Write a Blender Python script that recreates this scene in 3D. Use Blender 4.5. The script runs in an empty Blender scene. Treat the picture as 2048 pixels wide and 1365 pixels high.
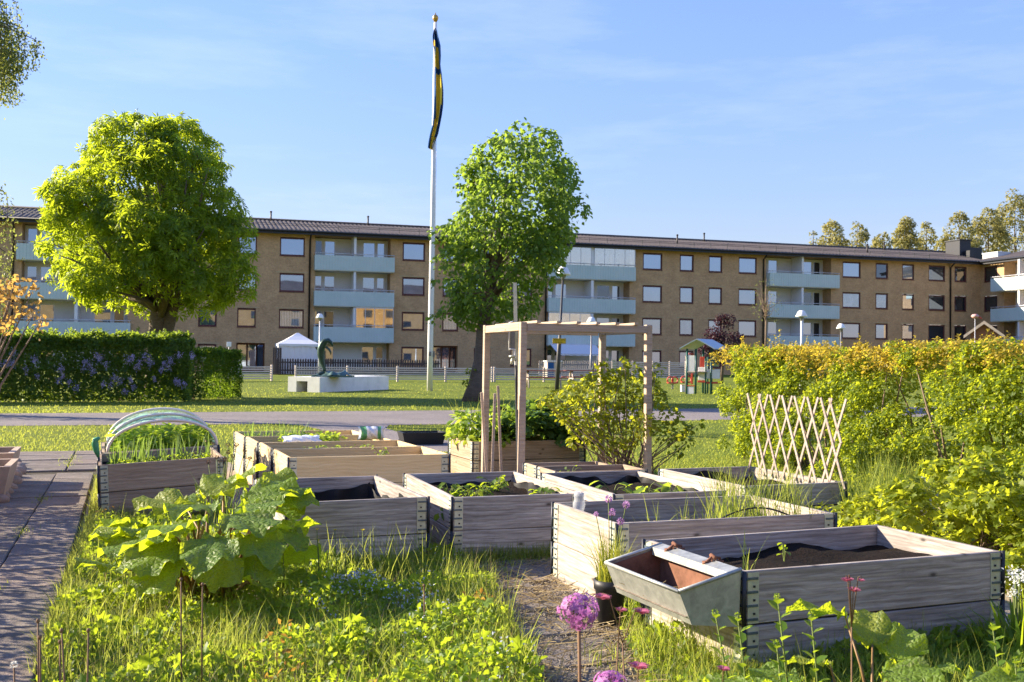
import bpy, math, random
import numpy as np
from mathutils import Vector, Matrix
random.seed(7); rng = np.random.default_rng(11)
SC = bpy.context.scene
COL = SC.collection
PI = math.pi
# ------------------------------------------------------------------ camera
F_PX, CAM_H, PITCH, ROLL = 2100.0, 1.18, math.atan(35.5/2100), 0.0115
cd = bpy.data.cameras.new('camera'); cam = bpy.data.objects.new('camera', cd); COL.objects.link(cam)
cd.sensor_width = 36.0; cd.lens = 36.0*F_PX/2048; cd.clip_start = 0.05; cd.clip_end = 4000
cam.matrix_world = Matrix.Translation((0, 0, CAM_H)) @ Matrix.Rotation(PI/2+PITCH, 4, 'X') @ Matrix.Rotation(ROLL, 4, 'Z')
cd.dof.use_dof = True; cd.dof.focus_distance = 6.0; cd.dof.aperture_fstop = 9.0
SC.camera = cam
# ------------------------------------------------------------------ sky and sun
SUN_AZ, SUN_EL = math.radians(75), math.radians(24)      # azimuth counted to the left of the view
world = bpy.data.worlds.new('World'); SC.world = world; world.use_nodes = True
wn = world.node_tree; wn.nodes.clear()
wo = wn.nodes.new('ShaderNodeOutputWorld'); bg = wn.nodes.new('ShaderNodeBackground')
sky = wn.nodes.new('ShaderNodeTexSky'); sky.sky_type = 'NISHITA'; sky.sun_disc = False
sky.sun_elevation = SUN_EL; sky.sun_rotation = -SUN_AZ
sky.altitude = 0; sky.air_density = 1.5; sky.dust_density = 0.2; sky.ozone_density = 5.5
wtc = wn.nodes.new('ShaderNodeTexCoord'); wmp = wn.nodes.new('ShaderNodeMapping'); wmp.inputs['Scale'].default_value = (1.6, 1.6, 9)
wno = wn.nodes.new('ShaderNodeTexNoise'); wno.inputs['Scale'].default_value = 2.2; wno.inputs['Detail'].default_value = 7; wno.inputs['Roughness'].default_value = .62
wra = wn.nodes.new('ShaderNodeValToRGB'); wra.color_ramp.elements[0].position = .5; wra.color_ramp.elements[1].position = .82
wra.color_ramp.elements[0].color = (0, 0, 0, 1); wra.color_ramp.elements[1].color = (.16, .16, .16, 1)
wmx = wn.nodes.new('ShaderNodeMixRGB'); wmx.inputs[2].default_value = (6.5, 6.6, 7.2, 1)   # thin cirrus
wn.links.new(wtc.outputs['Generated'], wmp.inputs[0]); wn.links.new(wmp.outputs[0], wno.inputs[0]); wn.links.new(wno.outputs[0], wra.inputs[0])
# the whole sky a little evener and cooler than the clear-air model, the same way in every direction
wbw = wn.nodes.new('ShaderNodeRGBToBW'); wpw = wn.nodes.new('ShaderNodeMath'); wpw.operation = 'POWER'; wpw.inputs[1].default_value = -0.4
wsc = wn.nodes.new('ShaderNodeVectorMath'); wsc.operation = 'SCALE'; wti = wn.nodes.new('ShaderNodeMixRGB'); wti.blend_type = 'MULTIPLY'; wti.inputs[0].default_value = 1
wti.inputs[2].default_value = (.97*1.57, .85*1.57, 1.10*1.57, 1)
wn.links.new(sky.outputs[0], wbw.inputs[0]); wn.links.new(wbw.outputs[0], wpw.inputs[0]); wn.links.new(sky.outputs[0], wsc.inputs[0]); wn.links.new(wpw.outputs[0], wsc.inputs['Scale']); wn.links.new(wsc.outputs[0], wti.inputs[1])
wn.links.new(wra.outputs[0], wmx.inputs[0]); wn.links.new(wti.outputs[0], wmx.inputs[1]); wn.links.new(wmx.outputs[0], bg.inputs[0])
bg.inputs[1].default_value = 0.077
wn.links.new(bg.outputs[0], wo.inputs[0])
sd = bpy.data.lights.new('sun', 'SUN'); sd.energy = 5.0; sd.angle = math.radians(.5); sd.color = (1.0, .86, .66)
sun = bpy.data.objects.new('sun', sd); COL.objects.link(sun)
sv = Vector((-math.sin(SUN_AZ)*math.cos(SUN_EL), math.cos(SUN_AZ)*math.cos(SUN_EL), math.sin(SUN_EL)))
sun.rotation_euler = sv.to_track_quat('Z', 'Y').to_euler(); sun.location = sv*60
vs = SC.view_settings; vs.view_transform = 'Standard'; vs.look = 'None'; vs.exposure = 1.58; vs.gamma = 1.0; vs.use_curve_mapping = False
cy = SC.cycles; cy.use_denoising = True; cy.max_bounces = 8; cy.diffuse_bounces = 3; cy.glossy_bounces = 3; cy.transmission_bounces = 4; cy.transparent_max_bounces = 16
cy.sample_clamp_indirect = 8.0; cy.caustics_reflective = False; cy.caustics_refractive = False
# ------------------------------------------------------------------ layout helpers: photograph measurements -> points of the place
def ray(px, py):
    uu, vv = px-1024, 682.5-py
    u = uu*math.cos(ROLL)-vv*math.sin(ROLL); v = uu*math.sin(ROLL)+vv*math.cos(ROLL)
    return Vector((u, F_PX*math.cos(PITCH)-v*math.sin(PITCH), F_PX*math.sin(PITCH)+v*math.cos(PITCH)))
def gp(px, py, z=0.0):
    d = ray(px, py); t = (z-CAM_H)/d.z
    return Vector((d.x*t, d.y*t, z))
def dp(px, py, Y):
    d = ray(px, py); t = Y/d.y
    return Vector((d.x*t, Y, CAM_H+d.z*t))
TH = .35
def site(u, v, z=0.0): return Vector((u*math.cos(TH)-v*math.sin(TH), u*math.sin(TH)+v*math.cos(TH), z))
# ------------------------------------------------------------------ object helpers
def props(o, label=None, cat=None, group=None, kind=None):
    for k, v in (('label', label), ('category', cat), ('group', group), ('kind', kind)):
        if v: o[k] = v
    return o
def link(name, me, mat=None, parent=None, loc=None, rot=None, scale=None):
    o = bpy.data.objects.new(name, me); COL.objects.link(o)
    if mat is not None and me is not None and len(me.materials) == 0:
        for m in (mat if isinstance(mat, (list, tuple)) else [mat]): me.materials.append(m)
    if parent is not None: o.parent = parent
    if loc is not None: o.location = loc
    if rot is not None: o.rotation_euler = rot
    if scale is not None: o.scale = (scale,)*3 if isinstance(scale, (int, float)) else scale
    return o
def thing(name, label, cat, loc=(0, 0, 0), rot=(0, 0, 0), group=None):
    return props(link(name, None, loc=loc, rot=rot), label, cat, group)
def copy_tree(o, parent=None):
    c = o.copy(); COL.objects.link(c)
    if parent is not None: c.parent = parent
    for ch in list(o.children): copy_tree(ch, c)
    return c
class MB:
    """collects shapes into one mesh"""
    def __init__(s): s.v = []; s.f = []; s.m = []; s.sm = []
    def add(s, vs_, fs_, mi=0, smooth=False):
        n = len(s.v); s.v += [tuple(p) for p in vs_]
        for f in fs_: s.f.append(tuple(i+n for i in f)); s.m.append(mi); s.sm.append(smooth)
        return s
    def box(s, x0, y0, z0, x1, y1, z1, mi=0, M=None):
        vs_ = [Vector(p) for p in ((x0, y0, z0), (x1, y0, z0), (x1, y1, z0), (x0, y1, z0), (x0, y0, z1), (x1, y0, z1), (x1, y1, z1), (x0, y1, z1))]
        if M is not None: vs_ = [M @ p for p in vs_]
        return s.add(vs_, [(0, 3, 2, 1), (4, 5, 6, 7), (0, 1, 5, 4), (1, 2, 6, 5), (2, 3, 7, 6), (3, 0, 4, 7)], mi)
    def cbox(s, x0, y0, z0, x1, y1, z1, c=.004, mi=0):
        """box with chamfered edges"""
        P = {}; vs_ = []
        X = (x0, x1); Y = (y0, y1); Z = (z0, z1)
        for i in (0, 1):
            for j in (0, 1):
                for k in (0, 1):
                    sx, sy, sz = (c if i == 0 else -c), (c if j == 0 else -c), (c if k == 0 else -c)
                    for a, p in enumerate(((X[i], Y[j]+sy, Z[k]+sz), (X[i]+sx, Y[j], Z[k]+sz), (X[i]+sx, Y[j]+sy, Z[k]))):
                        P[i, j, k, a] = len(vs_); vs_.append(p)
        fs_ = []
        q = lambda *k: fs_.append(tuple(P[x] for x in k))
        q((0,0,0,0),(0,0,1,0),(0,1,1,0),(0,1,0,0)); q((1,0,0,0),(1,1,0,0),(1,1,1,0),(1,0,1,0))
        q((0,0,0,1),(1,0,0,1),(1,0,1,1),(0,0,1,1)); q((0,1,0,1),(0,1,1,1),(1,1,1,1),(1,1,0,1))
        q((0,0,0,2),(0,1,0,2),(1,1,0,2),(1,0,0,2)); q((0,0,1,2),(1,0,1,2),(1,1,1,2),(0,1,1,2))
        for k in (0, 1):
            for j in (0, 1): q((0,j,k,1),(1,j,k,1),(1,j,k,2),(0,j,k,2))
            for i in (0, 1): q((i,0,k,0),(i,1,k,0),(i,1,k,2),(i,0,k,2))
        for i in (0, 1):
            for j in (0, 1): q((i,j,0,0),(i,j,1,0),(i,j,1,1),(i,j,0,1))
            for j in (0, 1):
                for k in (0, 1): q((i,j,k,0),(i,j,k,1),(i,j,k,2))
        return s.add(vs_, fs_, mi)
    def tube(s, pts, r, n=8, mi=0, cap=True, smooth=True):
        pts = [Vector(p) for p in pts]; R = r if isinstance(r, (list, tuple)) else [r]*len(pts)
        vs_ = []; fs_ = []; up = None
        for i, p in enumerate(pts):
            t = (pts[min(i+1, len(pts)-1)]-pts[max(i-1, 0)]).normalized()
            if up is None: up = t.orthogonal().normalized()
            a = (up-t*up.dot(t)); a = a.normalized() if a.length > 1e-6 else t.orthogonal().normalized(); up = a; b = t.cross(a)
            for k in range(n):
                g = 2*PI*k/n; vs_.append(p+(a*math.cos(g)+b*math.sin(g))*R[i])
        for i in range(len(pts)-1):
            for k in range(n): fs_.append((i*n+k, i*n+(k+1) % n, (i+1)*n+(k+1) % n, (i+1)*n+k))
        if cap: fs_ += [tuple(range(n))[::-1], tuple((len(pts)-1)*n+k for k in range(n))]
        return s.add(vs_, fs_, mi, smooth)
    def lathe(s, prof, n=16, c=(0, 0, 0), mi=0, smooth=True):
        vs_ = []; fs_ = []
        for r, z in prof:
            for k in range(n): vs_.append((c[0]+r*math.cos(2*PI*k/n), c[1]+r*math.sin(2*PI*k/n), c[2]+z))
        for i in range(len(prof)-1):
            for k in range(n): fs_.append((i*n+k, i*n+(k+1) % n, (i+1)*n+(k+1) % n, (i+1)*n+k))
        fs_ += [tuple(range(n))[::-1], tuple((len(prof)-1)*n+k for k in range(n))]
        return s.add(vs_, fs_, mi, smooth)
    def prism(s, poly, y0, y1, mi=0, M=None):
        """polygon in x,z pushed from y0 to y1"""
        n = len(poly); vs_ = [Vector((p[0], y0, p[1])) for p in poly]+[Vector((p[0], y1, p[1])) for p in poly]
        if M is not None: vs_ = [M @ p for p in vs_]
        return s.add(vs_, [tuple(range(n)), tuple(range(2*n-1, n-1, -1))]+[(i, i+n, (i+1) % n+n, (i+1) % n) for i in range(n)], mi)
    def mesh(s, name='mesh'):
        me = bpy.data.meshes.new(name); me.from_pydata(s.v, [], s.f)
        me.polygons.foreach_set('material_index', s.m); me.polygons.foreach_set('use_smooth', s.sm); me.update()
        return me
    def build(s, name, mat, parent=None, loc=None, rot=None, scale=None): return link(name, s.mesh(name), mat, parent, loc, rot, scale)
def npmesh(name, V, Fc, smooth=False):
    """V (n,3), Fc list of (m,k) index arrays"""
    me = bpy.data.meshes.new(name)
    V = np.asarray(V, np.float32); me.vertices.add(len(V)); me.vertices.foreach_set('co', V.ravel())
    loops = np.concatenate([f.ravel() for f in Fc]).astype(np.int32)
    sizes = np.concatenate([np.full(len(f), f.shape[1]) for f in Fc]).astype(np.int32)
    st = np.concatenate([[0], np.cumsum(sizes)[:-1]]).astype(np.int32)
    me.loops.add(len(loops)); me.loops.foreach_set('vertex_index', loops)
    me.polygons.add(len(sizes)); me.polygons.foreach_set('loop_start', st); me.polygons.foreach_set('loop_total', sizes)
    if smooth: me.polygons.foreach_set('use_smooth', np.ones(len(sizes), bool))
    me.update(calc_edges=True)
    return me
# ------------------------------------------------------------------ materials
class NT:
    def __init__(s, name):
        s.m = bpy.data.materials.new(name); s.m.use_nodes = True; s.t = s.m.node_tree; s.t.nodes.clear()
        s.out = s.n('OutputMaterial')
    def n(s, typ, **kw):
        nd = s.t.nodes.new('ShaderNode'+typ)
        for k, v in kw.items(): setattr(nd, k, v)
        return nd
    def l(s, a, b): s.t.links.new(a, b)
    def coord(s, out='Object', scale=(1, 1, 1), rnd=True):
        tc = s.n('TexCoord'); mp = s.n('Mapping'); mp.inputs['Scale'].default_value = scale
        s.l(tc.outputs[out], mp.inputs[0])
        if rnd:
            oi = s.n('ObjectInfo'); mu = s.n('VectorMath', operation='SCALE'); cx = s.n('CombineXYZ')
            s.l(oi.outputs['Random'], cx.inputs[0]); s.l(oi.outputs['Random'], cx.inputs[1]); cx.inputs[2].default_value = .37
            s.l(cx.outputs[0], mu.inputs[0]); mu.inputs['Scale'].default_value = 57.0
            s.l(mu.outputs[0], mp.inputs['Location'])
        return mp.outputs[0]
    def noise(s, vec, scale, detail=4, rough=.55, dist=0):
        nd = s.n('TexNoise'); nd.inputs['Scale'].default_value = scale; nd.inputs['Detail'].default_value = detail
        nd.inputs['Roughness'].default_value = rough; nd.inputs['Distortion'].default_value = dist; s.l(vec, nd.inputs['Vector']); return nd.outputs[0]
    def ramp(s, fac, stops):
        r = s.n('ValToRGB'); e = r.color_ramp.elements
        while len(e) < len(stops): e.new(.5)
        for el, (p, c) in zip(e, stops): el.position = p; el.color = (*c, 1) if len(c) == 3 else c
        s.l(fac, r.inputs[0]); return r.outputs[0]
    def mix(s, fac, a, b, mode='MIX'):
        m = s.n('MixRGB', blend_type=mode)
        for v, i in ((fac, 0), (a, 1), (b, 2)):
            if isinstance(v, (int, float)): m.inputs[i].default_value = v if i == 0 else (v, v, v, 1)
            elif isinstance(v, tuple): m.inputs[i].default_value = (*v, 1)
            else: s.l(v, m.inputs[i])
        return m.outputs[0]
    def bump(s, h, strength=.3, dist=.01, nrm=None):
        b = s.n('Bump'); b.inputs['Strength'].default_value = strength; b.inputs['Distance'].default_value = dist; s.l(h, b.inputs['Height'])
        if nrm is not None: s.l(nrm, b.inputs['Normal'])
        return b.outputs[0]
    def bsdf(s, col, rough=.7, spec=.3, metal=0, nrm=None, out=True):
        p = s.n('BsdfPrincipled')
        if isinstance(col, tuple): p.inputs['Base Color'].default_value = (*col, 1)
        else: s.l(col, p.inputs['Base Color'])
        if isinstance(rough, (int, float)): p.inputs['Roughness'].default_value = rough
        else: s.l(rough, p.inputs['Roughness'])
        p.inputs['Specular IOR Level'].default_value = spec; p.inputs['Metallic'].default_value = metal
        if nrm is not None: s.l(nrm, p.inputs['Normal'])
        if out: s.l(p.outputs[0], s.out.inputs[0])
        return p.outputs[0]
def plain(name, col, rough=.6, spec=.3, metal=0, var=.25, scale=6, bump=0):
    """painted or natural surface with slight wear"""
    t = NT(name); v = t.coord(); n1 = t.noise(v, scale, 6, .65)
    dark = tuple(c*(1-var) for c in col); lite = tuple(min(1, c*(1+var*.6)) for c in col)
    c = t.ramp(n1, [(.3, dark), (.5, col), (.72, lite)])
    t.bsdf(c, rough, spec, metal, t.bump(n1, bump, .01) if bump else None); return t.m
def wood(name, light, mid, dark, streak=.6, knots=True, wear=.5):
    """sawn board: long grain, fine cracks, cathedral figure and knots, along local x"""
    t = NT(name); v = t.coord(); sp = t.n('SeparateXYZ'); t.l(v, sp.inputs[0])
    def stretch(sx, sy, sz):
        m = t.n('Mapping'); m.inputs['Scale'].default_value = (sx, sy, sz); t.l(v, m.inputs[0]); return m.outputs[0]
    g1 = t.noise(stretch(1.1, 7, 13), 2.6, 8, .62, .5)
    g2 = t.noise(stretch(1.5, 40, 52), 1.7, 7, .66, .25)
    g3 = t.noise(stretch(.9, 20, 30), 1.3, 4, .6, .9)
    w = t.n('TexWave', wave_type='BANDS', bands_direction='Z'); w.inputs['Scale'].default_value = 11; w.inputs['Distortion'].default_value = 9
    w.inputs['Detail'].default_value = 3; w.inputs['Detail Scale'].default_value = .55; w.inputs['Detail Roughness'].default_value = .6; t.l(stretch(.55, 1, 1), w.inputs['Vector'])
    c = t.ramp(g1, [(.28, tuple(.5*(x+y) for x, y in zip(mid, dark))), (.48, mid), (.72, light)])
    c = t.mix(t.ramp(g2, [(.32, (min(1, streak*1.25),)*3), (.47, (streak*.5,)*3), (.58, (0, 0, 0))]), c, dark)
    c = t.mix(t.ramp(w.outputs[1], [(.0, (streak*.45,)*3), (.18, (streak*.12,)*3), (.4, (0, 0, 0))]), c, dark)
    c = t.mix(t.ramp(g3, [(.20, (.9,)*3), (.255, (.5,)*3), (.29, (0, 0, 0))]), c, tuple(x*.35 for x in dark))
    if knots:
        cx = t.n('CombineXYZ'); m1 = t.n('Math', operation='MULTIPLY'); m2 = t.n('Math', operation='MULTIPLY'); m1.inputs[1].default_value = 2.1; m2.inputs[1].default_value = 4.2
        t.l(sp.outputs[0], m1.inputs[0]); t.l(sp.outputs[2], m2.inputs[0]); t.l(m1.outputs[0], cx.inputs[0]); t.l(m2.outputs[0], cx.inputs[1])
        vo = t.n('TexVoronoi', voronoi_dimensions='2D'); vo.inputs['Scale'].default_value = 1.0; t.l(cx.outputs[0], vo.inputs['Vector'])
        c = t.mix(t.ramp(vo.outputs['Distance'], [(.018, (.9,)*3), (.034, (.4,)*3), (.062, (0, 0, 0))]), c, tuple(x*.5 for x in dark))
    big = t.noise(v, 1.9, 5, .62)
    c = t.mix(t.ramp(big, [(.45, (0, 0, 0)), (.78, (wear,)*3)]), c, dark)
    oi = t.n('ObjectInfo'); c = t.mix(1, c, t.ramp(oi.outputs['Random'], [(0, (.76, .76, .78)), (.35, (1.0, .98, .95)), (.7, (.9, .87, .83)), (1, (1.14, 1.13, 1.12))]), 'MULTIPLY')
    rim = t.n('Mapping'); rim.inputs['Scale'].default_value = (3.2, 9, 9); t.l(v, rim.inputs[0]); st = t.noise(rim.outputs[0], 1.0, 6, .7, .6)
    c = t.mix(t.ramp(st, [(.56, (0, 0, 0)), (.72, (wear*.8,)*3)]), c, tuple(x*.7 for x in dark))
    t.bsdf(c, .85, .2, 0, t.bump(t.mix(.5, g2, w.outputs[1]), .5, .004)); return t.m
def leafmat(name, cols, trans, tf=.5, rough=.5, spec=.25, detail=None):
    """leaves: every leaf its own tone, light shining through"""
    t = NT(name); g = t.n('NewGeometry'); k = len(cols); cols = [tuple(min(.9, x*(1.3 if max(c_) < .2 else 1)) for x in c_) for c_ in cols]; trans = tuple(min(.9, x*1.35) for x in trans)
    c = t.ramp(g.outputs['Random Per Island'], [(i/max(1, k-1), cc) for i, cc in enumerate(cols)])
    v = t.coord(rnd=False); n1 = t.noise(v, detail or 1.2, 3, .6)
    c = t.mix(t.ramp(n1, [(.35, (.6, .62, .6)), (.65, (1.25, 1.2, 1.1))]), (1., 1., 1.), (1., 1., 1.)) if False else t.mix(1.0, c, t.ramp(n1, [(.3, (.7, .74, .7)), (.7, (1.0, 1.0, 1.0))]), 'MULTIPLY')
    p = t.bsdf(c, rough, spec, out=False)
    tr = t.n('BsdfTranslucent')
    tc = t.ramp(g.outputs['Random Per Island'], [(0, tuple(x*.86 for x in trans)), (1, tuple(min(1, x*1.12) for x in trans))])
    t.l(tc, tr.inputs[0])
    mx = t.n('MixShader'); mx.inputs[0].default_value = tf; t.l(p, mx.inputs[1]); t.l(tr.outputs[0], mx.inputs[2]); t.l(mx.outputs[0], t.out.inputs[0])
    return t.m
# ------------------------------------------------------------------ leaves by the thousand (numpy)
def norm(a): return a/np.maximum(np.linalg.norm(a, axis=-1, keepdims=True), 1e-9)
def frames(nrm, tip):
    """x along the leaf (tip made perpendicular to the normal), z the leaf normal"""
    z = norm(nrm); x = norm(tip-z*(tip*z).sum(-1, keepdims=True)); y = np.cross(z, x)
    return np.stack([x, y, z], -1)
def scatter(name, tv, tf, P, R, S):
    tv = np.asarray(tv, float); n = len(P); k = len(tv)
    V = np.einsum('nij,kj->nki', R, tv)*np.asarray(S).reshape(n, 1, 1)+P[:, None, :]
    by = {}
    for f in tf: by.setdefault(len(f), []).append(f)
    Fc = [(np.asarray(fl)[None]+(np.arange(n)*k)[:, None, None]).reshape(-1, m) for m, fl in by.items()]
    return npmesh(name, V.reshape(-1, 3), Fc)
LEAF2 = ([(0, 0, 0), (.5, -.32, .1), (1, 0, -.06), (.5, .32, .1)], [(0, 1, 2), (0, 2, 3)])
LEAF4 = ([(0, 0, 0), (.35, -.33, .08), (.75, -.24, .04), (1, 0, -.1), (.75, .24, .04), (.35, .33, .08), (.5, 0, 0)], [(0, 1, 6), (1, 2, 3, 6), (6, 3, 4, 5), (0, 6, 5)])
def lobed(n=5, depth=.45):
    vs_ = [(0, 0, 0)]; m = 2*n
    for i in range(m+1):
        a = -2.5+5.0*i/m; r = 1.0 if i % 2 == 1 else 1-depth
        vs_.append((.35+.6*r*math.cos(a), .6*r*math.sin(a), .07*math.sin(3*a)))
    return vs_, [(0, i, i+1) for i in range(1, m+1)]
LOBED = lobed()
def palmate(n=6):
    vs_ = []; fs_ = []
    for i in range(n):
        a = -2.0+4.0*i/(n-1); L = 1.0-.3*abs(a)/2.0; c, s = math.cos(a), math.sin(a); b = len(vs_)
        for x, y, z in ((.05, 0, 0), (.6, -.14, -.1), (1, 0, -.38), (.6, .14, -.1)):
            vs_.append((L*(x*c-y*s), L*(x*s+y*c), z*L))
        fs_ += [(b, b+1, b+2), (b, b+2, b+3)]
    return vs_, fs_
PALM = palmate()
def rand_dirs(n):
    a = rng.normal(size=(n, 3)); return norm(a)
def blades(name, P, H, W, lean=.35, seg=3, drift=(0, 0)):
    """grass blades: bent tapering ribbons standing on P"""
    n = len(P); ang = rng.uniform(0, 2*PI, n); d = np.stack([np.cos(ang), np.sin(ang), np.zeros(n)], -1)
    side = np.stack([-np.sin(ang+rng.normal(0, .5, n)), np.cos(ang), np.zeros(n)], -1)
    ln = np.abs(rng.normal(lean, lean*.6, n))[:, None]; H = np.asarray(H).reshape(-1, 1)*np.ones((n, 1)); W = np.asarray(W).reshape(-1, 1)*np.ones((n, 1))
    dr = np.array([drift[0], drift[1], 0])[None]
    rows = []
    for k in range(seg):
        t = k/seg; c = P+(d*ln+dr)*H*t**1.8+np.array([0, 0, 1])[None]*H*t*(1-.25*ln*t)
        w = W*(1-.75*t)*.5; rows += [c-side*w, c+side*w]
    t = 1.0; rows.append(P+(d*ln+dr)*H+np.array([0, 0, 1])[None]*H*(1-.25*ln))
    V = np.stack(rows, 1); k = 2*seg+1; o = (np.arange(n)*k)[:, None]
    Fc = []
    if seg > 1: Fc.append(np.concatenate([o+np.array([[2*i, 2*i+1, 2*i+3, 2*i+2]]) for i in range(seg-1)]))
    Fc.append(o+np.array([[2*seg-2, 2*seg-1, 2*seg]]))
    return npmesh(name, V.reshape(-1, 3), Fc)
def in_poly(P, poly):
    x, y = P[:, 0], P[:, 1]; ins = np.zeros(len(P), bool); n = len(poly)
    for i in range(n):
        x1, y1 = poly[i][0], poly[i][1]; x2, y2 = poly[(i+1) % n][0], poly[(i+1) % n][1]
        c = ((y1 > y) != (y2 > y)) & (x < (x2-x1)*(y-y1)/((y2-y1) if abs(y2-y1) > 1e-9 else 1e-9)+x1); ins ^= c
    return ins
def sample_poly(poly, n, near=None):
    a = np.array([[p[0], p[1]] for p in poly]); lo, hi = a.min(0), a.max(0); out = []; tot = 0
    while tot < n:
        q = rng.uniform(lo, hi, (n*2, 2)); q = q[in_poly(q, a)]; out.append(q); tot += len(q)
    q = np.concatenate(out)[:n]; return np.concatenate([q, np.zeros((n, 1))], 1)
def vnoise(P, sc, seed=0):
    """cheap smooth noise in -1..1"""
    r = np.random.default_rng(seed); s = 0
    for i in range(5):
        k = r.normal(size=P.shape[1])*sc*(1+.5*i); s = s+np.sin(P@k+r.uniform(0, 6.28))/(1+.4*i)
    return s/3.0
# ------------------------------------------------------------------ material set
M = {}
def brick_mat(name, c1, c2, mort):
    t = NT(name); tc = t.n('TexCoord'); sp = t.n('SeparateXYZ'); cx = t.n('CombineXYZ'); ad = t.n('Math', operation='ADD')
    t.l(tc.outputs['Object'], sp.inputs[0]); t.l(sp.outputs[0], ad.inputs[0]); t.l(sp.outputs[1], ad.inputs[1]); t.l(ad.outputs[0], cx.inputs[0]); t.l(sp.outputs[2], cx.inputs[1])
    b = t.n('TexBrick'); b.inputs['Color1'].default_value = (*c1, 1); b.inputs['Color2'].default_value = (*c2, 1); b.inputs['Mortar'].default_value = (*mort, 1)
    b.inputs['Scale'].default_value = 1; b.inputs['Mortar Size'].default_value = .008; b.inputs['Brick Width'].default_value = .26; b.inputs['Row Height'].default_value = .085; b.inputs['Bias'].default_value = -.1
    t.l(cx.outputs[0], b.inputs[0])
    n1 = t.noise(tc.outputs['Object'], 1.1, 5, .65); n2 = t.noise(tc.outputs['Object'], 7, 3, .7)
    c = t.mix(1, b.outputs[0], t.ramp(n1, [(.3, (.82, .8, .78)), (.7, (1.08, 1.08, 1.06))]), 'MULTIPLY')
    c = t.mix(1, c, t.ramp(n2, [(.3, (.8, .78, .76)), (.7, (1.12, 1.1, 1.06))]), 'MULTIPLY')
    t.bsdf(c, .9, .1, 0, t.bump(b.outputs[1], -.35, .012)); return t.m
M['brick'] = brick_mat('yellow_brick', (.61, .385, .20), (.53, .33, .165), (.54, .42, .28))
M['brick_far'] = brick_mat('yellow_brick_opposite', (.46, .29, .12), (.40, .25, .10), (.4, .3, .2))
M['lintel'] = plain('pale_lintel_brick', (.50, .38, .22), .9, .1, 0, .1, 3)
M['plaster'] = plain('white_plaster', (.72, .70, .66), .8, .2, 0, .06, 1.5)
M['white_trim'] = plain('white_trim', (.78, .78, .78), .5, .3, 0, .05)
def cladding():
    t = NT('pale_blue_cladding'); v = t.coord(rnd=False); n = t.noise(v, .8, 4, .6)
    t.bsdf(t.ramp(n, [(.3, (.50, .60, .56)), (.7, (.57, .66, .62))]), .55, .3); return t.m
M['clad'] = cladding()
M['frame'] = plain('red_brown_frame', (.10, .030, .028), .55, .3, 0, .2, 3)
M['door_wood'] = plain('red_brown_door', (.17, .062, .03), .5, .3, 0, .3, 4)
M['dark_metal'] = plain('dark_gutter_metal', (.022, .024, .03), .5, .4, 0, .2)
M['pipe'] = plain('dark_brown_pipe', (.035, .025, .022), .5, .4, 0, .2)
M['grey_metal'] = plain('grey_painted_metal', (.22, .22, .23), .5, .4, .3, .2)
M['lamp_pole'] = plain('dark_lamp_pole', (.07, .07, .075), .5, .4, .3, .3)
M['rail'] = plain('pale_rail', (.62, .63, .66), .4, .4, .2, .1)
def roof_mat():
    t = NT('brown_roof_tiles'); v = t.coord(rnd=False); n = t.noise(v, .5, 5, .7); n2 = t.noise(v, 6, 3, .7)
    c = t.ramp(n, [(.3, (.066, .055, .050)), (.7, (.115, .097, .088))]); c = t.mix(1, c, t.ramp(n2, [(.3, (.75,)*3), (.7, (1.15,)*3)]), 'MULTIPLY')
    t.bsdf(c, .75, .25); return t.m
M['roof'] = roof_mat()
def glass(name, inner, refl, noise=False):
    t = NT(name); v = t.coord()
    n = t.noise(v, .9, 3, .5, .6)
    c = t.ramp(n, [(.35, tuple(x*.55 for x in inner)), (.65, inner)])
    if noise:
        w = t.n('TexWave', wave_type='BANDS', bands_direction='X'); w.inputs['Scale'].default_value = 2.6; w.inputs['Distortion'].default_value = 1.5; t.l(v, w.inputs['Vector']); c = t.mix(t.ramp(w.outputs[1], [(.3, (0, 0, 0)), (.7, (1, 1, 1))]), c, tuple(x*.35 for x in inner))
    d = t.bsdf(c, .6, .2, out=False); g = t.n('BsdfGlossy'); g.inputs['Roughness'].default_value = .015; g.inputs[0].default_value = (.60, .75, 1, 1)
    if True:
        bn = t.noise(v, .55, 1, .4); t.l(t.bump(bn, .05, .05), g.inputs['Normal'])
    mx = t.n('MixShader'); mx.inputs[0].default_value = refl; t.l(d, mx.inputs[1]); t.l(g.outputs[0], mx.inputs[2]); t.l(mx.outputs[0], t.out.inputs[0]); return t.m
M['pane'] = glass('window_glass', (.09, .11, .15), .42)
M['pane_curtain'] = glass('window_glass_curtain', (.62, .62, .60), .3, True)
M['pane_dark'] = glass('window_glass_dark', (.018, .02, .024), .16)
PANES = ['pane']*3+['pane_curtain']*3+['pane_dark']
def lawn_mat():
    t = NT('lawn'); v = t.coord(rnd=False); n1 = t.noise(v, .35, 5, .65); n2 = t.noise(v, 5, 6, .7); n3 = t.noise(v, 40, 3, .7)
    c = t.ramp(n1, [(.3, (.11, .15, .022)), (.55, (.155, .19, .026)), (.75, (.20, .21, .035))])
    c = t.mix(1, c, t.ramp(n2, [(.28, (.55, .6, .5)), (.7, (1.2, 1.15, 1.1))]), 'MULTIPLY'); c = t.mix(1, c, t.ramp(n3, [(.3, (.78,)*3), (.7, (1.12,)*3)]), 'MULTIPLY')
    t.bsdf(c, .9, .1, 0, t.bump(n3, .4, .02)); return t.m
M['lawn'] = lawn_mat()
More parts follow.
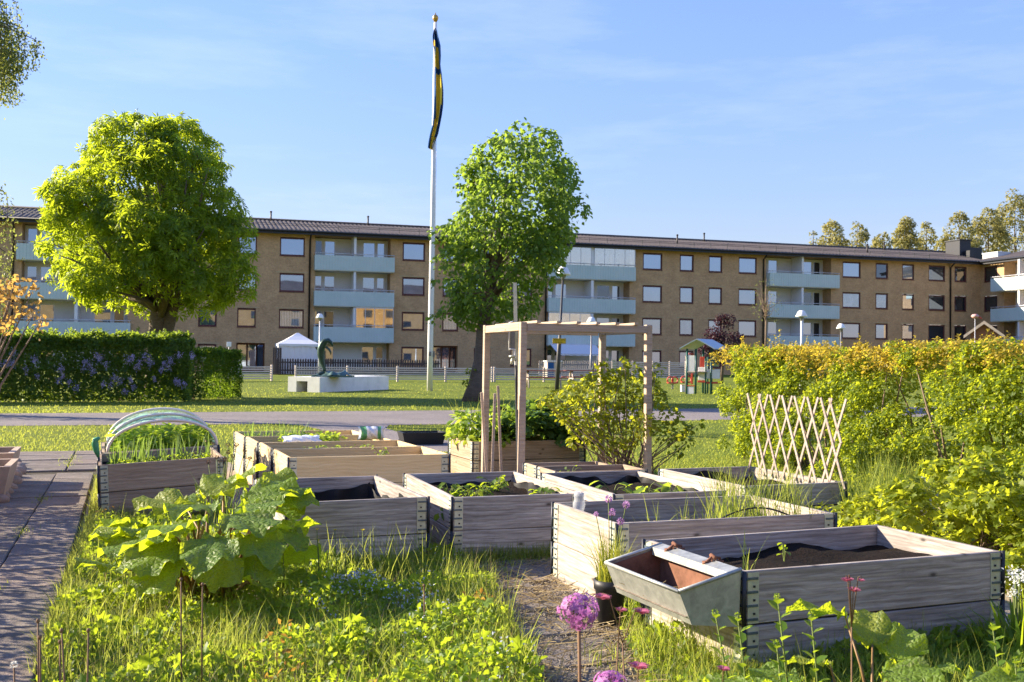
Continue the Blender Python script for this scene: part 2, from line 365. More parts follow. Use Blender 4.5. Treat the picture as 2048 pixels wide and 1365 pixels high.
def asphalt(name, base, warm, sc=1.0):
    t = NT(name); v = t.coord(rnd=False); n1 = t.noise(v, .7, 5, .6); n2 = t.noise(v, 90*sc, 3, .75); n3 = t.noise(v, 11, 4, .6)
    c = t.ramp(n1, [(.3, base), (.7, warm)]); c = t.mix(1, c, t.ramp(n2, [(.3, (.55,)*3), (.7, (1.35,)*3)]), 'MULTIPLY'); c = t.mix(1, c, t.ramp(n3, [(.3, (.82,)*3), (.7, (1.1,)*3)]), 'MULTIPLY')
    t.bsdf(c, .92, .15, 0, t.bump(n2, .7, .006)); return t.m
M['asphalt'] = asphalt('asphalt', (.19, .17, .165), (.27, .235, .22))
M['gravel'] = asphalt('gravel', (.30, .245, .195), (.40, .335, .27), .7)
def slab_mat():
    t = NT('concrete_slab'); v = t.coord(rnd=False); oi = t.n('ObjectInfo'); n1 = t.noise(v, 2.2, 6, .68); n2 = t.noise(v, 120, 3, .8); n3 = t.noise(v, 9, 5, .7)
    c = t.ramp(oi.outputs['Random'], [(0, (.24, .215, .195)), (.5, (.28, .25, .225)), (1, (.32, .265, .225))])
    c = t.mix(1, c, t.ramp(n1, [(.3, (.62, .6, .6)), (.7, (1.15, 1.1, 1.05))]), 'MULTIPLY'); c = t.mix(1, c, t.ramp(n2, [(.32, (.5,)*3), (.7, (1.4,)*3)]), 'MULTIPLY')
    c = t.mix(t.ramp(n3, [(.5, (0, 0, 0)), (.7, (.7,)*3)]), c, (.10, .088, .06))
    t.bsdf(c, .95, .1, 0, t.bump(n2, .9, .006)); return t.m
M['slab'] = slab_mat()
M['joint'] = asphalt('sandy_joint', (.05, .04, .03), (.09, .075, .05))
def soil_mat():
    t = NT('dark_soil'); v = t.coord(rnd=False); n1 = t.noise(v, 3, 5, .6); n2 = t.noise(v, 70, 4, .75)
    c = t.ramp(n2, [(.3, (.008, .006, .005)), (.6, (.022, .016, .012)), (.8, (.05, .036, .026))]); c = t.mix(1, c, t.ramp(n1, [(.3, (.7,)*3), (.7, (1.3, 1.2, 1.1))]), 'MULTIPLY')
    t.bsdf(c, .95, .12, 0, t.bump(n2, 1, .02)); return t.m
M['soil'] = soil_mat()
M['liner'] = plain('black_liner', (.012, .012, .014), .65, .3, 0, .3, 9, .3)
M['grey_wood'] = wood('weathered_wood', (.70, .63, .56), (.54, .48, .42), (.15, .125, .108))
M['mid_wood'] = wood('aged_brown_wood', (.55, .43, .31), (.43, .33, .235), (.21, .15, .10), .5, True, .3)
M['new_wood'] = wood('fresh_pine', (.88, .70, .39), (.82, .63, .33), (.64, .44, .21), .3, True, .12)
M['post_wood'] = wood('planed_timber', (.60, .49, .37), (.52, .415, .31), (.33, .25, .18), .4, True, .2)
M['fence_wood'] = wood('grey_fence_wood', (.50, .45, .42), (.40, .36, .335), (.24, .21, .195), .5, False, .3)
M['pale_fence'] = wood('pale_screen_wood', (.78, .70, .62), (.70, .62, .55), (.5, .43, .38), .3, False, .15)
M['dark_fence'] = wood('dark_fence_wood', (.14, .115, .11), (.10, .08, .078), (.05, .04, .04), .5, False, .3)
M['lattice_wood'] = wood('silvered_lattice', (.50, .42, .37), (.40, .33, .285), (.26, .20, .17), .3, False, .2)
M['bark'] = wood('tree_bark', (.26, .215, .17), (.18, .145, .115), (.07, .055, .042), .6, False, .4)
M['twig'] = plain('twig_bark', (.22, .16, .115), .8, .2, 0, .3, 20)
def zinc(name, base, warm, rough=.45, metal=.75):
    t = NT(name); v = t.coord(); n1 = t.noise(v, 26, 4, .6, .8); n2 = t.noise(v, 4, 4, .6)
    c = t.ramp(n1, [(.3, base), (.7, warm)]); c = t.mix(1, c, t.ramp(n2, [(.3, (.7,)*3), (.7, (1.1,)*3)]), 'MULTIPLY')
    t.bsdf(c, rough, .4, metal, t.bump(n1, .08, .003)); return t.m
M['zinc'] = zinc('galvanised_plate', (.52, .54, .43), (.70, .71, .55), .5, .45)
M['rib'] = zinc('blue_grey_steel', (.09, .13, .17), (.16, .21, .26), .45, .6)
M['trough'] = zinc('dull_zinc_sheet', (.36, .37, .34), (.56, .57, .52), .48, .55)
M['rust'] = plain('rust', (.20, .095, .06), .85, .15, 0, .45, 14, .2)
M['pin'] = plain('dark_steel', (.04, .042, .05), .5, .4, .5, .3)
M['black_plastic'] = plain('black_plastic', (.018, .018, .02), .5, .4, 0, .2)
M['white_paint'] = plain('white_paint', (.80, .80, .78), .5, .3, 0, .14, 2.6)
M['bronze'] = plain('patinated_bronze', (.045, .085, .075), .38, .5, .65, .45, 5, .1)
M['bronze_lite'] = plain('verdigris', (.09, .16, .15), .5, .4, .4, .4, 8, .3)
M['tent'] = plain('white_canvas', (.74, .74, .76), .7, .2, 0, .05)
M['flag_blue'] = plain('flag_blue', (.02, .09, .26), .75, .15, 0, .15)
M['flag_yellow'] = plain('flag_yellow', (.80, .58, .05), .75, .15, 0, .12)
M['gold'] = plain('gilded_ball', (.55, .33, .08), .3, .5, .8, .2)
M['sign_yellow'] = plain('sign_yellow', (.75, .50, .02), .45, .4, 0, .08)
M['ink'] = plain('dark_print', (.05, .035, .02), .6, .2, 0, .1)
M['play_green'] = plain('dark_green_post', (.02, .10, .085), .4, .4, 0, .15)
M['play_red'] = plain('red_play_panel', (.52, .07, .045), .4, .4, 0, .12)
M['play_roof'] = plain('blue_grey_roof_sheet', (.34, .42, .46), .4, .4, 0, .1)
M['table_red'] = plain('red_brown_table_wood', (.22, .085, .06), .6, .25, 0, .25)
M['table_leg'] = plain('pale_table_leg', (.5, .42, .34), .6, .25, 0, .2)
M['stone'] = plain('round_stone', (.30, .225, .17), .8, .25, 0, .3, 14, .15)
M['concrete_tub'] = plain('concrete_tub', (.46, .36, .28), .85, .15, 0, .2, 18, .15)
M['green_handle'] = plain('green_handle', (.06, .30, .13), .35, .5, 0, .08)
M['bag'] = plain('plastic_sack', (.62, .66, .68), .35, .5, 0, .12, 9)
M['bag_green'] = plain('plastic_sack_green_print', (.10, .32, .12), .35, .5, 0, .12)
M['hoop'] = plain('pale_plastic_pipe', (.80, .70, .60), .35, .5, 0, .06)
M['jug'] = plain('grey_plastic_jug', (.55, .58, .62), .4, .4, 0, .1)
M['playhouse_wall'] = plain('red_wood_boards', (.30, .13, .08), .7, .2, 0, .2)
M['toy_pink'] = plain('dusty_pink_paint', (.60, .33, .30), .5, .3, 0, .1)
M['roof_felt'] = plain('black_roof_felt', (.02, .022, .03), .8, .2, 0, .25)
M['sheet_metal'] = plain('pale_sheet_metal', (.55, .57, .6), .35, .5, .5, .1)
def clear_plastic():
    t = NT('clear_plastic'); p = t.n('BsdfPrincipled'); p.inputs['Base Color'].default_value = (.9, .93, .95, 1); p.inputs['Roughness'].default_value = .12
    tr = t.n('BsdfTransparent'); mx = t.n('MixShader'); mx.inputs[0].default_value = .28; t.l(tr.outputs[0], mx.inputs[1]); t.l(p.outputs[0], mx.inputs[2]); t.l(mx.outputs[0], t.out.inputs[0]); return t.m
M['clear'] = clear_plastic()
def net_mat():
    t = NT('green_crop_net'); v = t.coord(rnd=False); n = t.noise(v, 55, 3, .7)
    d = t.n('BsdfDiffuse'); d.inputs[0].default_value = (.42, .72, .58, 1); tl = t.n('BsdfTranslucent'); tl.inputs[0].default_value = (.5, .85, .65, 1)
    m1 = t.n('MixShader'); m1.inputs[0].default_value = .5; t.l(d.outputs[0], m1.inputs[1]); t.l(tl.outputs[0], m1.inputs[2])
    tr = t.n('BsdfTransparent'); mx = t.n('MixShader'); t.l(t.ramp(n, [(.38, (.3,)*3), (.62, (.85,)*3)]), mx.inputs[0])
    t.l(tr.outputs[0], mx.inputs[1]); t.l(m1.outputs[0], mx.inputs[2]); t.l(mx.outputs[0], t.out.inputs[0]); return t.m
M['net'] = net_mat()
def balcony_glass():
    t = NT('balcony_glazing'); tr = t.n('BsdfTransparent'); g = t.n('BsdfGlossy'); g.inputs['Roughness'].default_value = .02
    mx = t.n('MixShader'); mx.inputs[0].default_value = .42; t.l(tr.outputs[0], mx.inputs[1]); t.l(g.outputs[0], mx.inputs[2]); t.l(mx.outputs[0], t.out.inputs[0]); return t.m
M['balcony_glass'] = balcony_glass()
# leaves
M['chestnut'] = leafmat('chestnut_leaves', [(.045, .09, .014), (.06, .11, .018), (.075, .13, .02)], (.50, .60, .025), .48, .45)
M['linden'] = leafmat('linden_leaves', [(.045, .085, .022), (.06, .105, .028), (.07, .12, .033)], (.34, .48, .05), .42, .45)
M['birch'] = leafmat('birch_leaves', [(.07, .095, .025), (.09, .11, .03), (.11, .12, .035)], (.34, .38, .08), .4)
M['poplar'] = leafmat('poplar_leaves', [(.15, .15, .05), (.19, .18, .065), (.23, .21, .08)], (.42, .38, .12), .4)
M['orange'] = leafmat('amber_leaves', [(.26, .15, .05), (.32, .20, .06), (.22, .16, .05)], (.62, .38, .09), .45)
M['purple'] = leafmat('purple_leaves', [(.022, .012, .018), (.035, .016, .024), (.03, .02, .02)], (.09, .025, .04), .3)
M['lilac'] = leafmat('lilac_leaves', [(.035, .075, .018), (.05, .095, .022), (.065, .115, .024)], (.36, .48, .04), .38)
M['clip'] = leafmat('clipped_hedge_leaves', [(.03, .075, .012), (.045, .10, .014)], (.32, .46, .03), .4)
M['hedge'] = leafmat('hedge_leaves', [(.050, .085, .012), (.075, .115, .015), (.105, .135, .017)], (.50, .56, .03), .45)
M['hedge_tip'] = leafmat('amber_hedge_tips', [(.23, .16, .02), (.18, .17, .02), (.26, .17, .03)], (.68, .50, .05), .45)
M['rose'] = leafmat('shrub_leaves', [(.07, .105, .014), (.10, .13, .017), (.14, .15, .022)], (.52, .54, .03), .45)
M['currant'] = leafmat('currant_leaves', [(.08, .12, .014), (.115, .15, .018), (.15, .165, .022)], (.56, .60, .03), .45)
M['geranium'] = leafmat('cranesbill_leaves', [(.03, .075, .02), (.042, .095, .026), (.06, .115, .03)], (.28, .42, .04), .35)
M['lettuce'] = leafmat('lettuce_leaves', [(.11, .19, .02), (.15, .23, .03), (.10, .17, .03)], (.48, .60, .05), .45)
def rhubarb_mat():
    t = NT('rhubarb_leaf'); tc = t.n('TexCoord'); sp = t.n('SeparateXYZ'); t.l(tc.outputs['Object'], sp.inputs[0]); v = tc.outputs['Object']
    at = t.n('Math', operation='ARCTAN2'); t.l(sp.outputs[1], at.inputs[0]); t.l(sp.outputs[0], at.inputs[1])
    nz = t.noise(v, 5, 3, .6); ad = t.n('Math', operation='MULTIPLY_ADD'); t.l(nz, ad.inputs[0]); ad.inputs[1].default_value = .5; t.l(at.outputs[0], ad.inputs[2])
    ml = t.n('Math', operation='MULTIPLY'); t.l(ad.outputs[0], ml.inputs[0]); ml.inputs[1].default_value = 3.3
    sn = t.n('Math', operation='SINE'); t.l(ml.outputs[0], sn.inputs[0]); ab = t.n('Math', operation='ABSOLUTE'); t.l(sn.outputs[0], ab.inputs[0])
    vo = t.n('TexVoronoi', feature='DISTANCE_TO_EDGE'); vo.inputs['Scale'].default_value = 9; t.l(v, vo.inputs['Vector'])
    vein = t.mix(1, t.ramp(ab.outputs[0], [(.04, (1, 1, 1)), (.13, (0, 0, 0))]), t.ramp(vo.outputs['Distance'], [(.01, (.55,)*3), (.05, (0, 0, 0))]), 'ADD')
    oi = t.n('ObjectInfo'); n2 = t.noise(v, 3.5, 4, .6)
    base = t.ramp(oi.outputs['Random'], [(0, (.10, .19, .03)), (.5, (.13, .22, .032)), (.85, (.16, .24, .03)), (1, (.24, .24, .035))]); base = t.mix(1, base, t.ramp(n2, [(.3, (.72, .75, .7)), (.7, (1.12, 1.1, 1.0))]), 'MULTIPLY')
    cc = t.mix(vein, base, (.24, .30, .09)); h = t.mix(.5, vo.outputs['Distance'], n2); nb = t.bump(h, .55, .05)
    p = t.bsdf(cc, .48, .35, 0, nb, out=False); tr = t.n('BsdfTranslucent'); t.l(t.mix(vein, (.72, .84, .03), (.40, .50, .03)), tr.inputs[0]); t.l(nb, tr.inputs['Normal'])
    mx = t.n('MixShader'); mx.inputs[0].default_value = .5; t.l(p, mx.inputs[1]); t.l(tr.outputs[0], mx.inputs[2]); t.l(mx.outputs[0], t.out.inputs[0]); return t.m
M['rhubarb'] = rhubarb_mat()
M['rhubarb_stalk'] = plain('rhubarb_stalk', (.22, .13, .05), .5, .35, 0, .3, 8)
M['grass'] = leafmat('grass_blades', [(.065, .10, .014), (.09, .13, .016), (.13, .155, .025)], (.46, .51, .08), .45, .55, .25)
M['lawn_blade'] = leafmat('lawn_blades', [(.085, .13, .016), (.115, .16, .02), (.15, .18, .03)], (.50, .54, .08), .4, .6, .2)
M['dry'] = leafmat('dry_straw', [(.32, .24, .13), (.42, .33, .19), (.26, .20, .10)], (.4, .3, .15), .25, .8, .1)
M['weed'] = leafmat('weed_leaves', [(.05, .10, .012), (.075, .135, .016), (.11, .16, .02)], (.46, .58, .03), .42)
M['redweed'] = leafmat('reddish_weed_leaves', [(.22, .10, .03), (.28, .16, .03), (.20, .15, .03)], (.55, .30, .05), .4)
M['chive'] = leafmat('chive_leaves', [(.10, .14, .02), (.16, .18, .025), (.07, .12, .025)], (.55, .55, .06), .35)
M['onion'] = leafmat('onion_leaves', [(.05, .11, .035), (.07, .14, .04)], (.35, .5, .08), .3)
M['stem'] = plain('green_stem', (.13, .17, .04), .6, .2, 0, .2, 20)
M['brown_stem'] = plain('brown_stem', (.22, .13, .07), .7, .2, 0, .25, 20)
M['allium'] = leafmat('allium_florets', [(.40, .13, .40), (.52, .22, .50), (.60, .34, .56)], (.65, .22, .60), .35)
M['pink'] = leafmat('pink_petals', [(.62, .16, .28), (.68, .24, .36), (.55, .12, .22)], (.8, .25, .35), .4)
M['lilac_bloom'] = leafmat('lilac_blossom', [(.55, .46, .70), (.64, .54, .76), (.50, .42, .68)], (.5, .4, .7), .3)
M['blue_bloom'] = leafmat('forget_me_not_blossom', [(.45, .49, .62), (.55, .58, .68), (.60, .62, .68)], (.5, .55, .8), .3)
M['yellow_bloom'] = leafmat('yellow_blossom', [(.75, .48, .02), (.8, .55, .03)], (.9, .6, .05), .3)
M['white_bloom'] = leafmat('white_blossom', [(.75, .75, .7), (.8, .8, .76)], (.8, .8, .75), .3)
M['chive_bloom'] = leafmat('chive_blossom', [(.50, .26, .52), (.58, .34, .58)], (.7, .4, .7), .3)
# ------------------------------------------------------------------ the setting
def poly_sheet(name, pts, z, mat, kind='structure'):
    mb = MB(); mb.add([(p[0], p[1], z) for p in pts], [tuple(range(len(pts)))])
    return props(mb.build(name, mat), kind=kind)
g = MB(); R_ = 1600
g.add([(-R_, -R_, 0), (R_, -R_, 0), (R_, R_, 0), (-R_, R_, 0)], [(0, 1, 2, 3)])
props(g.build('ground', M['lawn']), kind='structure')
# asphalt path across the lawn with a branch that curves in to the beds
far_a, far_b = gp(0, 828), gp(1420, 818); near_a, near_b = gp(0, 848), gp(1420, 836)
def ext(a, b, t): return (a.x+(b.x-a.x)*t, a.y+(b.y-a.y)*t)
br = [(900, 905), (905, 884), (850, 874), (800, 866), (772, 858), (778, 851), (860, 850)]
brl = [(560, 849), (600, 852), (640, 860), (700, 880), (760, 905)]
asp = [ext(far_a, far_b, 1.7), ext(far_a, far_b, -1.2), ext(near_a, near_b, -1.2)]+[gp(*p)[:2] for p in brl]+[gp(*p)[:2] for p in br]+[ext(near_a, near_b, 1.7)]
poly_sheet('asphalt_path', asp, .006, M['asphalt'])
# gravel floor between and around the raised beds
poly_sheet('gravel_floor', [site(.1, 3.2)[:2], site(4.9, 3.2)[:2], site(4.9, 6.4)[:2], site(3.9, 9.5)[:2], site(1.6, 11.8)[:2], site(.2, 12.2)[:2], site(-.6, 11.9)[:2], site(-.3, 6)[:2]], .004, M['gravel'])
# paved garden path on the left: every slab a piece of its own
base = poly_sheet('paved_path', [site(-1.75, 2.6)[:2], site(-.28, 2.6)[:2], site(-.28, 11.2)[:2], site(.5, 11.2)[:2], site(.5, 13.6)[:2], site(-2.6, 13.6)[:2], site(-2.6, 11.2)[:2], site(-1.75, 11.2)[:2]], .010, M['joint'])
def slab_mesh(lu, lv):
    mb = MB(); mb.cbox(-lu/2, -lv/2, 0, lu/2, lv/2, .04, .006)
    return mb.mesh('paving_slab')
sm_a, sm_b = slab_mesh(.328, .43), slab_mesh(.66, .52)
for i in range(5):
    for j in range(20):
        u, v = -.46-.335*i, 2.85+.437*j+(.0 if i % 2 else .012)
        if v > 11.1 or (i > 2 and v < 6.5): continue
        link('paving_slab', sm_a, M['slab'], base, site(u, v, -.008+random.uniform(-.006, .006)), (random.uniform(-.012, .012), random.uniform(-.012, .012), TH+random.uniform(-.008, .008)))
for i in range(5):
    for j in range(4):
        link('paving_slab', sm_b, M['slab'], base, site(-2.25+.675*i, 11.55+.53*j, -.006+random.uniform(-.005, .005)), (random.uniform(-.008, .008), random.uniform(-.008, .008), TH))
# gritty old slabs in front of the middle beds, overgrown
gbase = poly_sheet('garden_walk', [gp(870, 1135)[:2], gp(1000, 1105)[:2], gp(1110, 1105)[:2], gp(1130, 1175)[:2], gp(1240, 1245)[:2], gp(1330, 1400)[:2], gp(1400, 1560)[:2], gp(1060, 1560)[:2], gp(1010, 1300)[:2], gp(960, 1200)[:2]], .010, M['gravel'])
sm_c = slab_mesh(.40, .40)
for i, (u, v) in enumerate([(1.62, 3.0), (1.64, 3.42), (1.66, 3.85), (1.68, 4.28), (1.72, 4.72), (1.76, 5.16), (2.17, 5.3), (2.2, 5.74), (1.78, 5.6), (1.37, 5.35), (1.34, 5.8), (1.24, 4.5), (1.22, 3.6)]):
    link('paving_slab', sm_c, M['slab'], gbase, site(u, v, -.012), (random.uniform(-.015, .015), random.uniform(-.015, .015), TH+random.uniform(-.05, .05)))
# ------------------------------------------------------------------ apartment building
BA = math.atan(.302); BC, BS = math.cos(BA), math.sin(BA); BR = Vector((0, 85.3, 0))
def Uf(px, py=600):
    d = ray(px, py); n = Vector((-BS, BC, 0)); t = (BR.dot(n))/d.dot(n)
    p = Vector((d.x*t, d.y*t, 0))-BR; return p.x*BC+p.y*BS
bld = thing('apartment_building', 'long four-storey yellow brick apartment block with pale blue balconies and brown tiled roof', 'building', BR, (0, 0, BA))
EAVE, RIDGE, VR = 10.75, 12.25, 6.2
UL, UR = Uf(-160), Uf(1961)
wins = [(px0, px1, rows) for px0, px1, rows in (
    (-70, -25, (1, 2, 3)), (397, 434, (0, 1, 2, 3)), (475, 512, (1, 2, 3)), (558.5, 608, (1, 2, 3, 0)), (804, 849, (0, 1, 2, 3)), (885, 917, (1, 2, 3)), (949, 982, (0, 1, 2, 3)),
    (1022, 1064, (0, 1, 2, 3)), (1285, 1324, (0, 1, 2, 3)), (1359, 1387, (0, 1, 2, 3)), (1417, 1444, (0, 1, 2, 3)), (1477, 1513, (0, 1, 2, 3)),
    (1685, 1721, (0, 1, 2, 3)), (1751, 1776, (0, 1, 2, 3)), (1804, 1828, (0, 1, 2, 3)), (1857, 1890, (0, 1, 2, 3)), (1909, 1933, (0, 1, 2, 3)))]
doors = [(474, 531), (868, 917)]
recs = [(42, 256, 33, 262), (629, 780, 627, 786), (1096, 1259, 1093, 1266), (1532, 1662, 1533, 1672)]
WH = 1.43
def wz(k): return 2.03+2.75*k-WH, 2.03+2.75*k
openings = []
for a, b, rows in wins:
    for k in rows: openings.append((Uf(a), Uf(b), *wz(k), 'win', .16))
for a, b in doors: openings.append((Uf(a), Uf(b), 0.02, 2.15, 'door', .9))
for a, b, c, d in recs: openings.append((Uf(a), Uf(b), -.2, EAVE-.25, 'rec', 1.35))
def wall_mesh(u0, u1, z0, z1, ops):
    us = sorted({u0, u1, *[o[0] for o in ops], *[o[1] for o in ops]}); zs = sorted({z0, z1, *[max(z0, o[2]) for o in ops], *[o[3] for o in ops]})
    mb = MB()
    for i in range(len(us)-1):
        for j in range(len(zs)-1):
            cu, cz = (us[i]+us[i+1])/2, (zs[j]+zs[j+1])/2
            if any(o[0] < cu < o[1] and o[2] < cz < o[3] for o in ops): continue
            mb.add([(us[i], 0, zs[j]), (us[i+1], 0, zs[j]), (us[i+1], 0, zs[j+1]), (us[i], 0, zs[j+1])], [(0, 1, 2, 3)])
    for a, b, c, d, _, v in ops:
        mb.add([(a, 0, c), (b, 0, c), (b, 0, d), (a, 0, d), (a, v, c), (b, v, c), (b, v, d), (a, v, d)], [(0, 4, 5, 1), (1, 5, 6, 2), (2, 6, 7, 3), (3, 7, 4, 0)])
    return mb
wm = wall_mesh(UL, UR, -.3, EAVE, openings)
wm.add([(UL, 0, -.3), (UL, 13, -.3), (UL, 13, EAVE), (UL, 6.5, RIDGE), (UL, 0, EAVE)], [(0, 4, 3, 2, 1)])
wm.add([(UL, 13, -.3), (UR, 13, -.3), (UR, 13, EAVE), (UL, 13, EAVE)], [(0, 1, 2, 3)])
wm.build('brick_wall', M['brick'], bld)
win_cache = {}
def window(parent, u0, u1, z0, z1, v=.05, pm=None, M4=None, lint=True):
    """frame with casement profile, pane sub-part and pale lintel sub-part"""
    w, h = u1-u0, z1-z0; key = (round(w, 1), round(h, 1))
    if key not in win_cache:
        w_, h_ = key; mb = MB(); t = .11
        mb.box(-w_/2, 0, 0, w_/2, .1, t); mb.box(-w_/2, 0, h_-t, w_/2, .1, h_); mb.box(-w_/2, .003, t, -w_/2+t, .097, h_-t); mb.box(w_/2-t, .003, t, w_/2, .097, h_-t)
        mb.box(-w_/2-.02, -.09, -.05, w_/2+.02, .0, -.01)
        fm = mb.mesh('window'); fm.materials.append(M['frame'])
        pb = MB(); pb.box(-w_/2+t, .05, t, w_/2-t, .06, h_-t); pmn = pb.mesh('pane')
        lb = MB(); lb.box(-w_/2-.25, -.012, h_+.06, w_/2+.25, .05, h_+.13); lm = lb.mesh('lintel'); lm.materials.append(M['lintel'])
        win_cache[key] = (fm, pmn, lm)
    fm, pmn, lm = win_cache[key]
    o = link('window', fm, None, parent, ((u0+u1)/2, v, z0))
    if M4 is not None: o.matrix_local = M4 @ Matrix.Translation(((u0+u1)/2, v, z0))
    p = link('pane', pmn, None, o); p.data.materials.clear() if False else None
    if len(pmn.materials) == 0: pmn.materials.append(M['pane'])
    p.material_slots[0].link = 'OBJECT'; p.material_slots[0].material = M[pm or random.choice(PANES)]
    p.rotation_euler = (random.uniform(-.004, .004), 0, random.uniform(-.006, .006))
    if lint: link('lintel', lm, None, o, (0, -v, 0))
    return o
dark_pref = {(1751, 3): 'pane_dark', (1857, 3): 'pane_dark', (1857, 2): 'pane_dark', (1857, 1): 'pane_dark', (1909, 3): 'pane_dark', (1909, 2): 'pane_dark', (1909, 1): 'pane_dark', (1804, 3): 'pane_curtain', (1685, 2): 'pane_curtain', (1751, 2): 'pane_curtain'}
for a, b, rows in wins:
    for k in rows: window(bld, Uf(a)+.002, Uf(b)-.002, *wz(k), pm=dark_pref.get((a, k), 'pane' if random.random() < .72 else random.choice(PANES)), lint=k < 3)
for a, b in doors:
    u0, u1 = Uf(a), Uf(b); w = u1-u0; mb = MB()
    mb.box(u0+.01, .5, 2.02, u1-.01, .62, 2.14); mb.box(u0+.01, .5, .03, u1-.01, .62, .35)
    for x in (0.0, .36, .70, .97): mb.box(u0+.01+x*w*.98, .503, .35, u0+.11+x*w*.96, .617, 2.02)
    d = mb.build('entrance_door', M['door_wood'], bld)
    for x0, x1 in ((.06, .36), (.42, .70), (.76, .96)):
        pb = MB(); pb.box(u0+x0*w, .55, .36, u0+x1*w, .57, 2.01); pb.build('pane', M['pane' if x0 < .5 else 'pane_dark'], d)
# recessed double balconies
RW = lambda u0, u1, t: u0+(u1-u0)*t
glazed = {(1, 1, 1), (2, 3, 0), (2, 3, 1), (2, 1, 0)}
for bi, (a, b, c, d) in enumerate(recs):
    u0, u1, p0, p1 = Uf(a), Uf(b), Uf(c), Uf(d); w = u1-u0
    ops = []
    for k in range(4):
        z0 = 2.75*k-.3
        for t0, t1, zz in ((.02, .12, .08), (.145, .29, .8), (.66, .83, .8), (.85, .96, .08)): ops.append((RW(u0, u1, t0), RW(u0, u1, t1), z0+zz, z0+2.33, 'o', .1))
    rw = wall_mesh(u0+.005, u1-.005, -.2, EAVE-.3, ops)
    rec = rw.build('recess_wall', M['plaster'], bld, (0, 1.3, 0))
    for q, (a_, b_, c_, d_, _, _) in enumerate(ops):
        pb = MB(); t = .07
        pb.box(a_, .03, c_, b_, .09, c_+t); pb.box(a_, .03, d_-t, b_, .09, d_); pb.box(a_, .033, c_+t, a_+t, .087, d_-t); pb.box(b_-t, .033, c_+t, b_, .087, d_-t)
        pb.build('balcony_window', M['white_trim'], rec)
        pb = MB(); pb.box(a_+t, .05, c_+t, b_-t, .065, d_-t); pb.build('pane', M['pane_dark' if q % 4 == 3 and random.random() < .8 else ('pane_dark' if random.random() < .15 else 'pane')], rec)
    for k in range(1, 4):
        z0 = 2.75*k-.3; sl = MB(); sl.box(p0+.03, -.5, z0-.17, p1-.03, -.002, z0); sl.box(u0+.01, -.002, z0-.165, u1-.01, 1.28, z0-.003)
        bal = sl.build('balcony', M['plaster'], bld)
        pn = MB(); n = int((p1-p0)/.22); e = .012
        for i in range(n):                     # profiled sheet cladding: each board edge real
            x0 = p0+(p1-p0)*i/n; x1 = p0+(p1-p0)*(i+1)/n
            pn.box(x0+.006, -.56, z0-.12, x1-.006, -.535, z0+1.02)
        pn.box(p0, -.535, z0-.10, p1, -.52, z0+1.0); pn.box(p0, -.52, z0-.11, p0+.03, -.01, z0+1.0); pn.box(p1-.03, -.52, z0-.11, p1, -.01, z0+1.0)
        pn.build('front_panel', M['clad'], bal)
        rl = MB(); rl.tube([(p0, -.54, z0+1.17), (p1, -.54, z0+1.17)], .03, 6); rl.tube([(p0+.02, -.5, z0+1.17), (p0+.02, -.02, z0+1.17)], .025, 6); rl.tube([(p1-.02, -.5, z0+1.17), (p1-.02, -.02, z0+1.17)], .025, 6)
        m_ = max(3, int((p1-p0)/1.5))
        for i in range(m_+1): x = p0+.05+(p1-p0-.1)*i/m_; rl.tube([(x, -.5, z0+1.0), (x, -.53, z0+1.17)], .018, 5)
        rl.build('railing', M['rail'], bal)
        pa = MB(); pa.box(RW(u0, u1, .50), -.45, z0+.0, RW(u0, u1, .53), 1.27, z0+2.55); pa.build('partition', M['white_trim'], bal)
        for h in (0, 1):
            if (bi, k, h) in glazed:
                q0, q1 = (p0+.05, RW(u0, u1, .495)) if h == 0 else (RW(u0, u1, .535), p1-.05)
                gb = MB(); gb.box(q0, -.47, z0+1.02, q1, -.46, z0+2.5); gb.build('glazing', M['balcony_glass'], bal)
                gf = MB(); gf.box(q0, -.49, z0+2.5, q1, -.44, z0+2.58)
                for i in range(5): x = q0+(q1-q0)*i/4; gf.box(x-.02, -.485, z0+1.02, x+.02, -.445, z0+2.5)
                gf.build('glazing_frame', M['rail'], bal)
# roof with real tile ribs
def roof_mesh(u0, u1, v0, z0, v1, z1, step=.34, over=.05):
    n = int((u1-u0)/step); us = []; hs = []
    for i in range(n):
        for t, h in ((0, 0), (.18, .05), (.5, .085), (.82, .05)): us.append(u0+(i+t)*step); hs.append(h)
    us.append(u0+n*step); hs.append(0)
    rows = 14; V = []; 
    for r in range(rows+1):
        t = r/rows
        for u, h in zip(us, hs): V.append((u, v0+(v1-v0)*t, z0+(z1-z0)*t+h))
    k = len(us); i = np.arange(k-1)
    Fc = [np.stack([r*k+i, r*k+i+1, (r+1)*k+i+1, (r+1)*k+i], 1) for r in range(rows)]
    return npmesh('roof', V, [np.concatenate(Fc)])
rf = link('roof', roof_mesh(UL-.5, UR+1.0, -.75, EAVE-.02, VR, RIDGE), M['roof'], bld)
bk = MB(); bk.add([(UL-.5, VR, RIDGE), (UR+12, VR, RIDGE), (UR+12, 13.6, EAVE), (UL-.5, 13.6, EAVE)], [(0, 1, 2, 3)]); bk.add([(UL-.5, -.70, EAVE-.06), (UR+1, -.70, EAVE-.06), (UR+1, .1, EAVE-.06), (UL-.5, .1, EAVE-.06)], [(0, 1, 2, 3)])
bk.build('back_slope', M['roof'], rf)
rc = MB(); rc.tube([(UL-.5, VR, RIDGE+.07), (UR+6, VR, RIDGE+.07)], .13, 8); rc.build('ridge_cap', M['roof'], rf)
gt = MB(); gt.tube([(UL-.5, -.82, EAVE-.06), (UR+.2, -.82, EAVE-.06)], .085, 8); gt.box(UL-.5, -.73, EAVE-.3, UR+.2, -.70, EAVE-.02); gt.build('gutter', M['dark_metal'], bld)
sg = MB()
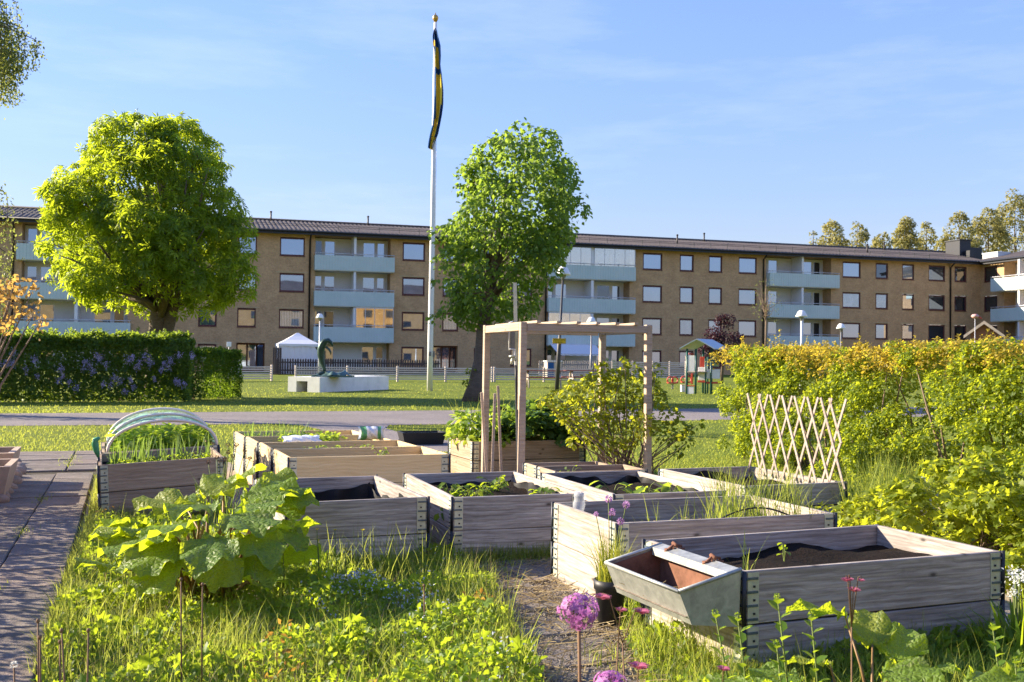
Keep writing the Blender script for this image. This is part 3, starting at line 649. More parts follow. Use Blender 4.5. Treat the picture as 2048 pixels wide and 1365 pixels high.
for z in (.22, .34): sg.tube([(UL, .05, EAVE+.22+z), (UR-.5, .05, EAVE+.22+z)], .018, 5)
n = int((UR-UL)/1.6)
for i in range(n): x = UL+1.6*i; sg.box(x, .02, EAVE+.2, x+.03, .08, EAVE+.6)
sg.build('snow_guard', M['dark_metal'], rf)
for px in (25, 618.5, 1091, 1526, 1900):
    u = Uf(px); dpz = MB(); dpz.tube([(u, -.8, EAVE-.12), (u, -.35, EAVE-.45), (u, -.08, EAVE-.62), (u, -.08, .1)], .07, 8)
    for z in (2, 5, 8): dpz.box(u-.1, -.1, z, u+.1, .0, z+.05)
    dpz.build('drainpipe', M['pipe'], bld)
for px, vv in ((582, 5.6), (775, 5.6), (1371, 2.5), (1443, 5.6), (1750, 2.5), (1801, 5.6), (330, 5.6)):
    u = Uf(px, 460); u *= (1+vv*.0115); z = EAVE+(RIDGE-EAVE)*(vv+.7)/6.9; vp = MB(); vp.tube([(u, vv, z-.2), (u, vv, z+.75)], .07, 8); vp.lathe([(.1, 0), (.1, .08), (.0, .12)], 8, (u, vv, z+.75)); vp.build('vent_pipe', M['pipe'], rf)
def at_v(px, v):
    d = ray(px, 490); t = d.x/d.y; return (t*(85.3+v*BC)+v*BS)/(BC-t*BS)
cx0, cx1 = at_v(1908, 4), at_v(1930, 4)
cb = MB(); cb.box(cx0, 3.2, RIDGE-1.2, cx1, 5.2, RIDGE+.95); cb.box(cx0-.08, 3.12, RIDGE+.95, cx1+.08, 5.28, RIDGE+1.05); cb.box(cx0+.5, 2.4, RIDGE-1.4, cx0+1.1, 3.2, RIDGE-.1); cb.box(cx1+.02, 3.5, RIDGE-1.2, cx1+1.6, 4.8, RIDGE+.35); cb.build('chimney', M['dark_metal'], rf)
# wing that comes forward on the right
def WL(t, out=0.0): return (UR-out, -t)      # local u, v along the wing wall
wing = MB(); ZR = EAVE
W4 = Matrix.Translation((UR, 0, 0)) @ Matrix.Rotation(-PI/2, 4, 'Z')    # wing local x runs forward (-v), local y goes into the wing (+u)
wops = []
for k in range(4): wops.append((.45, 2.15, *wz(k), 'w', .16))
wops.append((3.0, 9.0, -.2, EAVE-.25, 'r', 1.3))
wmesh = wall_mesh(0, 14, -.3, EAVE, wops).mesh('wing_wall')
wobj = link('wing_wall', wmesh, M['brick'], bld); wobj.matrix_local = W4
for k in range(4): window(bld, .452, 2.148, *wz(k), pm='pane_dark', M4=W4)
rw = MB(); rw.box(3.0, 1.3, -.2, 9.0, 1.4, EAVE-.3); o = rw.build('recess_wall', M['plaster'], bld); o.matrix_local = W4
for k in range(4):
    z0 = 2.75*k-.3
    for x0, x1, zz in ((3.4, 4.2, .1), (4.3, 5.6, .8), (6.6, 7.6, .8)):
        pb = MB(); pb.box(x0, 1.24, z0+zz, x1, 1.295, z0+2.3); pb.build('pane', M['pane' if k == 3 else 'pane_dark'], o)
for k in range(1, 4):
    z0 = 2.75*k-.3; sl = MB(); sl.box(2.63, -1.1, z0-.17, 9.3, -.002, z0); sl.box(3.01, -.002, z0-.165, 8.99, 1.28, z0-.003)
    bal = sl.build('balcony', M['plaster'], bld); bal.matrix_local = W4
    pn = MB(); n = 30
    for i in range(n): x0 = 2.6+6.7*i/n; pn.box(x0+.006, -1.16, z0-.12, x0+6.7/n-.006, -1.135, z0+1.02)
    pn.box(2.6, -1.135, z0-.1, 9.3, -1.12, z0+1.0)
    for i in range(5): y0 = -1.11+.22*i; pn.box(2.6, y0+.005, z0-.12, 2.625, y0+.215, z0+1.02)
    pn.build('front_panel', M['clad'], bal)
    rl = MB(); rl.tube([(2.6, -1.13, z0+1.17), (9.3, -1.13, z0+1.17)], .03, 6); rl.tube([(2.62, -1.13, z0+1.17), (2.62, -.02, z0+1.17)], .03, 6)
    for i in range(5): rl.tube([(2.65+1.5*i, -1.1, z0+1.0), (2.65+1.5*i, -1.13, z0+1.17)], .018, 5)
    rl.build('railing', M['rail'], bal)
    pa = MB(); pa.box(5.75, -1.0, z0, 5.95, 1.27, z0+2.55); pa.build('partition', M['white_trim'], bal)
wr = link('wing_roof', roof_mesh(-.6, 14, -.75, EAVE-.02, VR, RIDGE), M['roof'], bld); wr.matrix_local = W4
wg = MB(); wg.tube([(.8, -.82, EAVE-.06), (14, -.82, EAVE-.06)], .085, 8); wg.box(.75, -.73, EAVE-.3, 14, -.70, EAVE-.02); o = wg.build('gutter', M['dark_metal'], bld); o.matrix_local = W4
hs = MB(); hs.box(-1.6, 1.6, EAVE+.4, .4, 3.0, EAVE+.95); hs.box(-1.65, 1.55, EAVE+.95, .45, 3.05, EAVE+1.06); o = hs.build('roof_hatch', M['sheet_metal'], bld); o.matrix_local = W4
# the block on the other side of the garden (seen in the window panes)
ob = thing('apartment_building', 'sunlit yellow brick block across the garden, mirrored in the window panes', 'building', (0, -42, 0), (0, 0, BA))
ow = MB(); ow.box(-80, -14, 0, 80, 0, 11.6); ow.build('brick_wall', M['brick_far'], ob)
orf = MB(); orf.add([(-81, .7, 11.5), (81, .7, 11.5), (81, -7, 15.3), (-81, -7, 15.3), (81, -14.7, 11.5), (-81, -14.7, 11.5)], [(0, 1, 2, 3), (3, 2, 4, 5)]); orf.build('roof', M['roof'], ob)
owf = MB(); owf.box(-.8, .0, 0, .8, .06, 1.4); owm = owf.mesh('window'); owm.materials.append(M['pane_dark'])
for k in range(4):
    for i in range(34): link('window', owm, None, ob, (-72+4.3*i, 0.0, .8+2.7*k))
# ------------------------------------------------------------------ fences in front of the block
def along(a, b, t): return a+(b-a)*t
def slat_fence(label, a, b, h, nsl, bay, mat, gap=.35, lift=.1, group=None):
    a, b = Vector((a[0], a[1], 0)), Vector((b[0], b[1], 0)); L = (b-a).length; rz = math.atan2(b.y-a.y, b.x-a.x)
    t = thing('slat_fence', label, 'fence', a, (0, 0, rz), group); n = max(1, round(L/bay)); bl = L/n
    pm = MB(); pm.cbox(-.045, .03, 0, .045, .12, h+.02, .006); pmm = pm.mesh('post')
    sm = MB(); sh = (h-lift)/nsl; sm.cbox(0, 0, 0, bl-.012, .028, sh*(1-gap), .004); smm = sm.mesh('slat')
    for i in range(n+1): link('post', pmm, mat, t, (bl*i, 0, 0))
    for i in range(n):
        for k in range(nsl): link('slat', smm, mat, t, (bl*i+.006, 0, lift+sh*k), (random.uniform(-.02, .02), random.uniform(-.0015, .0015), 0))
    return t
def picket_fence(label, a, b, h, mat, w=.11, gap=.05):
    a, b = Vector((a[0], a[1], 0)), Vector((b[0], b[1], 0)); L = (b-a).length; rz = math.atan2(b.y-a.y, b.x-a.x)
    t = thing('picket_fence', label, 'fence', a, (0, 0, rz)); n = int(L/(w+gap))
    pm = MB(); pm.prism([(0, .06), (w, .06), (w, h-.07), (w*.5, h), (0, h-.07)], 0, .022); pmm = pm.mesh('picket')
    for i in range(n): link('picket', pmm, mat, t, ((w+gap)*i, 0, random.uniform(-.015, .015)), (0, random.uniform(-.01, .01), 0))
    for z in (.25, h-.3):
        r = MB(); r.box(0, .025, z, L, .065, z+.09); r.build('rail', mat, t)
    return t
slat_fence('low grey horizontal slat fence behind the bronze sculpture and the flagpole', gp(592, 763.5), gp(985, 764.5), .74, 6, 2.4, M['pale_fence'], .45)
slat_fence('low grey horizontal slat fence between the leaning tree trunk and the picnic tables', gp(990, 764.5), gp(1184, 765), .74, 6, 2.4, M['pale_fence'], .45)
slat_fence('short slat fence section in front of the left entrance, beside the clipped hedge', gp(440, 764), gp(545, 762.5), .74, 6, 2.4, M['pale_fence'], .45)
slat_fence('tall pale slat screen with wide gaps behind the yellow-green shrub', gp(1224, 757), gp(1306, 758), 1.12, 9, 1.3, M['pale_fence'], .45, .06)
slat_fence('tall pale slat screen with wide gaps left of the playground tower', gp(1308, 758), gp(1372, 758.5), 1.12, 9, 1.3, M['pale_fence'], .45, .06)
fa, fb = dp(548, 745, 66), dp(880, 745, 70)
picket_fence('dark stained picket fence in front of the white party tent', fa, fb, 1.05, M['dark_fence'])
picket_fence('grey picket fence under the white awning', dp(1078, 745, 70), dp(1225, 745, 73), 1.1, M['fence_wood'])
# short dark screen wall next to the tent
sc_ = thing('privacy_screen', 'dark wooden privacy screen at the left end of the picket fence', 'screen', dp(545, 745, 66.3)*Vector((1, 1, 0)) if False else (dp(545, 745, 66.3).x, 66.3, 0), (0, 0, BA))
for i in range(4): q = MB(); q.cbox(.14*i, 0, 0, .14*i+.125, .03, 1.72, .004); q.build('plank', M['dark_fence'], sc_)
# ------------------------------------------------------------------ white party tent
tp = dp(594, 740, 69); tn = thing('party_tent', 'white party tent with pointed canopy behind the dark picket fence', 'tent', (tp.x, tp.y, 0), (0, 0, BA))
w = 1.28; ze = 1.98; c_ = MB(); N_ = 6
vs_ = []; 
for s_ in range(4):
    for i in range(N_):
        a = -w+2*w*i/N_; p = {0: (a, -w), 1: (w, a), 2: (-a, w), 3: (-w, -a)}[s_]; vs_.append(p)
rings = [(1.04, ze-.16, .012), (1.04, ze, .0), (.62, ze+.27, -.02), (.3, ze+.52, -.01), (.05, ze+.74, 0)]
V = []; n = len(vs_)
for sc2, z, k in rings:
    for i, p in enumerate(vs_): V.append((p[0]*sc2, p[1]*sc2, z+(.03*math.sin(i*2.1) if sc2 == 1.04 and z < ze else 0)))
Fs = [(r*n+i, r*n+(i+1) % n, (r+1)*n+(i+1) % n, (r+1)*n+i) for r in range(len(rings)-1) for i in range(n)]+[tuple(range((len(rings)-1)*n, len(rings)*n))]
c_.add(V, Fs); c_.build('canopy', M['tent'], tn)
for s_ in range(4):
    sw = MB(); V = []; n2 = 24
    for i in range(n2+1):
        a = -w+2*w*i/n2; d = w-.02+.025*math.sin(i*1.9)
        p = {0: (a, -d), 1: (d, a), 2: (-a, d), 3: (-d, -a)}[s_]; V += [(p[0], p[1], .03), (p[0], p[1], ze-.1)]
    sw.add(V, [(2*i, 2*i+2, 2*i+3, 2*i+1) for i in range(n2)]); sw.build('side_curtain', M['tent'], tn)
    pl = MB(); sx, sy = ((-1, -1), (1, -1), (1, 1), (-1, 1))[s_]; pl.box(sx*w-.03, sy*w-.03, 0, sx*w+.03, sy*w+.03, ze); pl.build('leg', M['rail'], tn)
# ------------------------------------------------------------------ plinth and bronze
pc = gp(639, 785.5); PA = -.42
pt = thing('sculpture_plinth', 'long white block plinth with a square opening, standing on the lawn', 'plinth', pc, (0, 0, PA))
H_ = .50; m = MB(); W_, D_ = 1.26, 4.4   # local: front face runs to -x, long side goes back +y
m.box(-W_, 0, -.05, -W_*.73, D_, H_); m.box(-W_*.38, 0, -.05, 0, D_, H_); m.box(-W_*.73, .001, .36, -W_*.38, D_, H_-.001); m.box(-W_*.73, .7, -.05, -W_*.38, D_-.001, .36)
m.build('block', M['white_paint'], pt)
sp = pc+Vector((math.cos(PA)*-.25-math.sin(PA)*.7, math.sin(PA)*-.25+math.cos(PA)*.7, H_))
st = thing('bronze_sculpture', 'green patinated bronze dolphin standing on its tail above bronze waves on the white plinth', 'sculpture', sp, (0, 0, 0))
b = MB(); pts = [(-.02, 0, .14), (-.06, 0, .3), (-.12, 0, .5), (-.16, 0, .72), (-.165, 0, .92), (-.12, 0, 1.08), (-.02, 0, 1.20), (.08, 0, 1.22), (.16, 0, 1.16), (.205, 0, 1.08), (.225, 0, 1.01)]
b.tube(pts, [.045, .065, .095, .12, .13, .125, .11, .09, .065, .04, .018], 12)
b.build('body', M['bronze'], st)
fn = MB(); fn.prism([(-.27, .86), (-.36, .98), (-.33, 1.0), (-.2, 1.02)], -.02, .02); fn.build('back_fin', M['bronze'], st)
fl = MB(); fl.tube([(.02, -.1, 1.0), (.13, -.16, .93), (.2, -.2, .82), (.2, -.21, .74)], [.04, .045, .03, .008], 6); fl.build('flipper', M['bronze'], st)
tl = MB(); tl.tube([(-.02, 0, .17), (-.2, -.05, .09), (-.33, -.08, .06)], [.05, .06, .012], 6); tl.tube([(-.02, 0, .17), (.12, -.06, .06), (.24, -.08, .05)], [.05, .06, .012], 6); tl.build('tail', M['bronze'], st)
wv = MB(); V = []; nx, ny = 22, 9
for i in range(nx+1):
    for j in range(ny+1):
        x = -.42+1.35*i/nx; y = -.28+.56*j/ny; e = min(1, 4*min(i/nx, 1-i/nx), 4*min(j/ny, 1-j/ny)+.3)
        z = .02+e*(.10+.06*math.sin(x*11+y*6)+.035*math.sin(x*23-y*9)+(.06 if x > .35 else 0)); V.append((x, y, z))
wv.add(V, [(i*(ny+1)+j, (i+1)*(ny+1)+j, (i+1)*(ny+1)+j+1, i*(ny+1)+j+1) for i in range(nx) for j in range(ny)], 0, True)
wv.box(-.42, -.28, 0, .93, .28, .05); wv.build('waves', M['bronze_lite'], st)
# ------------------------------------------------------------------ flagpole and flag
fp = gp(859.5, 782); fpo = thing('flagpole', 'tall white flagpole with a gilded ball on the lawn', 'flagpole', fp)
topz = dp(868, 40, fp.y).z
m = MB(); m.tube([(0, 0, 0), (0, 0, 1.9), (.03, 0, topz*.5), (.035, 0, topz-.1)], [.105, .10, .085, .055], 14); m.build('pole', M['white_paint'], fpo)
m = MB(); m.lathe([(.03, -.1), (.06, -.06), (.105, .03), (.11, .08), (.08, .15), (.02, .19), (.012, .26), (.0, .27)], 12, (.035, 0, topz)); m.build('ball', M['gold'], fpo)
m = MB(); m.box(.09, -.04, 1.2, .16, .04, 1.42); m.box(-.04, -.14, 1.25, .05, -.08, 1.4); m.build('cleat', M['grey_metal'], fpo)
m = MB(); m.tube([(.11, -.02, 1.3), (.13, -.02, topz*.6), (.08, -.02, topz-.15)], .008, 4); m.build('halyard', M['rail'], fpo)
fz0, fz1 = dp(860, 300, fp.y).z, dp(866, 58, fp.y).z
fo = thing('flag', 'limp blue flag with a yellow cross hanging beside the pole', 'flag', (fp.x, fp.y, 0))
def fprof(t):   # t from the top: left edge, right edge in metres from the pole
    pr = [(0, .02, .10), (.06, -.06, .16), (.12, -.05, .23), (.2, .0, .25), (.28, .02, .24), (.38, .03, .31), (.5, .03, .36), (.62, .03, .355), (.72, .02, .31), (.8, .0, .25), (.88, -.08, .18), (.95, -.12, .06), (1.0, -.14, -.02)]
    for (a, l0, r0), (b, l1, r1) in zip(pr, pr[1:]):
        if t <= b: k = (t-a)/(b-a); return l0+(l1-l0)*k, r0+(r1-r0)*k
    return pr[-1][1], pr[-1][2]
m = MB(); rows, cols = 40, 14; V = []
for i in range(rows+1):
    t = i/rows; l, r = fprof(t)
    for j in range(cols+1):
        s = j/cols; l2, r2 = l*1.05, r*1.05; V.append((l2+(r2-l2)*s+.02*math.sin(s*9+t*5), -.17+.11*math.sin(s*13+t*4)+.05*math.sin(t*17+s*4), fz1+(fz0-fz1)*t-.12*s*(1-t)))
for i in range(rows):
    t = i/rows
    for j in range(cols):
        s = j/cols; y = 0
        if .09 < t < .2 and s < .35: y = 1 if t < .14 else 0
        elif .13 < t <= .30 and .28-.2*(t > .22) < s < .62: y = 1
        elif .36 < t < .93 and .22+.2*(.7-t) < s < .80-.1*(t > .6)-.25*max(0, t-.75): y = 1
        elif t >= .9 and s > .15 and s < .85: y = 1
        k = cols+1; m.add([V[i*k+j], V[i*k+j+1], V[(i+1)*k+j+1], V[(i+1)*k+j]], [(0, 3, 2, 1)], y, True)
cl = m.build('cloth', [M['flag_blue'], M['flag_yellow']], fo)
# ------------------------------------------------------------------ lamp posts
def lamp(label, x, y, h, lean=0, pole='lamp_pole', s=1.0):
    t = thing('lamp_post', label, 'street lamp', (x, y, 0), (0, lean, 0), 'lamp posts of the courtyard')
    m = MB(); m.tube([(0, 0, 0), (0, 0, h*.42), (0, 0, h*.43), (0, 0, h-.42*s)], [.075*s, .072*s, .045*s, .038*s], 10); m.build('pole', M[pole], t)
    m = MB(); m.lathe([(.038, -.42), (.05, -.36), (.095, -.30), (.11, -.24), (.11, -.22)], 12, (0, 0, h)); m.build('neck', M['grey_metal'], t)
    m = MB(); m.lathe([(.25, -.24), (.255, -.21), (.20, -.12), (.155, -.02), (.10, .03), (.0, .04)], 18, (0, 0, h)); o = m.build('shade', M['white_paint'], t)
    o.scale = (s, s, 1)
    return t
lp = gp(1113, 789); lamp('dark lamp post with white hat shade carrying the yellow notice, nearest of the lamps', lp.x, lp.y, 4.28, .045)
for (px, py, Y, lab, pole) in ((1183, 636, 55, 'lamp post with grey hat shade beside the white awning', 'grey_metal'), (1603, 623, 46, 'white lamp post in front of the right-hand balconies', 'white_paint'), (1682, 649, 58, 'small lamp post just above the right hedge, right of the balconies', 'grey_metal'), (640, 629, 64, 'lamp post standing behind the bronze sculpture', 'rail')):
    p = dp(px, py, Y); lamp(lab, p.x, p.y, p.z, 0, pole, 1.0)
sg_ = thing('notice_sign', 'small yellow notice with two lines of dark print on the lamp post', 'sign', dp(1118.5, 682.5, lp.y-.12), (0, 0, .05))
m = MB(); m.cbox(-.225, -.006, -.09, .225, .006, .09, .003); m.build('plate', M['sign_yellow'], sg_)
m = MB()
for a, b, c, d in ((-.22, -.085, .22, -.079), (-.22, .079, .22, .085), (-.22, -.079, -.214, .079), (.214, -.079, .22, .079)): m.box(a, -.009, b, c, -.0062, d)
m.build('border', M['ink'], sg_)
def text(s, size, parent, loc, mat, rot=(PI/2, 0, 0)):
    cu = bpy.data.curves.new('text', 'FONT'); cu.body = s; cu.size = size; cu.align_x = 'CENTER'; cu.extrude = .001
    o = bpy.data.objects.new('lettering', cu); COL.objects.link(o); dg = bpy.context.evaluated_depsgraph_get(); me = bpy.data.meshes.new_from_object(o.evaluated_get(dg))
    bpy.data.objects.remove(o); return link('lettering', me, mat, parent, loc, rot)
text('Hundrastning', .067, sg_, (0, -.0075, .02), M['ink']); text('förbjuden', .067, sg_, (0, -.0075, -.055), M['ink'])
# ------------------------------------------------------------------ awning, cabinet, heat pump, picnic tables
ap = Uf(1097), Uf(1187)
aw = thing('awning', 'white sloping awning over the ground-floor terrace', 'awning', BR+Vector((0, 0, 0)), (0, 0, BA))
m = MB(); u0, u1 = ap; n = 24; V = []
for i in range(n+1):
    u = u0+(u1-u0)*i/n; V += [(u, -.58, 2.38), (u, -1.6, 1.98), (u, -2.6, 1.62), (u, -2.62, 1.5+.02*math.sin(i*1.7))]
m.add(V, [(4*i+k, 4*i+4+k, 4*i+5+k, 4*i+1+k) for i in range(n) for k in range(3)]); m.build('cloth', M['tent'], aw)
m = MB(); m.tube([(u0, -.56, 2.4), (u1, -.56, 2.4)], .06, 8); m.tube([(u0, -2.6, 1.62), (u1, -2.6, 1.62)], .03, 8); m.build('roller', M['rail'], aw)
for u in (u0+.4, u1-.4): m = MB(); m.tube([(u, -.56, 2.35), (u, -1.7, 1.75), (u, -2.58, 1.6)], .025, 6); m.build('arm', M['rail'], aw)
hp = dp(1109, 748, 58); t = thing('utility_cabinet', 'pale open-sided cabinet with dark blue front behind the lamp post', 'cabinet', (hp.x, hp.y, 0), (0, 0, .3))
m = MB(); m.cbox(-.42, 0, .15, .42, .6, 1.05, .02); m.build('body', M['table_leg'], t); m = MB(); m.box(-.40, -.02, .2, -.05, -.002, 1.0); m.build('front_panel', M['flag_blue'], t); m = MB(); m.box(-.46, -.04, 1.05, .46, .64, 1.1); m.build('lid', M['white_trim'], t)
def picnic(label, px, py, w, rz=.0):
    p = gp(px, py); t = thing('picnic_table', label, 'picnic table', p, (0, 0, rz), 'picnic tables on the lawn')
    for i in range(4): m = MB(); m.cbox(-w/2, -.36+.18*i, .68, w/2, -.20+.18*i, .72, .006); m.build('top_plank', M['table_red'], t)
    for sy in (-1, 1):
        m = MB(); m.cbox(-w/2, sy*.72-.11, .40, w/2, sy*.72+.11, .44, .006); m.build('seat_plank', M['table_red'], t)
    for sx in (-1, 1):
        x = sx*(w/2-.3)
        for sy in (-1, 1): m = MB(); m.tube([(x, sy*.72, 0), (x, sy*.2, .68)], .035, 6); m.build('leg', M['table_leg'], t)
        m = MB(); m.box(x-.03, -.82, .34, x+.03, .82, .40); m.build('crossbar', M['table_leg'], t)
picnic('red-brown picnic table with pale crossed legs left of the lamp post', 1087, 776, 1.9, .05)
picnic('red-brown picnic table half hidden behind the yellow-green shrub', 1172, 774, 1.9, .12)
# ------------------------------------------------------------------ playground tower
pp = gp(1405, 789); pg = thing('playground_tower', 'playground tower with white panels, green posts and a curved pale blue roof', 'playground', pp, (0, 0, -.36))
k = pp.y/F_PX    # metres per photograph pixel at its distance
X = lambda px: (px-1405)*k
Zt = lambda py: (789-py)*k
Dp = .95
for px in (1373.5, 1391):
    for y in (0, Dp):
        m = MB(); m.tube([(X(px)+(y*.42), y, 0), (X(px)+(y*.42), y, Zt(698))], .038, 8); m.build('post', M['play_green'], pg)
for px in (1407.5, 1418.5, 1404):
    m = MB(); m.tube([(X(px), .3 if px != 1404 else 1.1, 0), (X(px), .3 if px != 1404 else 1.1, Zt(714))], .032, 8); m.build('post', M['play_green'], pg)
def panel(x0, x1, y0, y1, mat, y=-.03, name='panel'):
    m = MB(); m.cbox(X(x0), y, Zt(y0), X(x1), y+.03, Zt(y1), .008); return m.build(name, M[mat], pg)
panel(1375, 1389, 743, 712, 'white_paint'); panel(1375, 1388, 789, 774.5, 'white_paint'); panel(1393, 1407, 761, 735, 'white_paint', .28); panel(1409, 1436, 758, 739, 'white_paint', .32)
panel(1374, 1391, 746, 743.5, 'table_leg', -.04, 'floor_edge'); panel(1374, 1390, 773.5, 771.5, 'play_red', -.04, 'floor_edge'); panel(1392, 1408, 766, 762, 'play_red', .27, 'floor_edge'); panel(1408, 1440, 768, 764, 'play_red', .3, 'floor_edge')
m = MB(); m.box(X(1374), 0, Zt(745), X(1400)+.2, Dp, Zt(743.5)); m.build('deck', M['table_leg'], pg)
panel(1376, 1380, 770, 748, 'play_red', .5); panel(1393, 1403, 736, 714, 'play_red', .6)
m = MB(); m.lathe([(.0, -.03), (.09, -.03), (.09, .03), (.0, .03)], 14, (X(1380.5), .1, Zt(708.5))); o = m.build('steering_wheel', M['play_red'], pg)
rf_ = MB(); V = []; n = 10; hw = .62
for i in range(n+1):
    s = -1+2*i/n; z = Zt(680)-.34*abs(s)**1.08; V += [(X(1395)+s*hw, -.22, z), (X(1395)+s*hw+.30, Dp+.25, z)]
Vt = [(a, b, c+.035) for a, b, c in V]; nn = len(V)
rf_.add(V+Vt, [(2*i, 2*i+2, 2*i+3, 2*i+1) for i in range(n)]+[(nn+2*i, nn+2*i+1, nn+2*i+3, nn+2*i+2) for i in range(n)]+[(2*i, nn+2*i, nn+2*i+2, 2*i+2) for i in range(n)]+[(2*i+1, 2*i+3, nn+2*i+3, nn+2*i+1) for i in range(n)]+[(0, 1, nn+1, nn), (2*n, nn+2*n, nn+2*n+1, 2*n+1)])
rf_.build('roof', M['play_roof'], pg)
lad = MB()
for i in range(8): z = .2+.16*i; lad.tube([(X(1369.5), .1, z), (X(1374), .1, z)], .012, 5)
lad.tube([(X(1369.5), .1, 0), (X(1369.5), .1, Zt(712))], .016, 6); lad.build('ladder', M['table_leg'], pg)
def rider(label, px, py):
    p = gp(px, py); t = thing('spring_rider', label, 'play equipment', p, (0, 0, .2), 'red ring play figures')
    for dx in (-.1, .1):
        m = MB(); m.tube([(dx+.13*math.cos(a), 0, .38+.13*math.sin(a)) for a in [2*PI*i/18 for i in range(19)]], .03, 6, cap=False); m.build('ring', M['play_red'], t)
    m = MB(); m.tube([(.05*math.cos(i*.9), .05*math.sin(i*.9), .25*i/30) for i in range(31)], .012, 5); m.build('spring', M['grey_metal'], t)
    m = MB(); m.cbox(-.22, -.1, .24, .22, .1, .29, .01); m.build('seat', M['play_red'], t)
rider('red ring spring rider left of the playground tower, in front of the slat screen', 1345, 779); rider('red ring spring rider half behind the white panels of the playground tower', 1372, 777)
bx = gp(1372, 785); t = thing('sand_box', 'small white box at the foot of the playground tower', 'box', (bx.x, bx.y+.3, 0)); m = MB(); m.cbox(-.12, 0, 0, .1, .3, .24, .01); m.build('body', M['white_paint'], t); m = MB(); m.cbox(-.13, -.01, .24, .11, .31, .27, .008); m.build('lid', M['table_leg'], t)
# play house beyond the right hedge
hp = dp(1968, 700, 42); t = thing('play_house', 'small gabled play house with black felt roof behind the right hedge', 'play house', (hp.x, hp.y, 0), (0, 0, -.42))
zr = dp(1953, 645, 42).z; ze_ = dp(1936, 672, 42).z
m = MB(); m.prism([(-.5, 0), (.5, 0), (.5, ze_+.12), (0, zr-.05), (-.5, ze_+.12)], 0, 1.7); m.build('wall', M['playhouse_wall'], t)
m = MB()
for s_ in (-1, 1): m.add([(0, -.2, zr), (s_*.72, -.2, ze_-.04), (s_*.72, 1.9, ze_-.04), (0, 1.9, zr), (0, -.2, zr+.05), (s_*.74, -.2, ze_), (s_*.74, 1.9, ze_), (0, 1.9, zr+.05)], [(0, 1, 2, 3), (4, 7, 6, 5), (0, 4, 5, 1), (1, 5, 6, 2), (2, 6, 7, 3)])
m.build('roof', M['roof_felt'], t)
m = MB()
for s_ in (-1, 1): m.add([(0, -.23, zr+.06), (s_*.75, -.23, ze_+.02), (s_*.75, -.23, ze_-.1), (0, -.23, zr-.07), (0, -.205, zr+.06), (s_*.75, -.205, ze_+.02), (s_*.75, -.205, ze_-.1), (0, -.205, zr-.07)], [(0, 1, 2, 3), (4, 7, 6, 5), (0, 4, 5, 1), (3, 2, 6, 7), (1, 5, 6, 2)])
m.build('bargeboard', M['table_leg'], t)
m = MB(); m.box(-.3, -.02, .7, .3, .0-.001, 1.25); m.build('window', M['pane_dark'], t)
b2 = dp(1950, 633, 41.5); t = thing('toy_bird', 'pink round toy on a thin stick above the play house roof', 'toy', (b2.x, b2.y, 0))
m = MB(); m.lathe([(.0, -.09), (.1, -.06), (.15, 0), (.1, .07), (.0, .09)], 14, (0, 0, b2.z)); m.build('body', M['toy_pink'], t); m = MB(); m.tube([(0, 0, 0), (0, 0, b2.z-.08)], .012, 6); m.build('stick', M['rail'], t); m = MB(); m.tube([(.12, 0, b2.z), (.24, 0, b2.z-.07), (.3, 0, b2.z-.12)], [.04, .03, .006], 6); m.build('beak', M['play_red'], t)
# small white house-number sign above the clipped hedge
q = dp(458, 689, 60); t = thing('number_sign', 'small white sign above the top of the clipped hedge', 'sign', (q.x, q.y, 0), (0, 0, .3)); m = MB(); m.cbox(-.13, -.02, q.z-.14, .13, .02, q.z+.14, .01); m.build('plate', M['white_paint'], t); m = MB(); m.tube([(0, .03, 0), (0, .03, q.z+.1)], .02, 6); m.build('post', M['rail'], t)
# ------------------------------------------------------------------ trees and hedges
UP = np.array([0, 0, 1.0])
def crown_leaves(clumps, per, tmpl, size, droop=.4, up=.7, spread=1.0, out=.6):
    """clumps: list of (centre, radius, outward dir); leaves sit on the outer side of every clump"""
    P = []; N = []; T = []
    for c, r, o in clumps:
        n = max(3, int(per*r*r)); d = rand_dirs(n); d = norm(d+np.asarray(o)*out+UP*.25)
        rr = r*rng.uniform(.45, 1.0, (n, 1))**.6*spread
        P.append(np.asarray(c)+d*rr*np.array([1, 1, .8])); N.append(norm(d*.6+UP*up+rng.normal(0, .45, (n, 3)))); T.append(norm(d+rng.normal(0, .5, (n, 3))-UP*droop))
    P = np.concatenate(P); N = np.concatenate(N); T = np.concatenate(T)
    S = size*rng.uniform(.65, 1.25, len(P))
    return P, frames(N, T), S
def crown_clumps(prof, z0, z1, n, r0, r1, shell=.62, squash=1.0, seed=1, off=None):
    """prof(t): crown radius at height fraction t; clumps lie near the outer surface, unevenly"""
    r = np.random.default_rng(seed); out = []
    while len(out) < n:
        t = r.uniform(0, 1); a = r.uniform(0, 2*PI); R = prof(t, a)
        if r.uniform() > .25+.75*R/prof.max: continue
        q = r.uniform(shell, 1.0)**.7*R; cx = off(t) if off else 0
        c = np.array([math.cos(a)*q+cx, math.sin(a)*q*squash, z0+(z1-z0)*t])
        o = norm(np.array([math.cos(a), math.sin(a), (t-.45)*1.2]))
        out.append((c, r.uniform(r0, r1), o))
    return out
def sprigs(prof, z0, z1, n, seed, off=None):
    r = np.random.default_rng(seed); out = []
    for i in range(n):
        t = r.uniform(.03, 1); an = r.uniform(0, 2*PI); q = prof(t, an)*r.uniform(.98, 1.16); cx = off(t) if off else 0
        out.append((np.array([math.cos(an)*q+cx, math.sin(an)*q, z0+(z1-z0)*t*r.uniform(.97, 1.05)]), r.uniform(.12, .26), norm(np.array([math.cos(an), math.sin(an), (t-.4)*1.3]))))
    return out
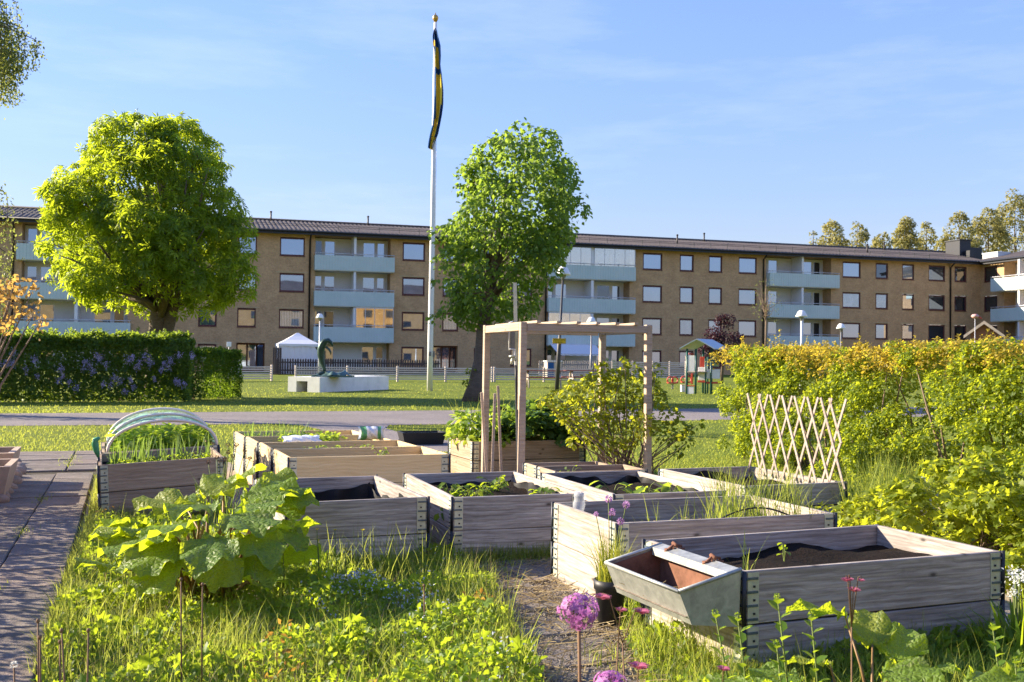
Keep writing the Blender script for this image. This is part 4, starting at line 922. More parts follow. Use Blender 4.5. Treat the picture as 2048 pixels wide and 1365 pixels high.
def limbs(mb, root, clumps, k, r0, seed=3, bend=.25):
    r = random.Random(seed)
    for i in r.sample(range(len(clumps)), min(k, len(clumps))):
        c = Vector(clumps[i][0]); root_ = Vector(root)+Vector((0, 0, r.uniform(-.1, .35)*max(.5, (c.z-root[2])))); mid = root_.lerp(c, .5)+Vector((r.uniform(-1, 1), r.uniform(-1, 1), r.uniform(-.3, .8)))*bend
        mb.tube([root_, root_.lerp(mid, .55)+Vector((0, 0, .08)), mid, c], [r0, r0*.7, r0*.45, r0*.15], 6)
class Prof:
    def __init__(s, pts, wob=.12, seed=0): s.p = pts; s.w = wob; s.s = seed; s.max = max(v for _, v in pts)*(1+wob)
    def __call__(s, t, a):
        for (t0, r0), (t1, r1) in zip(s.p, s.p[1:]):
            if t <= t1: k = (t-t0)/(t1-t0); v = r0+(r1-r0)*k; break
        else: v = s.p[-1][1]
        return v*(1+s.w*math.sin(3*a+s.s+5*t)+s.w*.6*math.sin(5*a-2*s.s+9*t))
def leaf_crown(name, tmpl, mat, parent, P, R, S):
    o = link(name, scatter(name, tmpl[0], tmpl[1], P, R, S), mat, parent); return props(o, kind='stuff')
# horse chestnut
cb_ = gp(311, 792); ch = thing('chestnut_tree', 'broad horse chestnut with a thick forked trunk behind the lilac hedge', 'tree', cb_)
zt = dp(300, 222, cb_.y).z; zb = dp(300, 640, cb_.y).z
pr = Prof([(0, 1.75), (.1, 2.2), (.3, 2.35), (.5, 2.05), (.68, 1.95), (.82, 1.55), (.93, 1.05), (1, .5)], .12, 1)
cl = crown_clumps(pr, zb+.55, zt-.45, 128, .42, .92, .5, 1.0, 5, lambda t: -.28+.2*t)
cl += sprigs(pr, zb+.55, zt-.3, 130, 31, lambda t: -.28+.2*t)
tm = MB(); tm.tube([(0, 0, -.1), (0, 0, .5), (.02, 0, 1.4), (.05, 0, 2.3), (.12, .05, 3.6), (.15, 0, 5.2), (.1, 0, 6.6)], [.36, .29, .26, .235, .18, .13, .06], 14)
tm.tube([(.1, 0, 1.2), (.28, .02, 1.9), (.55, .1, 3.0), (1.1, .2, 4.2)], [.2, .2, .15, .06], 10)
limbs(tm, (.05, 0, 2.3), cl, 46, .10, 3, .4)
tm.build('trunk', M['bark'], ch)
P, R, S = crown_leaves(cl, 122, PALM, .235, .9, .3, 1.0, .5)
leaf_crown('crown', PALM, M['chestnut'], ch, P, R, S)
# linden with leaning trunk
lb = gp(945, 803); ld = thing('linden_tree', 'rounded dark green tree with a leaning bare trunk beside the flagpole', 'tree', lb)
zt = dp(1030, 250, lb.y).z; k = lb.y/F_PX
tm = MB(); tp_ = [(dp(x, y, lb.y)-lb) for x, y in ((945, 808), (953, 770), (962, 720), (966, 660), (975, 600), (990, 520), (1005, 440), (1015, 360))]
tm.tube(tp_, [.33, .235, .20, .175, .15, .12, .09, .04], 12)
pr = Prof([(0, .85), (.1, 1.25), (.22, 1.4), (.4, 1.5), (.55, 1.7), (.68, 1.58), (.8, 1.3), (.92, .8), (1, .3)], .11, 2)
zb = dp(980, 640, lb.y).z
offs = lambda t: (dp(985+65*min(1, t*1.5), 400, lb.y)-lb).x-.1
cl = crown_clumps(pr, zb, zt-.2, 210, .26, .52, .35, 1.0, 8, offs)
cl += [(np.array([(dp(x, y, lb.y)-lb).x, .1, dp(x, y, lb.y).z]), .22, np.array([dx, 0, .2])) for x, y, dx in ((870, 640, -1), (892, 628, -.8), (915, 622, -.6), (1040, 635, .6), (1035, 615, .5), (1130, 400, 1), (1128, 330, .8), (870, 470, -1))]
cl += sprigs(pr, zb, zt-.1, 140, 33, offs)
limbs(tm, (tp_[4].x, 0, tp_[4].z), cl, 30, .045, 4, .3)
tm.build('trunk', M['bark'], ld)
P, R, S = crown_leaves(cl, 430, LOBED, .135, .8, .35, 1.05, .5)
leaf_crown('crown', LEAF4, M['linden'], ld, P, R, S)
sh = MB()
for x, y in ((944, 745), (938, 765)):
    q = dp(x, y, lb.y-.15)-lb; sh.tube([(q.x+.1, -.1, q.z), (q.x, -.15, q.z+.05)], [.02, .01], 5)
sh.build('shoot', M['twig'], ld)
q = [np.array((*(dp(x, y, lb.y-.15)-lb)[:2], dp(x, y, lb.y).z)) for x, y in ((942, 744), (936, 766))]
P, R, S = crown_leaves([(c, .14, np.array([-1, 0, 0])) for c in q], 1500, LEAF4, .09)
leaf_crown('shoot_leaves', LEAF4, M['rose'], ld, P, R, S)
# birch whose hanging twigs reach in at the upper left
by = 20.0; bx_ = dp(-110, 400, by).x; bi = thing('birch_tree', 'birch with long drooping twigs hanging into the upper left corner', 'tree', (bx_, by, 0))
tm = MB(); tm.tube([(0, 0, 0), (.05, 0, 3), (0, 0, 6), (.1, 0, 9), (.1, 0, 12)], [.2, .16, .12, .08, .02], 10); Pb = []
def twig(px, py, ln, n, jit=.07):
    px = px-(22 if px > 0 else 0); n = int(n*.8)
    c = dp(px, py, by)-Vector((bx_, by, 0)); c.y += random.uniform(-.8, .8)
    pts = [c+Vector((.03*math.sin(i*.8)+.03*i*ln/6*.2, 0, -ln*i/6)) for i in range(7)]
    tm.tube([Vector((.05, 0, c.z*.95)), Vector((.05, 0, c.z*.95)).lerp(c, .6)+Vector((0, 0, .35)), c], [.035, .02, .008], 5); tm.tube(pts, .006, 3, cap=False)
    for i in range(n):
        t = random.uniform(0, 1); b = pts[0].lerp(pts[-1], t); Pb.append((b.x+random.gauss(0, jit), b.y+random.gauss(0, jit), b.z+random.gauss(0, jit*.5)))
for px, py, ln, n in ((0, -60, 1.6, 420), (15, 0, 1.4, 420), (30, -30, 1.5, 420), (45, 20, 1.2, 380), (58, 50, .9, 260), (66, 62, .6, 200), (8, 60, 1.3, 380), (22, 95, 1.0, 300), (38, 60, 1.2, 320), (5, -30, 1.5, 320), (20, -20, 1.6, 320), (35, 10, 1.55, 320), (48, 40, 1.45, 300), (60, 60, 1.1, 240), (70, 75, .7, 160), (-10, 40, 1.5, 320), (0, 90, 1.0, 220), (28, 70, 1.1, 220), (12, 20, 1.2, 250), (55, 90, .7, 120), (40, 120, .85, 120),
                      (-8, 330, 1.6, 220), (-2, 360, .5, 90), (-12, 380, .9, 120), (10, 430, 1.2, 150), (2, 470, 1.1, 150), (20, 470, .8, 90), (-15, 500, 1.3, 200), (26, 520, .5, 60)): twig(px, py, ln, n)
for i in range(22):
    a = random.uniform(-120, -12); twig(a, random.uniform(-80, 560), random.uniform(.7, 1.6), 90, .16)
for i in range(14): twig(random.uniform(-330, -50), random.uniform(600, 700), random.uniform(.5, 1.2), 150, .22)  # low unseen skirt of twigs, added to shade the left lawn and path
tm.build('trunk', M['bark'], bi)
P = np.array(Pb); n = len(P); leaf_crown('crown', LEAF2, M['birch'], bi, P, frames(rand_dirs(n), norm(rng.normal(0, .5, (n, 3))-UP)), .062*rng.uniform(.7, 1.3, n))
# amber-leaved shrub at the left edge
oy = 9.2; oc = dp(-40, 700, oy); orr = thing('amber_shrub', 'shrub with amber spring leaves and bare pale branches at the left edge', 'shrub', (oc.x, oy, 0))
tm = MB(); Po = []
for px, py in ((50, 582), (42, 600), (20, 590), (5, 595), (25, 620), (52, 625), (35, 660), (0, 640), (12, 572), (40, 570), (62, 648), (-20, 590), (-30, 640), (-50, 560), (-60, 610), (-90, 600), (-80, 660), (-110, 700)):
    c = dp(px, py, oy)-Vector((oc.x, oy, 0)); c.y = random.uniform(-.25, .25); mid = Vector((c.x*.45-.05, c.y*.5, c.z*.62)); tm.tube([(random.uniform(-.06, .06), 0, 0), mid, mid.lerp(c, .6)+Vector((.02, 0, .03)), c], [.014, .01, .006, .003], 5)
    for i in range(22 if px > -20 else 60): Po.append((c.x+random.gauss(0, .045), c.y+random.gauss(0, .06), c.z+random.gauss(0, .05)))
for i in range(420):  # unseen foliage outside the view, added to throw shade on the paved path
    x_, y_ = random.uniform(-2.2, 1.9), -1.0-random.random()*4.9; x_ = min(x_, -.62-.0*y_) if y_ > -1 else min(x_, (-.4876*(oy+y_)-oc.x)-.55)
    z_ = random.uniform(.1, 1.0); Po += [(x_+random.gauss(0, .16), y_+random.gauss(0, .16), z_+random.gauss(0, .12)) for _ in range(60)]
    if i % 3 == 0: tm.tube([(x_*.8, y_*.9, 0), (x_*.9, y_*.95, z_*.6), (x_, y_, z_)], [.014, .01, .004], 5)
Po = [q_ for q_ in Po if not (q_[0]+oc.x > -.4876*(q_[1]+oy)-.10 and q_[1] < -.5)]
tm.build('branch', M['twig'], orr); P = np.array(Po); n = len(P)
leaf_crown('leaves', LEAF4, M['orange'], orr, P, frames(rand_dirs(n)+UP*.4, rand_dirs(n)), .048*rng.uniform(.6, 1.3, n))
# hedges: foliage on the faces of a grown box, uneven, with stems inside
def hedge(name, label, cat, a, b, w, h, mats, nleaf, size, tmpl=LEAF2, wob=.12, tip=None, ntip=0, tipl=.16, gap=0.0, seed=1, stems=40, core=True, hfun=None):
    a, b = Vector((a[0], a[1], 0)), Vector((b[0], b[1], 0)); L = (b-a).length; rz = math.atan2(b.y-a.y, b.x-a.x)
    t = thing(name, label, cat, a, (0, 0, rz)); hf = hfun or (lambda x: h)
    r = rng; n = nleaf
    areas = np.array([L*h, L*w, w*h, w*h]); face = r.choice(4, n, p=areas/areas.sum()); x = r.uniform(0, L, n); z = h*r.uniform(0, 1, n); y = np.zeros(n); N = np.zeros((n, 3))
    hh = np.array([hf(v) for v in x])/h
    f0 = face == 0; y[f0] = 0; N[f0] = (0, -1, 0)
    f1 = face == 1; y[f1] = r.uniform(0, w, f1.sum()); z[f1] = h; N[f1] = (0, 0, 1)
    for f, xv in ((2, 0), (3, L)): m = face == f; x[m] = xv; y[m] = r.uniform(0, w, m.sum()); N[m] = (-1 if f == 2 else 1, 0, 0)
    P = np.stack([x, y, z], 1); bulge = vnoise(P, 2.2, seed)*wob+vnoise(P, 6.0, seed+9)*wob*.5
    depth = np.abs(r.normal(0, wob*.7, n)); P = P+N*(bulge-depth)[:, None]; P[:, 2] *= hh
    if gap: 
        g_ = vnoise(P, 4.2, seed+4)+.35*vnoise(P, 11, seed+5); keep = (g_ > -gap) | (r.uniform(size=n) < .12); P, N = P[keep], N[keep]
    keep = P[:, 2] > .03; P, N = P[keep], N[keep]; n = len(P)
    NN = norm(N*.6+UP*.25+r.normal(0, .6, (n, 3))); R = frames(NN, N+UP*.5+r.normal(0, .7, (n, 3)))
    leaf_crown('leaves', tmpl, mats, t, P, R, size*r.uniform(.6, 1.3, n))
    mb = MB()
    for i in range(stems):
        x0 = random.uniform(.1, L-.1); y0 = random.uniform(.15*w, .6*w); zt_ = hf(x0)*random.uniform(.55, .95)
        mb.tube([(x0, y0+.1, 0), (x0+random.gauss(0, .06), y0, zt_*.4), (x0+random.gauss(0, .14), y0-random.uniform(0, .12)*w, zt_*.75), (x0+random.gauss(0, .22), y0-random.uniform(.0, .3)*w, zt_)], [.018, .014, .01, .004], 5)
    props(mb.build('stem', M['twig'], t), kind='stuff')
    if tip:
        x = r.uniform(0, L, ntip); P0 = np.stack([x, r.uniform(.0, w, ntip), np.array([hf(v) for v in x])-.06], 1); PP = []; TT = []
        for p in P0:
            d = Vector((random.gauss(0, .22), random.gauss(0, .22), 1)).normalized(); l = abs(random.gauss(tipl, tipl*.5)); m_ = int(5+l*60)
            for i in range(m_):
                s_ = i/m_; PP.append(p+np.array(d)*l*s_+np.random.default_rng(i).normal(0, .012, 3)); TT.append(np.array(d)*.8+np.array(Vector((random.gauss(0, 1), random.gauss(0, 1), .2))))
        PP = np.array(PP); TT = np.array(TT); n = len(PP); leaf_crown('tip_shoots', LEAF2, tip, t, PP, frames(rand_dirs(n)+UP*.3, TT), size*.85*rng.uniform(.6, 1.2, n))
    return t
ha, hb = gp(-260, 806), gp(378, 804)
lil = hedge('lilac_hedge', 'long dark green lilac hedge with violet blossom along the lawn', 'hedge', ha, hb, 1.5, 1.58, M['lilac'], 62000, .085, LEAF2, .15, M['lilac'], 500, .16, 0, 2, 60)
# blossom trusses
Pl = []; zz = lambda py: 0
for px, py in ((192, 712), (200, 718), (170, 725), (178, 733), (165, 738), (212, 731), (125, 755), (75, 752), (116, 763), (152, 776), (228, 757), (205, 770), (220, 772), (250, 784), (258, 720), (266, 716), (280, 726), (290, 712), (298, 716), (330, 728), (345, 722), (362, 712), (390, 713), (355, 765), (362, 768), (373, 772), (15, 728), (2, 727), (27, 727), (55, 740), (240, 765), (262, 762), (267, 777), (275, 735), (302, 727), (325, 742), (70, 720), (30, 706), (122, 740), (138, 765), (186, 745), (310, 760), (340, 735)):
    c = dp(px, py, 25.35); Pl.append(c)
inv = lil.matrix_basis.inverted() if False else Matrix.Rotation(-lil.rotation_euler.z, 4, 'Z') @ Matrix.Translation(-lil.location)
PP = []
for c in Pl:
    c2 = inv @ c; c2.y = -.16; n = random.randint(40, 90); r_ = random.uniform(.045, .09)
    PP += [(c2.x+random.gauss(0, r_*.5), c2.y+random.gauss(0, r_*.4)-.02, c2.z+random.gauss(0, r_*.75)) for _ in range(n)]
PP = np.array(PP); n = len(PP); leaf_crown('blossom', LEAF2, M['lilac_bloom'], lil, PP, frames(rand_dirs(n), rand_dirs(n)), .035*rng.uniform(.6, 1.2, n))
hedge('clipped_hedge', 'small rounded green hedge end standing right of the lilac hedge', 'hedge', gp(372, 801), gp(484, 797), 1.5, 1.33, M['clip'], 26000, .06, LEAF2, .13, None, 0, 0, 0, 5, 12)
# right hedge in the sun
hA, hB = site(4.35, 2.2), site(6.62, 12.0)
hA = Vector((4.75, 4.2, 0)); hB = Vector((2.42, 12.9, 0))
dirv = (hA-hB).normalized()
hl = (hA+dirv*1.2-hB).length; hz = math.atan2((hA-hB).y, (hA-hB).x); hf = lambda x: 1.29+.004*x+.02*math.sin(x*1.9)+.015*math.sin(x*4.3)
rh = thing('sunlit_hedge', 'tall loose sunlit hedge with amber tips and bare stems on the right', 'hedge', hB, (0, 0, hz))
CLa, CLb, CLt = [], [], []
for i in range(4200):
    x, z = random.uniform(-.05, hl), random.uniform(.06, 1.0); q = np.array([[x, z*1.4]]); k = vnoise(q, 3.0, 17)[0]+.5*vnoise(q, 7.5, 19)[0]
    if k < -.12: continue
    y = .16-.16*min(1, k)+abs(random.gauss(0, .06)); CLa.append((np.array([x, y, z*hf(x)]), random.uniform(.05, .10), norm(np.array([random.gauss(0, .3), -1, .45]))))
for i in range(900):
    x, z = random.uniform(-.1, hl), random.uniform(.03, .95); CLb.append((np.array([x, random.uniform(.4, 1.0), z*hf(x)]), random.uniform(.10, .18), norm(np.array([0, -.7, .6]))))
for i in range(1150):
    x, y = random.uniform(0, hl), random.uniform(.02, 1.0); CLt.append((np.array([x, y, hf(x)-abs(random.gauss(0, .11))]), random.uniform(.05, .10), norm(np.array([random.gauss(0, .3), -.4, 1]))))
P, R, S = crown_leaves(CLa, 6600, LEAF2, .036, .2, .5, 1.05, .5); k = P[:, 2] > .02; leaf_crown('leaves', LEAF2, M['hedge'], rh, P[k], R[k], S[k])
P, R, S = crown_leaves(CLb, 1500, LEAF2, .05, .2, .5, 1.1, .4); k = P[:, 2] > .02; leaf_crown('inner_leaves', LEAF2, M['hedge'], rh, P[k], R[k], S[k])
P, R, S = crown_leaves(CLt, 5200, LEAF2, .034, .0, .4, 1.1, .5); leaf_crown('amber_leaves', LEAF2, M['hedge_tip'], rh, P, R, S)
mb = MB()
for i in range(75):
    x0 = random.uniform(.25, hl-.05); y0 = random.uniform(.26, .6); zt_ = hf(x0)*random.uniform(.55, .9); sx = random.gauss(0, .2)
    mb.tube([(x0, y0+.08, 0), (x0+sx*.3+random.gauss(0, .04), y0-.02, zt_*.35), (x0+sx*.6+random.gauss(0, .05), y0-random.uniform(0, .12), zt_*.7), (x0+sx, y0-random.uniform(.0, .2), zt_)], [.013, .011, .008, .004], 6)
props(mb.build('stem', M['twig'], rh), kind='stuff')
PP, TT = [], []
for i in range(420):
    x = random.uniform(0, hl); p = np.array([x, random.uniform(0, 1.0), hf(x)-.05]); dv = np.array(Vector((random.gauss(0, .2), random.gauss(0, .2), 1)).normalized()); l = abs(random.gauss(.10, .06)); m_ = int(6+l*110)
    for q in range(m_): a_ = q*2.4; PP.append(p+dv*l*q/m_); TT.append(dv*.7+np.array([math.cos(a_), math.sin(a_), 0]))
PP, TT = np.array(PP), np.array(TT); n = len(PP); leaf_crown('tip_shoots', LEAF2, M['hedge_tip'], rh, PP, frames(rand_dirs(n)*.5+UP*.6, TT), .03*rng.uniform(.6, 1.2, n))
# purple tree, thin birch, poplars far behind
def small_tree(name, label, px0, px1, py0, py1, Y, mat, n, size, r0, r1, base_h=0, seed=1, tmpl=LEAF2, sparse=1.0, trunk=.09, shape=None, nb=10):
    c = dp((px0+px1)/2, 740, Y); zt_, zb_ = dp(px0, py0, Y).z, dp(px0, py1, Y).z; w_ = (px1-px0)/2*Y/F_PX
    t = thing(name, label, 'tree', (c.x, Y, 0)); pr_ = Prof(shape or [(0, w_*.6), (.3, w_), (.65, w_*.85), (1, w_*.25)], .15, seed)
    cl_ = crown_clumps(pr_, zb_, zt_, n, r0, r1, .3, 1, seed); m_ = MB(); m_.tube([(0, 0, 0), (.05, 0, zb_), (.0, 0, zb_+(zt_-zb_)*.6), (.05, 0, zt_)], [trunk, trunk*.75, trunk*.4, trunk*.08], 8); limbs(m_, (0, 0, zb_), cl_, nb, trunk*.35, seed, .15)
    m_.build('trunk', M['bark'] if mat != 'birch' else M['twig'], t); P, R, S = crown_leaves(cl_, sparse, tmpl, size, .4, .5); leaf_crown('crown', tmpl, M[mat], t, P, R, S); return t
small_tree('purple_tree', 'small purple-leaved tree behind the playground tower', 1405, 1482, 636, 724, 56, 'purple', 46, .13, .25, .45, seed=3, sparse=620)
small_tree('young_birch', 'thin sparse young birch in front of the right-hand balconies', 1500, 1560, 555, 640, 60, 'birch', 34, .085, .18, .4, seed=6, sparse=60, trunk=.07, nb=26)
pop = [('short leftmost poplar beyond the roof', 1617, 1632, 462, 40, .5), ('tall bushy poplar beyond the roof left of the gap', 1636, 1690, 446, 80, 1), ('slim leaning poplar beyond the roof next to the tall bushy one', 1690, 1735, 447, 60, 1), ('low scrubby poplar beyond the roof between two taller ones', 1740, 1785, 470, 60, 1),
       ('broad pale poplar beyond the roof', 1785, 1832, 441, 80, 1), ('narrow poplar right of the broad pale one beyond the roof', 1832, 1870, 447, 70, 1), ('dark poplar standing behind the roof chimney', 1888, 1945, 432, 80, 1), ('poplar between the chimney and the roof hatch', 1946, 2005, 421, 90, 1), ('tallest poplar at the right edge beyond the roof', 1995, 2062, 390, 110, 1), ('small pale poplar low behind the roof, left of the chimney', 1868, 1900, 475, 40, 1)]
for i, (lab, a, b, top, n, _) in enumerate(pop):
    Y = 150+6*(i % 3); w_ = (b-a)/2*Y/F_PX
    o = small_tree('poplar_tree', lab, a, b, top, 560, Y, 'poplar', int(n*1.6), .42, w_*.22, w_*.5, seed=20+i, sparse=40/max(.3, w_*w_*.1)*.55, trunk=.25, shape=[(0, w_*1.1), (.55, w_*1.05), (.8, w_*.75), (.93, w_*.4), (1, w_*.12)], nb=8); o['group'] = 'poplars beyond the roof'
# ------------------------------------------------------------------ raised beds
T_ = .022
hinge_cache = {}
def hinge_mesh(h):
    key = round(h, 3)
    if key not in hinge_cache:
        mb = MB(); w = .062
        mb.box(.012, -.0035, .006, w, -.0005, h-.006, 0); mb.box(-.0035, .012, .006, -.0005, w, h-.006, 0)
        mb.tube([(-.004, -.004, .0), (-.004, -.004, h)], .0085, 8, 2)
        n = 4
        for i in range(n):
            z = h*(i+.35)/n
            mb.box(.006, -.008, z, w-.006, -.0035, z+.009, 1); mb.box(-.008, .006, z, -.0035, w-.006, z+.009, 1)
            zz = z+h/n*.5
            for s_ in (0, 1):
                c = (.040, -.004) if s_ == 0 else (-.004, .040)
                if zz < h-.01:
                    if s_ == 0: mb.box(.036, -.0075, zz-.004, .044, -.003, zz+.004, 2)
                    else: mb.box(-.0075, .036, zz-.004, -.003, .044, zz+.004, 2)
        me = mb.mesh('corner_hinge'); [me.materials.append(M[k]) for k in ('zinc', 'rib', 'pin')]; hinge_cache[key] = me
    return hinge_cache[key]
def raised_bed(label, x, y, yaw, H, L, W, mat, fill=.12, tilt=0.0, liner=None, tiers=2, soil=True, seed=0, group='raised garden beds'):
    r = random.Random(seed+int(1000*abs(x)))
    t = thing('raised_bed', label, 'raised bed', (x, y, 0), (0, -tilt, yaw), group); h = H/tiers
    for k in range(tiers):
        z0 = k*h+.002; hh = h-.005
        for side in range(4):
            ln = (L if side % 2 == 0 else W)-(.0 if side % 2 == 0 else 2*T_+.004)
            mb = MB(); mb.cbox(-ln/2, -T_/2, -hh/2, ln/2, T_/2, hh/2, .003)
            if True:  # slightly wavy worn edge
                pass
            loc = {0: (L/2, T_/2, z0+hh/2), 1: (L-T_/2, W/2, z0+hh/2), 2: (L/2, W-T_/2, z0+hh/2), 3: (T_/2, W/2, z0+hh/2)}[side]
            mb.build('plank', mat, t, (loc[0], loc[1], loc[2]+r.uniform(-.002, .002)), (r.uniform(-.01, .01), r.uniform(-.004, .004), 0 if side % 2 == 0 else PI/2))
        for cx, cy_, rz in ((0, 0, 0), (L, 0, PI/2), (L, W, PI), (0, W, -PI/2)):
            link('corner_hinge', hinge_mesh(h), None, t, (cx, cy_, z0-.002), (0, 0, rz))
    if soil:
        mb = MB(); nx, ny = 22, 16; V = []
        for i in range(nx+1):
            for j in range(ny+1):
                xx, yy = T_+(L-2*T_)*i/nx, T_+(W-2*T_)*j/ny
                V.append((xx, yy, H-fill+.022*math.sin(xx*9+seed)*math.sin(yy*8+seed*2)+r.uniform(-.007, .007)))
        mb.add(V, [(i*(ny+1)+j, (i+1)*(ny+1)+j, (i+1)*(ny+1)+j+1, i*(ny+1)+j+1) for i in range(nx) for j in range(ny)], 0, True); mb.build('soil', M['soil'], t)
    if liner:
        mb = MB()
        for side in liner:
            n = 40; ln = L if side in (0, 2) else W; V = []
            for i in range(n+1):
                s_ = i/n; w_ = .028+.012*math.sin(s_*19+seed)+.008*math.sin(s_*41); top = H-.03-max(0, float(vnoise(np.array([[s_*ln, seed*1.0]]), 4.2, 60+seed*4+side)[0]))*.11-.008*math.sin(s_*23+seed)
                for z, e in ((H-fill-.05, .004), ((top+H-fill)/2, .012*math.sin(s_*27+seed)), (top, 0)):
                    p = {0: (s_*L, T_+w_+e), 1: (L-T_-w_-e, s_*W), 2: (s_*L, W-T_-w_-e), 3: (T_+w_+e, s_*W)}[side]; V.append((min(max(p[0], T_+.004), L-T_-.004), min(max(p[1], T_+.004), W-T_-.004), z))
            mb.add(V, [(3*i+k, 3*i+3+k, 3*i+4+k, 3*i+1+k) for i in range(n) for k in range(2)], 0, True)
        mb.build('liner', M['liner'], t)
    return t
def on_bed(bed, x, y, z):
    c, s = math.cos(bed.rotation_euler.z), math.sin(bed.rotation_euler.z); tl = -bed.rotation_euler.y
    return Vector((bed.location.x+x*c-y*s, bed.location.y+x*s+y*c, z+x*math.sin(tl)))
B_ = {}
B_['near'] = raised_bed('nearest weathered grey bed with bare dark soil, the zinc trough hooked on its left side', .871, 3.90, .395, .403, 1.278, .736, M['grey_wood'], .085, seed=1)
B_['mid'] = raised_bed('weathered grey bed with tall grass inside, just behind the nearest bed', .498, 4.905, .361, .42, 1.227, .752, M['grey_wood'], .135, seed=2)
B_['c3'] = raised_bed('weathered grey bed with a high black liner, right of the rhubarb', -1.18, 5.56, .386, .41, .779, 1.118, M['grey_wood'], .17, 0, (1, 2, 3), seed=3)
B_['c4'] = raised_bed('weathered grey bed with strawberry plants and sagging black liner in the centre', -.329, 6.005, .32, .389, .794, 1.25, M['grey_wood'], .09, 0, (1, 2, 3), seed=4)
B_['b5'] = raised_bed('weathered grey bed with young marrow plants behind the grassy bed', .617, 6.255, .335, .382, .749, 1.204, M['grey_wood'], .085, 0, (2, 1), seed=5)
B_['b5a'] = raised_bed('small low wooden bed in front of the pergola post', .21, 8.35, .33, .33, .64, .30, M['mid_wood'], .10, seed=6)
B_['b5c'] = raised_bed('narrow weathered bed wedged behind the marrow bed', .34, 7.83, .33, .345, .74, .40, M['mid_wood'], .10, seed=16)
B_['tr'] = raised_bed('weathered grey bed with black liner carrying the wooden lattice', 1.62, 7.24, .38, .325, .85, 1.18, M['grey_wood'], .1, 0, (2,), seed=7)
B_['n1'] = raised_bed('front bed of fresh pale pine, nearest in the row of new beds', -1.654, 7.836, .37, .428, 1.253, .74, M['new_wood'], .10, seed=8, group='row of new pine beds')
B_['n2'] = raised_bed('second pale pine bed counted from the front of the row', -1.94, 8.56, .375, .420, 1.26, .74, M['new_wood'], .10, seed=9, group='row of new pine beds')
B_['n3'] = raised_bed('third pale pine bed in the row, with a plastic sack on it', -2.242, 9.32, .38, .412, 1.235, .76, M['new_wood'], .10, seed=10, group='row of new pine beds')
B_['n4'] = raised_bed('rearmost pale pine bed of the row, with leek leaves', -2.554, 10.09, .38, .402, 1.23, .75, M['new_wood'], .10, seed=11, group='row of new pine beds')
B_['l7'] = raised_bed('tilted brown bed of onions beside the paved path', -2.89, 7.43, .37, .395, .86, .95, M['mid_wood'], .07, .05, seed=12)
B_['l8'] = raised_bed('brown bed under the green net tunnel', -3.25, 8.42, .37, .395, .90, 1.05, M['mid_wood'], .07, .05, seed=13)
B_['b8'] = raised_bed('aged bed overflowing with cranesbill beyond the pergola', -.367, 10.19, .38, .372, 1.2, .731, M['mid_wood'], .06, seed=14)
# ------------------------------------------------------------------ pergola, tap post, stakes
pg_o = Vector((.087, 9.1, 0)); PY = .32; pe = thing('pergola', 'small pergola frame of planed timber posts with slatted top', 'pergola', pg_o, (0, 0, PY)); HP = 1.50; LP, WP = 1.21, 1.07
for px_, py_ in ((0, 0), (LP, 0), (LP, WP), (0, WP)):
    m = MB(); m.cbox(-.029, -.029, 0, .029, .029, HP, .004); m.build('post', M['post_wood'], pe, (px_, py_, 0), (random.uniform(-.006, .006), random.uniform(-.006, .006), 0))
for (x0, y0, x1, y1) in ((.034, -.03, LP-.034, -.03), (.034, WP+.03, LP-.034, WP+.03)):
    m = MB(); ln = x1-x0; m.cbox(-ln/2, -.02, -.034, ln/2, .02, .034, .004); m.build('beam', M['post_wood'], pe, ((x0+x1)/2, y0, HP-.045))
for x0 in (0, LP):
    ln = WP-.07; m = MB(); m.cbox(-ln/2, -.02, -.034, ln/2, .02, .034, .004); m.build('beam', M['post_wood'], pe, (x0, WP/2, HP-.042), (0, 0, PI/2))
for i in range(6):
    x0 = .13+i*.185; m = MB(); m.cbox(-(WP+.14)/2, -.02, -.011, (WP+.14)/2, .02, .011, .003); m.build('slat', M['post_wood'], pe, (x0, WP/2, HP+.003), (0, 0, PI/2))
for i, (xa, xb, y0) in enumerate(((.2, .75, .45), (.62, 1.1, .6))):
    m = MB(); ln = xb-xa; m.cbox(-ln/2, -.045, -.009, ln/2, .045, .009, .003); m.build('batten', M['post_wood'], pe, ((xa+xb)/2, y0, HP-.04), (.5, 0, .1))
wp0 = dp(1036, 700, 9.9); t = thing('tap_post', 'galvanised square post with a garden tap and grey box, leaning beside the pergola', 'tap post', (wp0.x, 9.9, 0), (0, 0, 0))
k = 9.9/F_PX; ztop = dp(1028, 566, 9.9).z
m = MB(); m.tube([(.02, 0, 0), (-.01, 0, 1.0), (-.036, 0, ztop)], .024, 4, smooth=False); m.build('post', M['zinc'], t)
m = MB(); m.cbox(-.085, -.04, 1.27, -.03, .02, 1.50, .006); m.build('box', M['grey_metal'], t)
m = MB(); m.tube([(-.083, -.045, 1.26), (-.083, -.045, 1.52), (-.05, -.045, 1.53)], .008, 6); m.tube([(-.083, -.045, 1.27), (-.03, -.045, 1.27), (-.022, -.045, 1.13), (-.02, -.045, 1.08)], .009, 6); m.build('pipe', M['white_trim'], t)
m = MB(); m.tube([(-.02, -.05, 1.17), (-.05, -.06, 1.18), (-.062, -.07, 1.13)], [.016, .018, .012], 8); m.lathe([(.0, 0), (.03, .005), (.03, .02), (0, .025)], 8, (-.055, -.06, 1.19)); m.build('tap', M['zinc'], t)
m = MB(); m.tube([(-.02, -.06, 1.12), (-.014, -.06, .98), (-.005, -.06, .75), (.01, -.05, .4), (.02, -.05, .05)], .011, 7); m.build('hose', M['black_plastic'], t)
